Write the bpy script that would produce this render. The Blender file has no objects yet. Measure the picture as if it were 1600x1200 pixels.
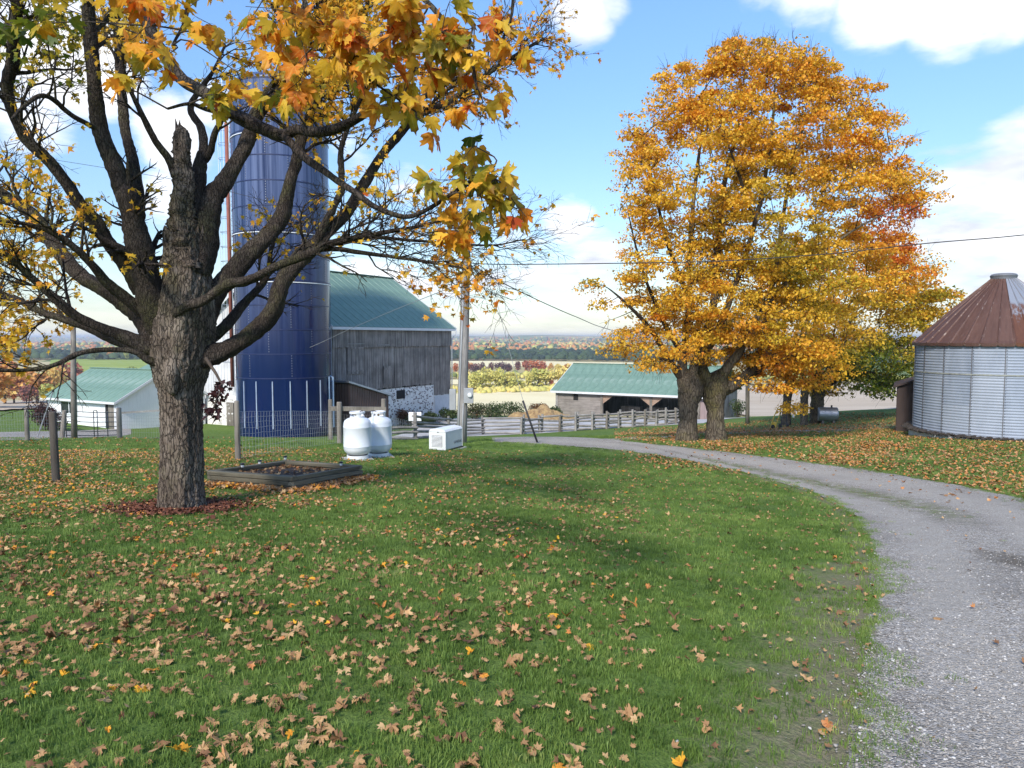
import bpy, math, random
import numpy as np
from mathutils import Vector, Matrix

# ------------------------------------------------------------------ camera, sky, sun, exposure
SC = bpy.context.scene
COL = SC.collection
F = 1142.0                      # focal length in pixels of the 1600 px wide photograph
PITCH = math.atan(73 / F)
EYE = 1.6
cam_d = bpy.data.cameras.new('camera')
cam_d.sensor_width = 36
cam_d.lens = 36 * F / 1600
cam_d.clip_start = 0.05
cam_d.clip_end = 60000
cam = bpy.data.objects.new('camera', cam_d)
COL.objects.link(cam)
cam.location = (0, 0, EYE)
cam.rotation_euler = (math.radians(90) - PITCH, 0, 0)
SC.camera = cam

SUN_TO = Vector((-0.38, -0.925, 0.0)).normalized()      # horizontal direction towards the sun
SUN_EL = math.radians(39)
SUN_AZ = math.atan2(SUN_TO.x, SUN_TO.y)                # clockwise from +Y
sun_d = bpy.data.lights.new('sun', 'SUN')
sun_d.energy = 2.9
sun_d.angle = math.radians(8)
sun_d.color = (1.0, 0.94, 0.84)
sun = bpy.data.objects.new('sun', sun_d)
COL.objects.link(sun)
sd = Vector((SUN_TO.x * math.cos(SUN_EL), SUN_TO.y * math.cos(SUN_EL), math.sin(SUN_EL)))
sun.rotation_euler = sd.to_track_quat('Z', 'Y').to_euler()
sun.location = (-30, -20, 40)

SC.view_settings.view_transform = 'Standard'
SC.view_settings.look = 'None'
SC.view_settings.exposure = 0.74
SC.view_settings.gamma = 1
SC.view_settings.use_curve_mapping = False
SC.render.engine = 'CYCLES'
SC.cycles.max_bounces = 6
SC.cycles.transparent_max_bounces = 8
SC.cycles.diffuse_bounces = 3
SC.cycles.glossy_bounces = 3
SC.cycles.transmission_bounces = 3
SC.cycles.volume_bounces = 0
SC.cycles.use_denoising = True
try:
    SC.cycles.denoiser = 'OPENIMAGEDENOISE'
except Exception:
    pass

_cp, _sp = math.cos(PITCH), math.sin(PITCH)


def P(px, py, d):
    """the world point seen at pixel (px, py) of the photograph at distance d along the ground axis"""
    u = (px - 800.0) / F
    v = (600.0 - py) / F
    y = _cp + v * _sp
    z = -_sp + v * _cp
    return np.array([u / y * d, d * 1.0, EYE + z / y * d])


# ---- node helpers
class NT:
    def __init__(s, tree):
        s.t = tree
        s.t.nodes.clear()

    def n(s, kind, **kw):
        nd = s.t.nodes.new(kind)
        for k, v in kw.items():
            if k.startswith('i_'):
                key = k[2:]
                key = int(key) if key.isdigit() else key
                s.put(nd.inputs[key], v)
            else:
                setattr(nd, k, v)
        return nd

    def put(s, sock, v):
        if isinstance(v, bpy.types.NodeSocket):
            s.t.links.new(v, sock)
        elif isinstance(v, bpy.types.Node):
            s.t.links.new(v.outputs[0], sock)
        else:
            if hasattr(sock.default_value, '__len__') and hasattr(v, '__len__') and len(sock.default_value) == 4 and len(v) == 3:
                v = tuple(v) + (1,)
            sock.default_value = v

    def math(s, op, a, b=0.0, c=0.0, clamp=False):
        nd = s.t.nodes.new('ShaderNodeMath')
        nd.operation = op
        nd.use_clamp = clamp
        s.put(nd.inputs[0], a)
        s.put(nd.inputs[1], b)
        s.put(nd.inputs[2], c)
        return nd.outputs[0]

    def vmath(s, op, a, b=(0, 0, 0)):
        nd = s.t.nodes.new('ShaderNodeVectorMath')
        nd.operation = op
        s.put(nd.inputs[0], a)
        if op == 'SCALE':
            s.put(nd.inputs['Scale'], b)
        else:
            s.put(nd.inputs[1], b)
        return nd

    def mix(s, f, a, b, blend='MIX'):
        nd = s.t.nodes.new('ShaderNodeMix')
        nd.data_type = 'RGBA'
        nd.blend_type = blend
        nd.clamp_factor = True
        s.put(nd.inputs[0], f)
        s.put(nd.inputs[6], a)
        s.put(nd.inputs[7], b)
        return nd.outputs[2]

    def ramp(s, f, stops, interp='LINEAR'):
        nd = s.t.nodes.new('ShaderNodeValToRGB')
        cr = nd.color_ramp
        cr.interpolation = interp
        while len(cr.elements) < len(stops):
            cr.elements.new(0.5)
        for e, (p, c) in zip(cr.elements, stops):
            e.position = p
            if not hasattr(c, '__len__'):
                c = (c, c, c)
            e.color = tuple(c) + (1,) if len(c) == 3 else c
        s.put(nd.inputs[0], f)
        return nd.outputs[0]

    def noise(s, vec, scale, detail=3, rough=0.55, dist=0.0, col=False):
        nd = s.n('ShaderNodeTexNoise')
        if vec is not None:
            s.put(nd.inputs['Vector'], vec)
        nd.inputs['Scale'].default_value = scale
        nd.inputs['Detail'].default_value = detail
        nd.inputs['Roughness'].default_value = rough
        nd.inputs['Distortion'].default_value = dist
        return nd.outputs[1 if col else 0]

    def mapping(s, vec, scale=(1, 1, 1), loc=(0, 0, 0), rot=(0, 0, 0)):
        nd = s.n('ShaderNodeMapping')
        s.put(nd.inputs['Vector'], vec)
        nd.inputs['Scale'].default_value = scale
        nd.inputs['Location'].default_value = loc
        nd.inputs['Rotation'].default_value = rot
        return nd.outputs[0]


# ---- sky
world = bpy.data.worlds.new('World')
SC.world = world
world.use_nodes = True
w = NT(world.node_tree)
SKY_S = 0.105
sky = w.n('ShaderNodeTexSky', sky_type='NISHITA', sun_disc=False, sun_elevation=SUN_EL, sun_rotation=SUN_AZ,
          altitude=300, air_density=1.0, dust_density=0.6, ozone_density=1.6)
tc = w.n('ShaderNodeTexCoord')
dirn = w.vmath('NORMALIZE', tc.outputs['Generated']).outputs[0]
sep = w.n('ShaderNodeSeparateXYZ', i_0=dirn)
zc = w.math('MAXIMUM', sep.outputs[2], 0.0)
# cloud plane coordinates
zz = w.math('ADD', zc, 0.16)
cx = w.math('DIVIDE', sep.outputs[0], zz)
cy = w.math('DIVIDE', sep.outputs[1], zz)
cvec = w.n('ShaderNodeCombineXYZ', i_0=cx, i_1=cy, i_2=0.3).outputs[0]
n1 = w.noise(cvec, 1.5, 7, 0.58, 0.25)
n2 = w.noise(w.mapping(cvec, loc=(7.3, 2.1, 4.0)), 0.55, 3, 0.5)
# big cumulus banks at their directions in the sky (centre pixel, radius in pixels, weight)
BANKS = [(1270, -25, 85, .6), (1380, -15, 95, .65), (1500, -20, 100, .7), (1610, -40, 110, .7), (1180, -60, 90, .6), (905, 25, 70, .7), (950, 5, 50, .55), (1520, 320, 105, .65), (1610, 290, 110, .7), (1440, 370, 80, .55),
         (1560, 440, 150, .55), (1420, 480, 90, .4), (890, 345, 60, .6), (930, 400, 70, .5), (850, 430, 100, .5), (760, 490, 120, .5), (960, 470, 100, .45), (60, 90, 110, .6), (130, 110, 90, .6), (40, 190, 80, .5), (270, 215, 70, .6),
         (330, 170, 50, .5), (260, 320, 70, .55), (110, 440, 90, .45), (0, 540, 120, .5), (560, 270, 80, .45), (640, 320, 90, .5), (600, 440, 110, .5), (250, 470, 80, .4), (1570, 215, 40, .3), (1210, 300, 90, .3)]
acc = None
for bx, by, br, bw in BANKS:
    c = Vector(P(bx, by, 1.0) - np.array([0, 0, EYE])).normalized()
    dt = w.vmath('DOT_PRODUCT', dirn, tuple(c)).outputs['Value']
    hw = 1 - math.cos(math.atan(br / F) * 1.15)
    b = w.math('SUBTRACT', 1.0, w.math('DIVIDE', w.math('SUBTRACT', 1.0, dt), hw), clamp=True)
    b = w.math('MULTIPLY', b, bw)
    acc = b if acc is None else w.math('MAXIMUM', acc, b)
dens = w.math('ADD', w.math('ADD', w.math('MULTIPLY', n1, 1.5), w.math('MULTIPLY', n2, 0.35)), w.math('MULTIPLY', acc, 1.15))
cloud = w.ramp(dens, [(0.0, 0), (0.60, 0), (0.78, 1)]) if False else None
mr = w.n('ShaderNodeMapRange', interpolation_type='SMOOTHSTEP', i_0=dens)
mr.inputs[1].default_value = 1.33
mr.inputs[2].default_value = 1.66
mask = mr.outputs[0]
# shade of the clouds: greyer where dense and away from sun
shade = w.ramp(w.noise(w.mapping(cvec, loc=(0.12, 0.10, 0)), 1.7, 5, 0.55), [(0.34, (4.5, 4.85, 5.6)), (0.58, (7.9, 7.95, 8.2))])
hz = w.math('POWER', w.math('SUBTRACT', 1.0, zc, clamp=True), 14.0)
skc = w.n('ShaderNodeHueSaturation', i_Color=sky.outputs[0])
skc.inputs['Hue'].default_value = 0.503
skc.inputs['Saturation'].default_value = 1.16
skc.inputs['Value'].default_value = 1.62
mask2 = w.math('MAXIMUM', mask, w.math('MULTIPLY', hz, 0.42))
skyc = w.vmath('SCALE', skc.outputs[0], w.ramp(zc, [(0.0, 0.50), (0.12, 0.66), (0.4, 1.0)])).outputs[0]
colr = w.mix(mask2, skyc, shade)
bg = w.n('ShaderNodeBackground', i_0=colr, i_1=SKY_S)
out = w.n('ShaderNodeOutputWorld', i_0=bg.outputs[0])
# ------------------------------------------------------------------ the lie of the land
_PROF = [(-400, -0.5), (-40, 1.6), (-5, 0.4), (0, 0), (10, -0.8), (20, -1.6), (27, -2.25), (36, -3.1), (46, -4.2), (55, -4.95), (62, -5.5), (70, -6.1),
         (85, -7.8), (100, -9.5), (150, -15), (200, -20), (250, -24), (320, -27), (400, -27.3), (600, -26.5), (900, -26), (1500, -27), (2500, -27), (4000, -22), (6500, -4), (9000, -2), (14000, -60)]
_py = np.array([p[0] for p in _PROF], float)
_pz = np.array([p[1] for p in _PROF], float)


def prof(y):
    return np.interp(y, _py, _pz)


_CTRL = [  # photo pixel of a spot on the ground, its distance
    (445, 684, 43), (140, 683, 36), (180, 671, 50), (703, 655, 62.5), (650, 686, 40), (755, 679, 48), (1055, 662, 55), (870, 650, 70),
    (1500, 692, 24.8), (1097, 689, 26.5), (1350, 641, 50), (1255, 663, 44), (88, 753, 13.5), (372, 720, 17.2), (575, 719, 18),
    (283, 795, 10.2), (697, 701, 22.7), (457, 765, 12.4), (30, 640, 62), (1100, 655, 66), (1300, 760, 16), (1550, 800, 12)]
_cp_xy = []
_cp_r = []
for px, py, d in _CTRL:
    q = P(px, py, d)
    _cp_xy.append((q[0], q[1]))
    _cp_r.append(q[2] - prof(q[1]))
for x in (-90, -60, -25, 0, 25, 60, 90):
    for y in (-12, 2, 110):
        _cp_xy.append((x, y))
        _cp_r.append(0.0)
for x in (-90, 90):
    for y in (30, 60, 85):
        _cp_xy.append((x, y))
        _cp_r.append(0.0)
_cp_xy = np.array(_cp_xy, float)
_cp_r = np.array(_cp_r, float)


def _phi(r):
    return np.sqrt(r * r + 25.0)


_A = _phi(np.linalg.norm(_cp_xy[:, None] - _cp_xy[None], axis=2))
_W = np.linalg.solve(_A + np.eye(len(_A)) * -0.05, _cp_r)
# piecewise profile rounded off so that nothing creases
_sy = np.concatenate([np.arange(-400, 260, 1.0), np.geomspace(260, 14000, 400)])
_sz = prof(_sy)
_k = np.exp(-0.5 * (np.arange(-12, 13) / 4.0) ** 2)
_k /= _k.sum()
_m = (_sy > -380) & (_sy < 240)
_szs = np.convolve(_sz, _k, 'same')
_sz = np.where(_m, _szs, _sz)


def gz(x, y):
    x = np.asarray(x, float)
    y = np.asarray(y, float)
    sh = np.broadcast(x, y).shape
    xf = np.broadcast_to(x, sh).ravel()
    yf = np.broadcast_to(y, sh).ravel()
    out = np.interp(yf, _sy, _sz)
    near = (np.abs(xf) < 90) & (yf > -12) & (yf < 110)
    if near.any():
        xs, ys = xf[near], yf[near]
        acc = np.zeros(len(xs))
        for (cx_, cy_), wgt in zip(_cp_xy, _W):
            acc += wgt * np.sqrt((xs - cx_) ** 2 + (ys - cy_) ** 2 + 25.0)
        fade = np.clip((90 - np.abs(xs)) / 15, 0, 1) * np.clip((110 - ys) / 15, 0, 1) * np.clip((ys + 12) / 8, 0, 1)
        out[near] += acc * fade
    far = yf > 110
    if far.any():
        xs, ys = xf[far], yf[far]
        a = np.clip((ys - 110) / 200, 0, 1)
        out[far] += a * (0.9 * np.sin(xs / 61 + ys / 97) + 0.7 * np.sin(xs / 143 - ys / 71 + 1))
        b = np.clip((ys - 2200) / 2500, 0, 1)
        out[far] += b * (15 * np.sin(xs / 1100 + 1.3) + 8 * np.sin(xs / 430 + ys / 800) + 4 * np.sin(xs / 170))
    return out.reshape(sh) if sh else float(out[0])


def G(px, py, dmin=1.5, dmax=9000):
    """where the line of sight through a pixel meets the ground"""
    ds = np.geomspace(dmin, dmax, 900)
    r = P(px, py, 1.0)
    xs = r[0] * ds
    zs = EYE + (r[2] - EYE) * ds
    diff = zs - gz(xs, ds)
    k = np.argmax(diff < 0)
    if diff[k] >= 0:
        k = len(ds) - 1
    if k == 0:
        return np.array([xs[0], ds[0], float(gz(xs[0], ds[0]))])
    a, b = diff[k - 1], diff[k]
    t = a / (a - b)
    d = ds[k - 1] + t * (ds[k] - ds[k - 1])
    return np.array([r[0] * d, d, float(gz(r[0] * d, d))])
# ------------------------------------------------------------------ objects, meshes, materials
RNG = np.random.default_rng(11)
random.seed(5)


def tag(o, label=None, cat=None, group=None, kind=None):
    if label:
        o['label'] = label
    if cat:
        o['category'] = cat
    if group:
        o['group'] = group
    if kind:
        o['kind'] = kind
    return o


def empty(name, loc, label=None, cat=None, group=None, rz=0.0):
    o = bpy.data.objects.new(name, None)
    COL.objects.link(o)
    o.location = tuple(float(v) for v in loc)
    o.rotation_euler = (0, 0, rz)
    o.empty_display_size = 0.2
    return tag(o, label, cat, group)


def link(name, me, parent=None, mat=None):
    o = bpy.data.objects.new(name, me)
    COL.objects.link(o)
    if parent is not None:
        o.parent = parent
    if mat is not None:
        if len(me.materials) == 0:
            me.materials.append(mat)
        elif me.materials[0] != mat:
            o.material_slots[0].link = 'OBJECT'
            o.material_slots[0].material = mat
    return o


def npmesh(name, V, Fc, smooth=False, attrs=None):
    """V (n,3); Fc (m,k) uniform faces; attrs {name: per-face floats}"""
    V = np.ascontiguousarray(V, dtype=np.float32)
    Fc = np.ascontiguousarray(Fc, dtype=np.int32)
    me = bpy.data.meshes.new(name)
    me.vertices.add(len(V))
    me.vertices.foreach_set('co', V.ravel())
    m, k = Fc.shape
    me.loops.add(m * k)
    me.loops.foreach_set('vertex_index', Fc.ravel())
    me.polygons.add(m)
    me.polygons.foreach_set('loop_start', np.arange(0, m * k, k, dtype=np.int32))
    if smooth:
        me.polygons.foreach_set('use_smooth', np.ones(m, dtype=bool))
    me.update(calc_edges=True)
    for nm, arr in (attrs or {}).items():
        a = me.attributes.new(nm, 'FLOAT', 'FACE')
        a.data.foreach_set('value', np.ascontiguousarray(arr, dtype=np.float32))
    return me


class MB:
    """collects boxes, bars, tubes and lathes; build() links them as one mesh object"""

    def __init__(s):
        s.v = []
        s.f = []

    def add(s, verts, faces):
        b = len(s.v)
        s.v.extend([tuple(map(float, p)) for p in verts])
        s.f.extend([tuple(b + i for i in f) for f in faces])
        return s

    def box(s, x0, x1, y0, y1, z0, z1):
        return s.add([(x0, y0, z0), (x1, y0, z0), (x1, y1, z0), (x0, y1, z0), (x0, y0, z1), (x1, y0, z1), (x1, y1, z1), (x0, y1, z1)],
                     [(0, 3, 2, 1), (4, 5, 6, 7), (0, 1, 5, 4), (1, 2, 6, 5), (2, 3, 7, 6), (3, 0, 4, 7)])

    def bar(s, a, b, w, h, up=(0, 0, 1), jit=0.0, w2=None, h2=None):
        """a box beam from a to b, w wide (across), h high"""
        a = Vector(a)
        b = Vector(b)
        d = (b - a).normalized()
        up = Vector(up)
        if abs(d.dot(up)) > 0.98:
            up = Vector((0, 1, 0))
        sx = d.cross(up).normalized()
        uz = sx.cross(d).normalized()
        w2 = w if w2 is None else w2
        h2 = h if h2 is None else h2
        vs = []
        for c, ww, hh in ((a, w, h), (b, w2, h2)):
            for i, j in ((-1, -1), (1, -1), (1, 1), (-1, 1)):
                q = c + sx * (i * ww / 2) + uz * (j * hh / 2)
                if jit:
                    q = q + Vector((random.uniform(-jit, jit), random.uniform(-jit, jit), random.uniform(-jit, jit)))
                vs.append(q)
        return s.add(vs, [(0, 3, 2, 1), (4, 5, 6, 7), (0, 1, 5, 4), (1, 2, 6, 5), (2, 3, 7, 6), (3, 0, 4, 7)])

    def tube(s, pts, r, n=8, cap=True, wob=0.0):
        pts = [Vector(tuple(map(float, p))) for p in pts]
        rs = r if hasattr(r, '__len__') else [r] * len(pts)
        prev = None
        base = len(s.v)
        m = len(pts)
        for i, p in enumerate(pts):
            t = (pts[min(i + 1, m - 1)] - pts[max(i - 1, 0)]).normalized()
            if prev is None:
                ref = Vector((0, 0, 1)) if abs(t.z) < 0.9 else Vector((1, 0, 0))
                u = t.cross(ref).normalized()
            else:
                u = (prev - t * prev.dot(t)).normalized()
            prev = u
            v = t.cross(u)
            for k in range(n):
                a = 2 * math.pi * k / n
                rr = rs[i] * (1 + random.uniform(-wob, wob))
                q = p + (u * math.cos(a) + v * math.sin(a)) * rr
                s.v.append(tuple(q))
        for i in range(m - 1):
            for k in range(n):
                k2 = (k + 1) % n
                s.f.append((base + i * n + k, base + i * n + k2, base + (i + 1) * n + k2, base + (i + 1) * n + k))
        if cap:
            s.f.append(tuple(base + k for k in range(n))[::-1])
            s.f.append(tuple(base + (m - 1) * n + k for k in range(n)))
        return s

    def lathe(s, prof_, n=24, c=(0, 0), a0=0.0, a1=2 * math.pi):
        full = abs(a1 - a0 - 2 * math.pi) < 1e-6
        m = n if full else n + 1
        base = len(s.v)
        for r, z in prof_:
            for k in range(m):
                a = a0 + (a1 - a0) * k / n
                s.v.append((c[0] + r * math.cos(a), c[1] + r * math.sin(a), z))
        for i in range(len(prof_) - 1):
            for k in range(n):
                k2 = (k + 1) % m
                s.f.append((base + i * m + k, base + i * m + k2, base + (i + 1) * m + k2, base + (i + 1) * m + k))
        return s

    def build(s, name, mat, parent=None, smooth=False, kind=None, label=None, bevel=0.0):
        me = bpy.data.meshes.new(name)
        me.from_pydata(s.v, [], s.f)
        me.update()
        if smooth:
            me.polygons.foreach_set('use_smooth', np.ones(len(me.polygons), dtype=bool))
            me.update()
        if mat is not None:
            me.materials.append(mat)
        o = link(name, me, parent)
        if bevel:
            bm_ = o.modifiers.new('bevel', 'BEVEL')
            bm_.width = bevel
            bm_.segments = 2
            bm_.limit_method = 'ANGLE'
        if kind:
            o['kind'] = kind
        if label:
            o['label'] = label
        return o


def xf(o, loc=None, rz=None):
    if loc is not None:
        o.location = tuple(float(v) for v in loc)
    if rz is not None:
        o.rotation_euler = (0, 0, rz)
    return o


def material(name):
    m = bpy.data.materials.new(name)
    m.use_nodes = True
    t = NT(m.node_tree)
    o = t.n('ShaderNodeOutputMaterial')
    return m, t, o


def surf(name, c1, c2, scale=3.0, rough=0.7, bump=0.2, bdist=0.01, stretch=(1, 1, 1), detail=5, metal=0.0, spec=0.4, c3=None, s3=0.6, t3=(0.55, 0.75), coat=0.0, bscale=None, r2=None, space='Object'):
    """two-tone weathered surface: noise between c1 and c2, patches of c3, fine bump"""
    m, t, o = material(name)
    tc_ = t.n('ShaderNodeTexCoord')
    src = tc_.outputs[space] if space != 'World' else t.n('ShaderNodeNewGeometry').outputs['Position']
    vec = t.mapping(src, scale=stretch)
    nz = t.noise(vec, scale, detail, 0.6)
    col = t.mix(t.ramp(nz, [(0.3, 0), (0.7, 1)]), c1, c2)
    if c3 is not None:
        n3 = t.noise(t.mapping(vec, loc=(5, 3, 1)), s3, 4, 0.6)
        col = t.mix(t.ramp(n3, [(t3[0], 0), (t3[1], 1)]), col, c3)
    b = t.n('ShaderNodeBsdfPrincipled')
    t.put(b.inputs['Base Color'], col)
    if r2 is not None:
        t.put(b.inputs['Roughness'], t.ramp(nz, [(0.3, rough), (0.7, r2)]))
    else:
        b.inputs['Roughness'].default_value = rough
    b.inputs['Metallic'].default_value = metal
    b.inputs['Specular IOR Level'].default_value = spec
    b.inputs['Coat Weight'].default_value = coat
    b.inputs['Coat Roughness'].default_value = 0.08
    if bump:
        bn = t.noise(vec, bscale or scale * 4, 4, 0.65)
        bp = t.n('ShaderNodeBump', i_Height=bn)
        bp.inputs['Strength'].default_value = bump
        bp.inputs['Distance'].default_value = bdist
        t.put(b.inputs['Normal'], bp.outputs[0])
    t.put(o.inputs[0], b.outputs[0])
    return m


def wood(name, c1, c2, grain=(14, 14, 0.8), rough=0.85, dark=(0.03, 0.027, 0.025), axis='z'):
    """weathered wood with grain along one axis, streaks and dark checks"""
    m, t, o = material(name)
    tc_ = t.n('ShaderNodeTexCoord')
    oi = t.n('ShaderNodeObjectInfo')
    vec = t.vmath('ADD', tc_.outputs['Object'], t.vmath('SCALE', t.n('ShaderNodeCombineXYZ', i_0=1.0, i_1=3.1, i_2=2.3).outputs[0],
                                                      t.math('MULTIPLY', oi.outputs['Random'], 20.0)).outputs[0]).outputs[0]
    g = {'z': grain, 'x': (grain[2], grain[1], grain[0]), 'y': (grain[0], grain[2], grain[1])}[axis]
    v = t.mapping(vec, scale=g)
    n1_ = t.noise(v, 1.0, 6, 0.7, 0.3)
    n2_ = t.noise(vec, 0.9, 3, 0.6)
    col = t.mix(t.ramp(n1_, [(0.3, 0), (0.68, 1)]), c1, c2)
    col = t.mix(t.math('MULTIPLY', t.ramp(n2_, [(0.35, 1), (0.6, 0)]), 0.45), col, dark)
    n3_ = t.noise(t.mapping(vec, scale=tuple(q * 2.6 if q > 2 else q * 1.5 for q in g)), 1.0, 3, 0.5)
    col = t.mix(t.math('MULTIPLY', t.ramp(n3_, [(0.60, 0), (0.68, 1)]), 0.7), col, dark)
    b = t.n('ShaderNodeBsdfPrincipled')
    t.put(b.inputs['Base Color'], col)
    b.inputs['Roughness'].default_value = rough
    b.inputs['Specular IOR Level'].default_value = 0.25
    bp = t.n('ShaderNodeBump', i_Height=n1_)
    bp.inputs['Strength'].default_value = 0.5
    bp.inputs['Distance'].default_value = 0.01
    t.put(b.inputs['Normal'], bp.outputs[0])
    t.put(o.inputs[0], b.outputs[0])
    return m


def leafmat(name, stops, trans=0.45, rough=0.5, jitter=0.10, spots=True, veins=False):
    """leaf colour from the tint stored on every face, with veins of noise; light passes through"""
    m, t, o = material(name)
    at = t.n('ShaderNodeAttribute', attribute_name='tint')
    geo = t.n('ShaderNodeNewGeometry')
    nz = t.noise(geo.outputs['Position'], 14.0, 2, 0.6)
    f = t.math('ADD', at.outputs['Fac'], t.math('MULTIPLY', t.math('SUBTRACT', nz, 0.5), jitter * 2.5))
    col = t.ramp(f, stops)
    if veins:
        lv = t.n('ShaderNodeAttribute', attribute_name='lxy')
        sx_ = t.n('ShaderNodeSeparateXYZ', i_0=lv.outputs['Vector'])
        yy0 = t.math('SUBTRACT', sx_.outputs[1], 0.04)
        an = t.math('ARCTAN2', t.math('ABSOLUTE', sx_.outputs[0]), yy0)
        rr0 = t.vmath('LENGTH', t.n('ShaderNodeCombineXYZ', i_0=sx_.outputs[0], i_1=yy0, i_2=0.0).outputs[0]).outputs['Value']
        dmin = None
        for va in (0.0, 0.64, 1.28):
            q = t.math('MULTIPLY', t.math('ABSOLUTE', t.math('SUBTRACT', an, va)), rr0)
            dmin = q if dmin is None else t.math('MINIMUM', dmin, q)
        vm = t.math('MULTIPLY', t.ramp(dmin, [(0.006, 1), (0.022, 0)]), t.ramp(rr0, [(0.03, 0), (0.06, 1)]))
        col = t.mix(t.math('MULTIPLY', vm, 0.55), col, t.mix(0.5, col, (0.75, 0.62, 0.20)))
        rim = t.math('MULTIPLY', t.ramp(t.math('ADD', rr0, t.math('MULTIPLY', nz, 0.5)), [(0.92, 0), (1.15, 1)]), 0.7)
        col = t.mix(rim, col, (0.24, 0.085, 0.018))
        between = t.math('MULTIPLY', t.ramp(dmin, [(0.03, 0), (0.16, 1)]), 0.28)
        col = t.mix(between, col, t.mix(1.0, col, (0.62, 0.60, 0.5), 'MULTIPLY'))
    if spots:
        n2_ = t.noise(geo.outputs['Position'], 60.0, 2, 0.6)
        col = t.mix(t.math('MULTIPLY', t.ramp(n2_, [(0.62, 0), (0.72, 1)]), 0.5), col, (0.13, 0.045, 0.012))
    d = t.n('ShaderNodeBsdfPrincipled')
    t.put(d.inputs['Base Color'], col)
    d.inputs['Roughness'].default_value = rough
    d.inputs['Specular IOR Level'].default_value = 0.3
    tr = t.n('ShaderNodeBsdfTranslucent')
    t.put(tr.inputs[0], t.mix(0.5, col, t.mix(1.0, col, (1.0, 0.92, 0.6), 'MULTIPLY')))
    mx = t.n('ShaderNodeMixShader')
    mx.inputs[0].default_value = trans
    t.put(mx.inputs[1], d.outputs[0])
    t.put(mx.inputs[2], tr.outputs[0])
    t.put(o.inputs[0], mx.outputs[0])
    return m


MAPLE_RAMP = [(0.0, (0.06, 0.11, 0.014)), (0.16, (0.17, 0.20, 0.02)), (0.34, (0.50, 0.36, 0.03)), (0.5, (0.85, 0.53, 0.05)), (0.66, (0.82, 0.36, 0.035)),
              (0.82, (0.60, 0.13, 0.015)), (1.0, (0.33, 0.03, 0.015))]
M_LEAF = leafmat('maple_leaf_turning', MAPLE_RAMP)
M_LEAFV = leafmat('veined_maple_leaf', MAPLE_RAMP, veins=True)
M_LITTER = leafmat('fallen_leaf', [(0.0, (0.10, 0.045, 0.026)), (0.25, (0.25, 0.13, 0.06)), (0.5, (0.41, 0.235, 0.105)), (0.68, (0.54, 0.36, 0.18)), (0.78, (0.46, 0.17, 0.055)),
                                   (0.88, (0.62, 0.27, 0.03)), (0.96, (0.75, 0.42, 0.03)), (1.0, (0.38, 0.05, 0.03))], trans=0.12, rough=0.75, jitter=0.12)
M_MULCH = leafmat('leaf_mulch', [(0.0, (0.05, 0.02, 0.014)), (0.5, (0.14, 0.05, 0.03)), (1.0, (0.27, 0.11, 0.06))], trans=0.1, rough=0.8)

# ---- leaf templates, base at the origin, tip along +Y, one unit long
_half = [(0.0, 1.0), (0.06, 0.84), (0.17, 0.80), (0.17, 0.60), (0.21, 0.50), (0.33, 0.60), (0.50, 0.68), (0.45, 0.52), (0.53, 0.42), (0.40, 0.35),
         (0.39, 0.27), (0.50, 0.22), (0.52, 0.12), (0.34, 0.05), (0.16, -0.02)]


def _fan(half):
    out = list(half) + [(0.0, 0.04)] + [(-x, y) for x, y in half[1:]][::-1]
    V = np.array([(0.0, 0.3)] + out, float)
    n = len(out)
    Fc = np.array([(0, 1 + i, 1 + (i + 1) % n) for i in range(n)])
    return V[:, :], Fc[:, ::-1]


LEAF_HI = _fan(_half)
LEAF_MID = _fan([(0.0, 1.0), (0.14, 0.58), (0.50, 0.70), (0.32, 0.34), (0.54, 0.14), (0.16, 0.0)])
LEAF_LO = _fan([(0.0, 1.0), (0.18, 0.55), (0.52, 0.62), (0.40, 0.12)])
LEAF_CLUMP = (np.array([(0, 0), (-0.5, 0.35), (0, 1.0), (0.5, 0.4)], float), np.array([(0, 3, 2), (0, 2, 1)]))


def rotmats(yaw, pitch, roll):
    """R = Rz(yaw) Rx(pitch) Ry(roll)"""
    cy_, sy_ = np.cos(yaw), np.sin(yaw)
    cp_, sp_ = np.cos(pitch), np.sin(pitch)
    cr, sr = np.cos(roll), np.sin(roll)
    n = len(yaw)
    Rz = np.zeros((n, 3, 3))
    Rz[:, 0, 0] = cy_; Rz[:, 0, 1] = -sy_; Rz[:, 1, 0] = sy_; Rz[:, 1, 1] = cy_; Rz[:, 2, 2] = 1
    Rx = np.zeros((n, 3, 3))
    Rx[:, 0, 0] = 1; Rx[:, 1, 1] = cp_; Rx[:, 1, 2] = -sp_; Rx[:, 2, 1] = sp_; Rx[:, 2, 2] = cp_
    Ry = np.zeros((n, 3, 3))
    Ry[:, 1, 1] = 1; Ry[:, 0, 0] = cr; Ry[:, 0, 2] = sr; Ry[:, 2, 0] = -sr; Ry[:, 2, 2] = cr
    return Rz @ Rx @ Ry


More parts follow.
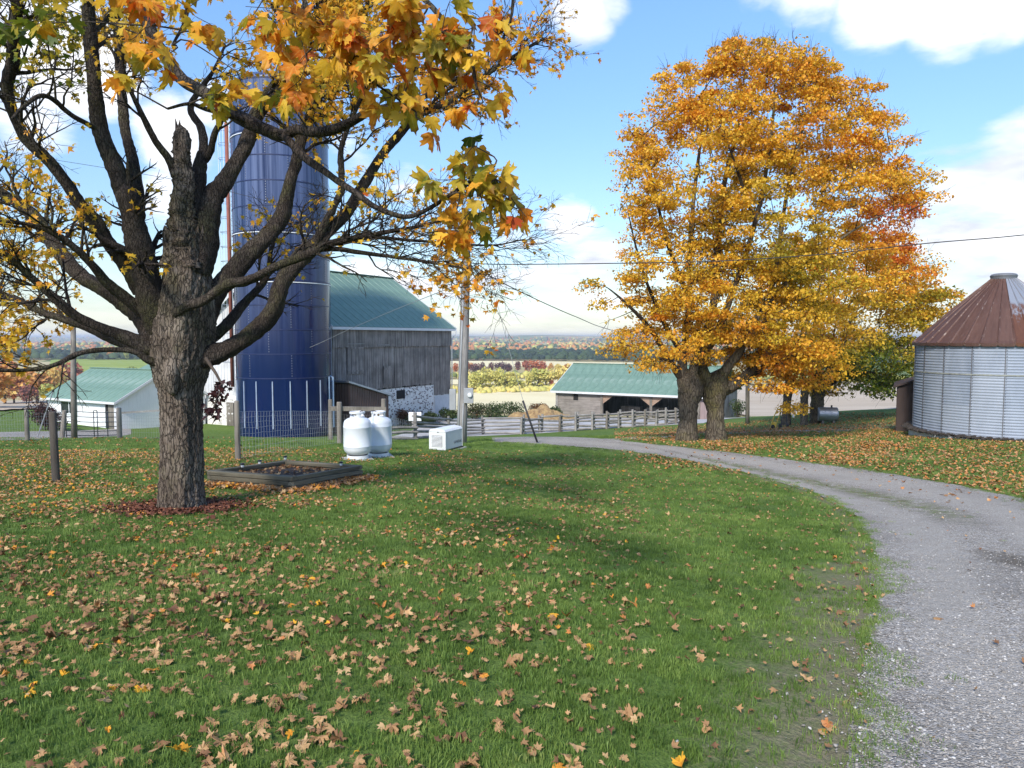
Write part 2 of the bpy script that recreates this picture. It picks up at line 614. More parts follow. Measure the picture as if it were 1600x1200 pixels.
def leaves(name, tmpl, pos, R, size, tint, mat, parent=None, curl=(0.25, 0.15), rng=RNG, kind='stuff', centre=False):
    T, Fc = tmpl
    pos = np.asarray(pos, float)
    n = len(pos)
    M = len(T)
    V = np.zeros((n, M, 3))
    c1 = rng.normal(0, curl[0], n) + curl[0] * 0.6
    c2 = rng.normal(0, curl[1], n) - curl[1]
    c3 = rng.normal(0, curl[0] * 0.5, n)
    x, y = T[:, 0], T[:, 1]
    if centre:
        y = y - 0.4
    V[:, :, 0] = x
    V[:, :, 1] = y
    V[:, :, 2] = c1[:, None] * (np.abs(x) ** 1.3)[None] + c2[:, None] * (y ** 2)[None] + c3[:, None] * (x * y)[None]
    V *= np.asarray(size)[:, None, None]
    V = np.einsum('nij,nmj->nmi', R, V) + pos[:, None]
    Fa = (Fc[None] + (np.arange(n) * M)[:, None, None]).reshape(-1, 3)
    tf = np.repeat(np.asarray(tint, float), len(Fc))
    me = npmesh(name, V.reshape(-1, 3), Fa, attrs={'tint': tf})
    o = link(name, me, parent, mat)
    if kind:
        o['kind'] = kind
    return o


def tubes(name, items, mat, parent=None, kind=None, bark=0.0, smooth=True):
    """items: (points (n,3), radii (n,), sides); all joined into one mesh"""
    Vs, Fs = [], []
    base = 0
    for pts, rad, k in items:
        pts = np.asarray(pts, float)
        rad = np.asarray(rad, float)
        n = len(pts)
        t = np.empty_like(pts)
        t[1:-1] = pts[2:] - pts[:-2]
        t[0] = pts[1] - pts[0]
        t[-1] = pts[-1] - pts[-2]
        t /= np.linalg.norm(t, axis=1)[:, None] + 1e-9
        mt = pts[-1] - pts[0]
        ref = np.array([0, 0, 1.0]) if abs(mt[2]) < 0.75 * np.linalg.norm(mt) else np.array([0.3, 1.0, 0])
        u = np.cross(t, ref)
        u /= np.linalg.norm(u, axis=1)[:, None] + 1e-9
        v = np.cross(t, u)
        a = np.arange(k) * 2 * np.pi / k
        rr = rad[:, None] * np.ones(k)[None]
        if bark and k >= 8:
            ph = RNG.uniform(0, 6, 3)
            s_ = np.arange(n)[:, None] * 0.5
            rr = rr * (1 + bark * (np.sin(3 * a[None] + ph[0] + s_ * 0.3) * 0.5 + np.sin(2 * a[None] - s_ * 0.7 + ph[1]) * 0.4 + RNG.normal(0, 0.35, (n, k))))
        ring = pts[:, None] + (u[:, None] * np.cos(a)[None, :, None] + v[:, None] * np.sin(a)[None, :, None]) * rr[..., None]
        Vs.append(ring.reshape(-1, 3))
        i = np.arange(n - 1)[:, None] * k
        j = np.arange(k)[None]
        j2 = (j + 1) % k
        q = np.stack([i + j, i + j2, i + k + j2, i + k + j], -1).reshape(-1, 4) + base
        Fs.append(q[:, ::-1])
        # tip
        Vs.append((pts[-1] + t[-1] * rad[-1])[None])
        tip = base + n * k
        l = base + (n - 1) * k
        jj = np.arange(k)
        Fs.append(np.stack([np.full(k, tip), l + jj, l + (jj + 1) % k, np.full(k, tip)], -1)[:, ::-1])
        base += n * k + 1
    V = np.concatenate(Vs)
    Q = np.concatenate(Fs)
    # degenerate tip quads become triangles: build through two groups
    tri = Q[:, 0] == Q[:, 3]
    me = bpy.data.meshes.new(name)
    me.vertices.add(len(V))
    me.vertices.foreach_set('co', V.astype(np.float32).ravel())
    loops = np.concatenate([Q[~tri].ravel(), Q[tri][:, :3].ravel()]).astype(np.int32)
    nq, nt = int((~tri).sum()), int(tri.sum())
    me.loops.add(len(loops))
    me.loops.foreach_set('vertex_index', loops)
    me.polygons.add(nq + nt)
    me.polygons.foreach_set('loop_start', np.concatenate([np.arange(nq) * 4, nq * 4 + np.arange(nt) * 3]).astype(np.int32))
    if smooth:
        me.polygons.foreach_set('use_smooth', np.ones(nq + nt, dtype=bool))
    me.update(calc_edges=True)
    o = link(name, me, parent, mat)
    if kind:
        o['kind'] = kind
    return o


def spline(pts, rads, step=0.08, wob=0.0, rng=RNG):
    """Catmull-Rom through points with radii, evenly sampled, with slight wander"""
    pts = np.asarray(pts, float)
    rads = np.asarray(rads, float)
    n = len(pts)
    Q, R_ = [], []
    ext = np.vstack([2 * pts[0] - pts[1], pts, 2 * pts[-1] - pts[-2]])
    for i in range(n - 1):
        p0, p1, p2, p3 = ext[i:i + 4]
        L = np.linalg.norm(p2 - p1)
        m = max(2, int(L / step))
        for k in range(m):
            t = k / m
            Q.append(0.5 * ((2 * p1) + (-p0 + p2) * t + (2 * p0 - 5 * p1 + 4 * p2 - p3) * t * t + (-p0 + 3 * p1 - 3 * p2 + p3) * t ** 3))
            R_.append(rads[i] * (1 - t) + rads[i + 1] * t)
    Q.append(pts[-1])
    R_.append(rads[-1])
    Q = np.array(Q)
    R_ = np.array(R_)
    if wob:
        m = len(Q)
        kk = np.linspace(0, 1, 7)
        for a in range(3):
            w_ = np.zeros(m)
            for fr in (1, 2, 4):
                w_ += np.sin(np.linspace(0, 2 * np.pi * fr * max(1, m / 30), m) + rng.uniform(0, 6)) / fr
            w_ *= np.clip(np.arange(m) / 6, 0, 1)
            Q[:, a] += w_ * wob * np.minimum(R_, 0.06) * 6
    return Q, R_


def barkmat(name, c1, c2, c3, sc=1.0, moss=(0.10, 0.105, 0.03), mossamt=0.35):
    m, t, o = material(name)
    tc_ = t.n('ShaderNodeTexCoord')
    geo = t.n('ShaderNodeNewGeometry')
    v = t.mapping(geo.outputs['Position'], scale=(1, 1, 0.22))
    dv = t.vmath('ADD', v, t.vmath('SCALE', t.noise(geo.outputs['Position'], 5 * sc, 3, 0.6, col=True), 0.09).outputs[0]).outputs[0]
    vo = t.n('ShaderNodeTexVoronoi', feature='DISTANCE_TO_EDGE')
    t.put(vo.inputs['Vector'], dv)
    vo.inputs['Scale'].default_value = 24 * sc
    fiss = t.ramp(vo.outputs['Distance'], [(0.0, 0), (0.14, 1)])
    nz = t.noise(dv, 30 * sc, 6, 0.7)
    big = t.noise(geo.outputs['Position'], 2.2 * sc, 4, 0.6)
    col = t.mix(t.ramp(nz, [(0.32, 0), (0.66, 1)]), c1, c2)
    col = t.mix(t.ramp(big, [(0.46, 0), (0.66, 1)]), col, t.mix(nz, c2, c3))
    n4 = t.noise(t.mapping(geo.outputs['Position'], loc=(3, 8, 1)), 1.7 * sc, 5, 0.65)
    col = t.mix(t.math('MULTIPLY', t.ramp(n4, [(0.50, 0), (0.66, 1)]), mossamt), col, moss)
    col = t.mix(t.math('MULTIPLY', t.math('SUBTRACT', 1.0, fiss), 0.8), col, (0.016, 0.012, 0.010))
    b = t.n('ShaderNodeBsdfPrincipled')
    t.put(b.inputs['Base Color'], col)
    b.inputs['Roughness'].default_value = 0.9
    b.inputs['Specular IOR Level'].default_value = 0.2
    h = t.math('ADD', t.math('MULTIPLY', fiss, 0.7), t.math('MULTIPLY', nz, 0.5))
    bp = t.n('ShaderNodeBump', i_Height=h)
    bp.inputs['Strength'].default_value = 0.9
    bp.inputs['Distance'].default_value = 0.02
    t.put(b.inputs['Normal'], bp.outputs[0])
    t.put(o.inputs[0], b.outputs[0])
    return m


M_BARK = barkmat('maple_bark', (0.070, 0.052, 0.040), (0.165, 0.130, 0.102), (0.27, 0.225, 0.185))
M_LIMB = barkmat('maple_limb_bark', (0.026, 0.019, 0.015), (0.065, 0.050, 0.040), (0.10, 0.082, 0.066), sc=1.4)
M_TWIG = surf('twig_bark', (0.045, 0.033, 0.026), (0.085, 0.065, 0.05), 8, 0.85, 0)
M_BARK2 = barkmat('old_maple_bark', (0.070, 0.055, 0.040), (0.16, 0.13, 0.095), (0.20, 0.17, 0.13), sc=0.6, moss=(0.13, 0.115, 0.03), mossamt=0.6)
M_POST = wood('weathered_post', (0.17, 0.15, 0.125), (0.30, 0.27, 0.235))
M_RAIL = wood('weathered_rail', (0.22, 0.205, 0.19), (0.42, 0.40, 0.38), axis='x')
M_BARN = wood('barn_board', (0.115, 0.10, 0.09), (0.42, 0.375, 0.34), grain=(5.5, 5.5, 0.22), dark=(0.035, 0.03, 0.028))
M_WHITEB = wood('white_barn_board', (0.55, 0.55, 0.56), (0.75, 0.75, 0.76), grain=(6, 6, 0.4), dark=(0.35, 0.34, 0.34))
M_WHITE = surf('white_paint', (0.78, 0.79, 0.80), (0.72, 0.73, 0.75), 4, 0.35, 0.05, coat=0.3)
M_GREENROOF = surf('green_metal_roof', (0.130, 0.215, 0.165), (0.185, 0.285, 0.220), 1.6, 0.5, 0.15, c3=(0.26, 0.34, 0.285), s3=0.5, spec=0.4)
M_GALV = surf('galvanised_steel', (0.34, 0.37, 0.42), (0.46, 0.49, 0.54), 2.0, 0.42, 0.1, metal=0.75, c3=(0.42, 0.42, 0.40), s3=1.2)
M_RUST = surf('rusted_roof_sheet', (0.085, 0.035, 0.026), (0.145, 0.065, 0.045), 1.6, 0.75, 0.25, c3=(0.19, 0.11, 0.085), s3=1.1, t3=(0.55, 0.8), stretch=(1, 1, 1))
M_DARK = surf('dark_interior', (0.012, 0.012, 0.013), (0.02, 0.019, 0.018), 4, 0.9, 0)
M_WIRE = surf('fence_wire', (0.30, 0.31, 0.32), (0.42, 0.43, 0.45), 9, 0.5, 0, metal=0.6)
M_CABLE = surf('black_cable', (0.02, 0.02, 0.022), (0.035, 0.035, 0.04), 9, 0.6, 0)
M_SOIL = surf('dark_soil', (0.035, 0.022, 0.016), (0.085, 0.055, 0.04), 14, 0.95, 0.8, 0.03)
M_CONC = surf('concrete', (0.42, 0.41, 0.39), (0.55, 0.54, 0.52), 3, 0.85, 0.2)
# ------------------------------------------------------------------ ground, driveway, valley
def proj(x, y, z):
    """pixel of a world point"""
    dy = np.asarray(y, float)
    dz = np.asarray(z, float) - EYE
    fw = dy * _cp - dz * _sp
    up = dy * _sp + dz * _cp
    return 800 + F * np.asarray(x, float) / fw, 600 - F * up / fw


def resample(pl, n):
    pl = np.asarray(pl, float)
    s_ = np.concatenate([[0], np.cumsum(np.linalg.norm(np.diff(pl, axis=0), axis=1))])
    t = np.linspace(0, s_[-1], n)
    return np.stack([np.interp(t, s_, pl[:, i]) for i in range(pl.shape[1])], 1)


def edist(x, y, pl):
    x = np.asarray(x, float).ravel()
    y = np.asarray(y, float).ravel()
    best = np.full(len(x), 1e9)
    for (ax, ay), (bx, by) in zip(pl[:-1], pl[1:]):
        dx, dy = bx - ax, by - ay
        t = np.clip(((x - ax) * dx + (y - ay) * dy) / (dx * dx + dy * dy + 1e-9), 0, 1)
        best = np.minimum(best, np.hypot(x - ax - t * dx, y - ay - t * dy))
    return best


def inside(x, y, poly):
    x = np.asarray(x, float).ravel()
    y = np.asarray(y, float).ravel()
    c = np.zeros(len(x), bool)
    n = len(poly)
    for i in range(n):
        x1, y1 = poly[i]
        x2, y2 = poly[(i + 1) % n]
        if y1 == y2:
            continue
        h = ((y1 > y) != (y2 > y)) & (x < (x2 - x1) * (y - y1) / (y2 - y1) + x1)
        c ^= h
    return c


def gxy(pts):
    return np.array([G(*p)[:2] for p in pts])


DL = np.vstack([[(0.9, -8), (1.25, -2), (1.42, 1.5)], gxy([(1335, 1195), (1342, 1100), (1352, 1000), (1366, 920), (1360, 860), (1330, 805), (1290, 778), (1235, 758), (1170, 741), (1100, 726),
                                            (1030, 713), (960, 704), (900, 699), (840, 695), (800, 692), (770, 690)])])
DR = np.vstack([[(4.6, -8), (5.0, -2), (5.25, 1.5), (5.4, 3.0), (5.6, 4.5), (6.0, 6.2), (6.9, 8.6), (8.4, 11.2)], gxy([(1600, 777), (1500, 758), (1400, 741), (1300, 727), (1200, 714), (1100, 702), (1020, 694), (975, 689),
                                            (935, 685.5), (880, 683), (820, 682.5), (768, 684)])])
DRIVE = np.vstack([DL, DR[::-1]])
SPUR_A = gxy([(945, 689), (1000, 686.5), (1060, 683.5), (1110, 681), (1180, 678), (1260, 676), (1340, 674)])
SPUR_B = gxy([(940, 685.5), (1000, 681), (1060, 677.5), (1110, 675.5), (1180, 673.5), (1260, 672), (1340, 671)])
YARD = gxy([(604, 684), (760, 681), (860, 676), (960, 668.5), (1062, 663), (1100, 661)])
YARDB = np.array([(-6.5, 62), (0, 67), (6, 69), (12, 72), (18, 72), (22, 66)])
LANE_A = gxy([(-60, 690), (60, 688), (190, 681), (205, 678)])
LANE_B = gxy([(-60, 676), (60, 674), (190, 670), (205, 671)])


def rough_edge(n, amp, seed):
    r = np.random.default_rng(seed)
    x = np.arange(n)
    o = np.zeros(n)
    for L, a in ((60, 1.0), (22, 0.6), (9, 0.45), (4, 0.3)):
        k = r.normal(0, 1, n // L + 3)
        o += a * np.interp(x / L, np.arange(len(k)), k)
    return o * amp


def strip(name, A, B, n, m, off, mat, amp=0.1, seed=1, kind='structure'):
    a = resample(A, n)
    b = resample(B, n)
    d = b - a
    L = np.linalg.norm(d, axis=1)[:, None] + 1e-6
    a2 = a + d / L * rough_edge(n, amp, seed)[:, None]
    b2 = b - d / L * rough_edge(n, amp, seed + 1)[:, None]
    t = np.linspace(0, 1, m)
    pts = a2[:, None] * (1 - t)[None, :, None] + b2[:, None] * t[None, :, None]
    x, y = pts[..., 0], pts[..., 1]
    # slight crown and edges feathered down into the turf
    edge = np.minimum(t, 1 - t)
    z = gz(x, y) + off - np.clip(0.03 - edge, 0, 0.03)[None] * off * 25
    V = np.stack([x, y, z], -1).reshape(-1, 3)
    i = np.arange(n - 1)[:, None] * m
    j = np.arange(m - 1)[None]
    Q = np.stack([i + j, i + j + 1, i + m + j + 1, i + m + j], -1).reshape(-1, 4)
    p0, p1, p2 = V[Q[0, 0]], V[Q[0, 1]], V[Q[0, 2]]
    if np.cross(p1 - p0, p2 - p0)[2] < 0:
        Q = Q[:, ::-1]
    me = npmesh(name, V, Q, smooth=True)
    at = me.attributes.new('across', 'FLOAT', 'POINT')
    at.data.foreach_set('value', np.tile(t, n).astype(np.float32))
    o = link(name, me, None, mat)
    o['kind'] = kind
    return o


def spaced(lo, hi, fine_lo, fine_hi, h, g):
    a = [fine_lo + 0.0]
    while a[-1] < fine_hi:
        a.append(a[-1] + h)
    s_ = h
    while a[-1] < hi:
        s_ *= g
        a.append(a[-1] + s_)
    b = [fine_lo]
    s_ = h
    while b[-1] > lo:
        s_ *= g
        b.append(b[-1] - s_)
    return np.array(b[::-1][:-1] + a)


def grid(name, xs, ys, mat, X=None, kind='structure'):
    Y = np.repeat(ys[:, None], len(xs), 1)
    if X is None:
        X = np.repeat(xs[None], len(ys), 0)
    Z = gz(X, Y)
    V = np.stack([X, Y, Z], -1).reshape(-1, 3)
    m = X.shape[1]
    i = np.arange(X.shape[0] - 1)[:, None] * m
    j = np.arange(m - 1)[None]
    Q = np.stack([i + j, i + j + 1, i + m + j + 1, i + m + j], -1).reshape(-1, 4)
    me = npmesh(name, V, Q, smooth=True)
    o = link(name, me, None, mat)
    o['kind'] = kind
    return o, V, me


def lawnmat():
    m, t, o = material('mown_lawn')
    geo = t.n('ShaderNodeNewGeometry')
    pos = geo.outputs['Position']
    at = t.n('ShaderNodeAttribute', attribute_name='wear')
    blades = t.noise(t.mapping(pos, scale=(1, 0.6, 1)), 42, 4, 0.7)
    mid = t.noise(pos, 2.2, 5, 0.65)
    big = t.noise(pos, 0.28, 4, 0.6)
    c = t.mix(t.ramp(blades, [(0.3, 0), (0.72, 1)]), (0.048, 0.088, 0.019), (0.16, 0.24, 0.054))
    c = t.mix(t.math('MULTIPLY', t.ramp(mid, [(0.38, 0), (0.68, 1)]), 0.55), c, (0.19, 0.25, 0.065))
    c = t.mix(t.math('MULTIPLY', t.ramp(big, [(0.42, 0), (0.62, 1)]), 0.5), c, (0.085, 0.16, 0.028))
    wn = t.noise(pos, 5.5, 5, 0.7)
    wn2 = t.noise(pos, 26, 4, 0.75)
    wf = t.math('ADD', at.outputs['Fac'], t.math('ADD', t.math('MULTIPLY', t.math('SUBTRACT', wn, 0.5), 0.8), t.math('MULTIPLY', t.math('SUBTRACT', wn2, 0.5), 1.3)))
    wf = t.math('MULTIPLY', t.ramp(wf, [(0.25, 0), (0.95, 1)]), t.ramp(at.outputs['Fac'], [(0.02, 0), (0.35, 1)]))
    dirt = t.mix(blades, (0.14, 0.115, 0.075), (0.34, 0.29, 0.20))
    c = t.mix(t.math('MULTIPLY', wf, 0.85), c, dirt)
    b = t.n('ShaderNodeBsdfPrincipled')
    t.put(b.inputs['Base Color'], c)
    b.inputs['Roughness'].default_value = 0.95
    b.inputs['Specular IOR Level'].default_value = 0.1
    bp = t.n('ShaderNodeBump', i_Height=t.math('ADD', blades, t.math('MULTIPLY', mid, 0.6)))
    bp.inputs['Strength'].default_value = 0.8
    bp.inputs['Distance'].default_value = 0.04
    t.put(b.inputs['Normal'], bp.outputs[0])
    t.put(o.inputs[0], b.outputs[0])
    return m


def gravelmat(name, track=True):
    m, t, o = material(name)
    geo = t.n('ShaderNodeNewGeometry')
    pos = geo.outputs['Position']
    v1 = t.n('ShaderNodeTexVoronoi', i_Vector=pos)
    v1.inputs['Scale'].default_value = 85
    v2 = t.n('ShaderNodeTexVoronoi', i_Vector=pos)
    v2.inputs['Scale'].default_value = 24
    cv = t.n('ShaderNodeSeparateColor', i_0=v1.outputs['Color']).outputs[0]
    cw = t.n('ShaderNodeSeparateColor', i_0=v2.outputs['Color']).outputs[1]
    c = t.ramp(cv, [(0.0, (0.14, 0.122, 0.100)), (0.35, (0.28, 0.250, 0.212)), (0.7, (0.43, 0.390, 0.340)), (0.93, (0.57, 0.525, 0.465)), (1.0, (0.70, 0.655, 0.60))])
    c = t.mix(t.math('MULTIPLY', t.ramp(cw, [(0.82, 0), (0.86, 1)]), 0.5), c, (0.40, 0.39, 0.385))
    big = t.noise(pos, 0.7, 5, 0.65)
    c = t.mix(t.math('MULTIPLY', t.ramp(big, [(0.42, 0), (0.7, 1)]), 0.6), c, (0.20, 0.185, 0.165))
    mott = t.noise(pos, 7.0, 5, 0.7)
    c = t.mix(t.math('MULTIPLY', t.ramp(mott, [(0.50, 0), (0.68, 1)]), 0.35), c, (0.115, 0.10, 0.085))
    if track:
        at0 = t.n('ShaderNodeAttribute', attribute_name='across')
        wn_ = t.math('ADD', at0.outputs['Fac'], t.math('MULTIPLY', t.math('SUBTRACT', t.noise(pos, 0.9, 3, 0.6), 0.5), 0.10))
        trk = t.ramp(wn_, [(0.10, 0), (0.2, 1), (0.32, 1), (0.42, 0), (0.60, 0), (0.70, 1), (0.82, 1), (0.92, 0)])
        c = t.mix(t.math('MULTIPLY', trk, 0.5), c, (0.42, 0.385, 0.335))
    dd = t.noise(t.mapping(pos, loc=(4, 9, 0)), 2.4, 5, 0.7)
    c = t.mix(t.math('MULTIPLY', t.ramp(dd, [(0.60, 0), (0.72, 1)]), 0.45), c, (0.105, 0.088, 0.068))
    if track:
        at = t.n('ShaderNodeAttribute', attribute_name='across')
        sy = t.n('ShaderNodeSeparateXYZ', i_0=pos)
        ridge = t.ramp(at.outputs['Fac'], [(0.36, 0), (0.46, 1), (0.52, 1), (0.62, 0)])
        along = t.ramp(t.math('MULTIPLY', sy.outputs[1], 0.02), [(0.20, 0), (0.25, 1), (0.40, 1), (0.48, 0)])
        gn = t.noise(pos, 3.0, 5, 0.7)
        gm = t.math('MULTIPLY', t.math('MULTIPLY', ridge, along), t.ramp(gn, [(0.40, 0), (0.56, 1)]))
        c = t.mix(t.math('MULTIPLY', gm, 0.8), c, t.mix(cv, (0.10, 0.115, 0.04), (0.19, 0.18, 0.09)))
    if track:
        ed = t.math('MINIMUM', at.outputs['Fac'], t.math('SUBTRACT', 1.0, at.outputs['Fac']))
        en = t.noise(pos, 4.5, 6, 0.75)
        ef = t.math('ADD', t.math('MULTIPLY', ed, -9.0), t.math('MULTIPLY', t.math('SUBTRACT', en, 0.42), 3.2))
        c = t.mix(t.math('MULTIPLY', t.ramp(ef, [(0.0, 0), (0.35, 1)]), 0.8), c, t.mix(cv, (0.085, 0.085, 0.04), (0.22, 0.20, 0.12)))
    if track:
        dp = t.vmath('DISTANCE', t.vmath('MULTIPLY', pos, (1.0, 0.7, 0.0)).outputs[0], (5.45, 5.3, 0.0)).outputs['Value']
        c = t.mix(t.math('MULTIPLY', t.ramp(t.math('ADD', dp, t.math('MULTIPLY', t.noise(pos, 3, 5, 0.7), 0.9)), [(0.6, 1), (1.15, 0)]), 0.75), c, t.mix(cv, (0.05, 0.042, 0.03), (0.14, 0.115, 0.085)))
    b = t.n('ShaderNodeBsdfPrincipled')
    t.put(b.inputs['Base Color'], c)
    b.inputs['Roughness'].default_value = 0.9
    b.inputs['Specular IOR Level'].default_value = 0.2
    h = t.math('ADD', t.math('SUBTRACT', 1.0, v1.outputs['Distance']), t.math('MULTIPLY', t.math('SUBTRACT', 1.0, v2.outputs['Distance']), 0.8))
    bp = t.n('ShaderNodeBump', i_Height=h)
    bp.inputs['Strength'].default_value = 0.9
    bp.inputs['Distance'].default_value = 0.012
    t.put(b.inputs['Normal'], bp.outputs[0])
    t.put(o.inputs[0], b.outputs[0])
    return m


xs = spaced(-420, 420, -9, 9, 0.16, 1.045)
ys = spaced(-60, 108, 1.5, 14, 0.14, 1.035)
lawn, LV, lme = grid('lawn', xs, ys, lawnmat())
# worn strip beside the driveway and at its outer edge
nearv = (LV[:, 1] < 45) & (np.abs(LV[:, 0]) < 30)
wear = np.zeros(len(LV))
dl = edist(LV[nearv, 0], LV[nearv, 1], DL)
drr = edist(LV[nearv, 0], LV[nearv, 1], DR)
yy = LV[nearv, 1]
wv = np.clip(1.0 - dl / np.where(yy < 7.5, 1.05, 0.5), 0, 1) * np.where(yy < 7.5, 1.05, 0.8)
wv = np.maximum(wv, np.clip(1 - drr / 0.5, 0, 1) * 0.6)
wear[nearv] = wv
# thin turf below the old maples on the right
wear = np.maximum(wear, 0.62 * np.exp(-(((LV[:, 0] - 17) / 11) ** 2 + ((LV[:, 1] - 36) / 7) ** 2)))
a_ = lme.attributes.new('wear', 'FLOAT', 'POINT')
a_.data.foreach_set('value', wear.astype(np.float32))

M_GRAVEL = gravelmat('driveway_gravel')
M_YARD = gravelmat('yard_gravel', track=False)
strip('driveway', DL, DR, 900, 26, 0.014, M_GRAVEL, amp=0.075, seed=3)
strip('farm_path', SPUR_A, SPUR_B, 200, 6, 0.02, M_YARD, amp=0.12, seed=5)
strip('farmyard', YARD, YARDB, 120, 40, 0.03, surf('yard_concrete', (0.36, 0.35, 0.345), (0.52, 0.51, 0.50), 1.2, 0.9, 0.2, c3=(0.20, 0.18, 0.15), s3=0.8, space='World'), amp=0.12, seed=7)
strip('farm_lane', LANE_A, LANE_B, 120, 8, 0.025, M_YARD, amp=0.1, seed=9)


# ---- the valley
def valleymat():
    m, t, o = material('valley_farmland')
    geo = t.n('ShaderNodeNewGeometry')
    pos = geo.outputs['Position']
    v = t.mapping(t.vmath('ADD', pos, t.vmath('SCALE', t.noise(pos, 0.002, 2, 0.5, col=True), 260.0).outputs[0]).outputs[0], scale=(1.0, 0.6, 0), rot=(0, 0, 0.3))
    vo = t.n('ShaderNodeTexVoronoi', distance='CHEBYCHEV', i_Vector=v)
    vo.inputs['Scale'].default_value = 0.0034
    cv = t.n('ShaderNodeSeparateColor', i_0=vo.outputs['Color']).outputs[0]
    c = t.ramp(cv, [(0.0, (0.10, 0.16, 0.05)), (0.2, (0.42, 0.35, 0.18)), (0.4, (0.16, 0.22, 0.07)), (0.55, (0.50, 0.42, 0.24)), (0.75, (0.26, 0.20, 0.12)), (0.9, (0.20, 0.27, 0.08))], 'CONSTANT')
    nz = t.noise(pos, 0.05, 5, 0.6)
    c = t.mix(t.math('MULTIPLY', t.ramp(nz, [(0.35, 0), (0.7, 1)]), 0.35), c, (0.34, 0.30, 0.16))
    b = t.n('ShaderNodeBsdfDiffuse', i_0=c)
    t.put(o.inputs[0], b.outputs[0])
    return m


yv = np.geomspace(107, 14000, 240)
sx = np.linspace(-1.7, 1.7, 200)
Xv = sx[None] * (yv[:, None] + 260)
grid('valley', sx, yv, valleymat(), X=Xv)


def fieldmat(name, c1, c2, rows=0.0, rs=0.35):
    m, t, o = material(name)
    geo = t.n('ShaderNodeNewGeometry')
    pos = geo.outputs['Position']
    c = t.mix(t.ramp(t.noise(t.mapping(pos, scale=(0.25, 1, 1)), 0.045, 5, 0.65), [(0.3, 0), (0.7, 1)]), c1, c2)
    if rows:
        wv_ = t.n('ShaderNodeTexWave', i_Vector=t.mapping(pos, rot=(0, 0, 1.35)))
        wv_.inputs['Scale'].default_value = rs
        wv_.inputs['Distortion'].default_value = 3
        wv_.inputs['Detail Scale'].default_value = 0.3
        c = t.mix(t.math('MULTIPLY', wv_.outputs['Fac'], rows), c, tuple(q * 0.6 for q in c1))
    b = t.n('ShaderNodeBsdfDiffuse', i_0=c)
    t.put(o.inputs[0], b.outputs[0])
    return m


M_STUBBLE = fieldmat('ripe_stubble', (0.74, 0.63, 0.37), (0.82, 0.72, 0.46), 0.12)
M_TILLED = fieldmat('harvested_field', (0.46, 0.375, 0.28), (0.60, 0.51, 0.40), 0.35)
M_PASTURE = fieldmat('pasture', (0.20, 0.28, 0.06), (0.36, 0.40, 0.12))
for i_, (pa, pb, mt_) in enumerate([
        ([(560, 647), (700, 646), (880, 644)], [(560, 612), (700, 608), (900, 606)], M_STUBBLE),
        ([(905, 645), (1150, 645), (1460, 644), (1700, 644)], [(905, 612), (1150, 604), (1460, 596), (1700, 594)], M_TILLED),
        ([(-100, 646), (40, 643), (110, 640)], [(-100, 628), (40, 626), (130, 624)], M_TILLED),
        ([(60, 612), (150, 610), (260, 606)], [(80, 562), (150, 560), (260, 560)], M_PASTURE),
        ([(560, 575), (760, 573), (1000, 574)], [(560, 566), (760, 564.5), (1000, 567)], M_STUBBLE),
        ([(640, 600), (800, 600), (900, 599)], [(640, 594), (800, 594), (900, 594)], M_STUBBLE)]):
    A_, B_ = gxy(pa), gxy(pb)
    strip('field', A_, B_, 80, 30, 0.5, mt_, amp=1.0, seed=30 + i_)


# ---- woods and trees in the valley
def crown_clumps(rng, n, rx, rz, zc_, leaf, lob=5):
    """leaf clumps spread over a few overlapping lobes; returns positions, relative height"""
    lobes = []
    for k in range(lob):
        a = rng.uniform(0, 6.28)
        r = rng.uniform(0.0, 0.55)
        lobes.append((math.cos(a) * r * rx, math.sin(a) * r * rx, zc_ + rng.uniform(-0.5, 0.5) * rz, rng.uniform(0.45, 0.72)))
    out = []
    for k in range(n):
        lx, ly, lz, lr = lobes[rng.integers(len(lobes))]
        v = rng.normal(0, 1, 3)
        v /= np.linalg.norm(v)
        rr = rng.uniform(0.55, 1.0) ** 0.6
        out.append((lx + v[0] * rx * lr * rr, ly + v[1] * rx * lr * rr, lz + v[2] * rz * lr * rr))
    return np.array(out)


FAR_RAMP = [(0.0, (0.030, 0.050, 0.040)), (0.18, (0.09, 0.14, 0.05)), (0.32, (0.52, 0.52, 0.14)), (0.48, (0.76, 0.63, 0.20)), (0.62, (0.62, 0.34, 0.10)), (0.76, (0.55, 0.17, 0.08)),
            (0.88, (0.20, 0.10, 0.09)), (1.0, (0.13, 0.10, 0.12))]
M_FAR = leafmat('distant_foliage', FAR_RAMP, trans=0.25, rough=0.8, jitter=0.0, spots=False)
PROTO = []
for k in range(7):
    rg = np.random.default_rng(100 + k)
    PROTO.append(crown_clumps(rg, 520, 0.42 + 0.06 * (k % 3), 0.40, 0.56, 0.07, 6))


def far_tree_mesh(k, tint):
    rg = np.random.default_rng(200 + k * 17 + int(tint * 100))
    pos = PROTO[k % 7]
    n = len(pos)
    T, Fc = LEAF_CLUMP
    R = rotmats(rg.uniform(0, 6.28, n), rg.normal(0, 0.9, n), rg.normal(0, 0.9, n))
    V = np.zeros((n, 4, 3))
    V[:, :, 0] = T[:, 0]
    V[:, :, 1] = T[:, 1]
    V *= rg.uniform(0.06, 0.13, n)[:, None, None]
    V = np.einsum('nij,nmj->nmi', R, V) + pos[:, None]
    Fa = (Fc[None] + (np.arange(n) * 4)[:, None, None]).reshape(-1, 3)
    tt = np.clip(tint + rg.normal(0, 0.03, n), 0, 1)
    return npmesh('crown', V.reshape(-1, 3), Fa, attrs={'tint': np.repeat(tt, 2)})


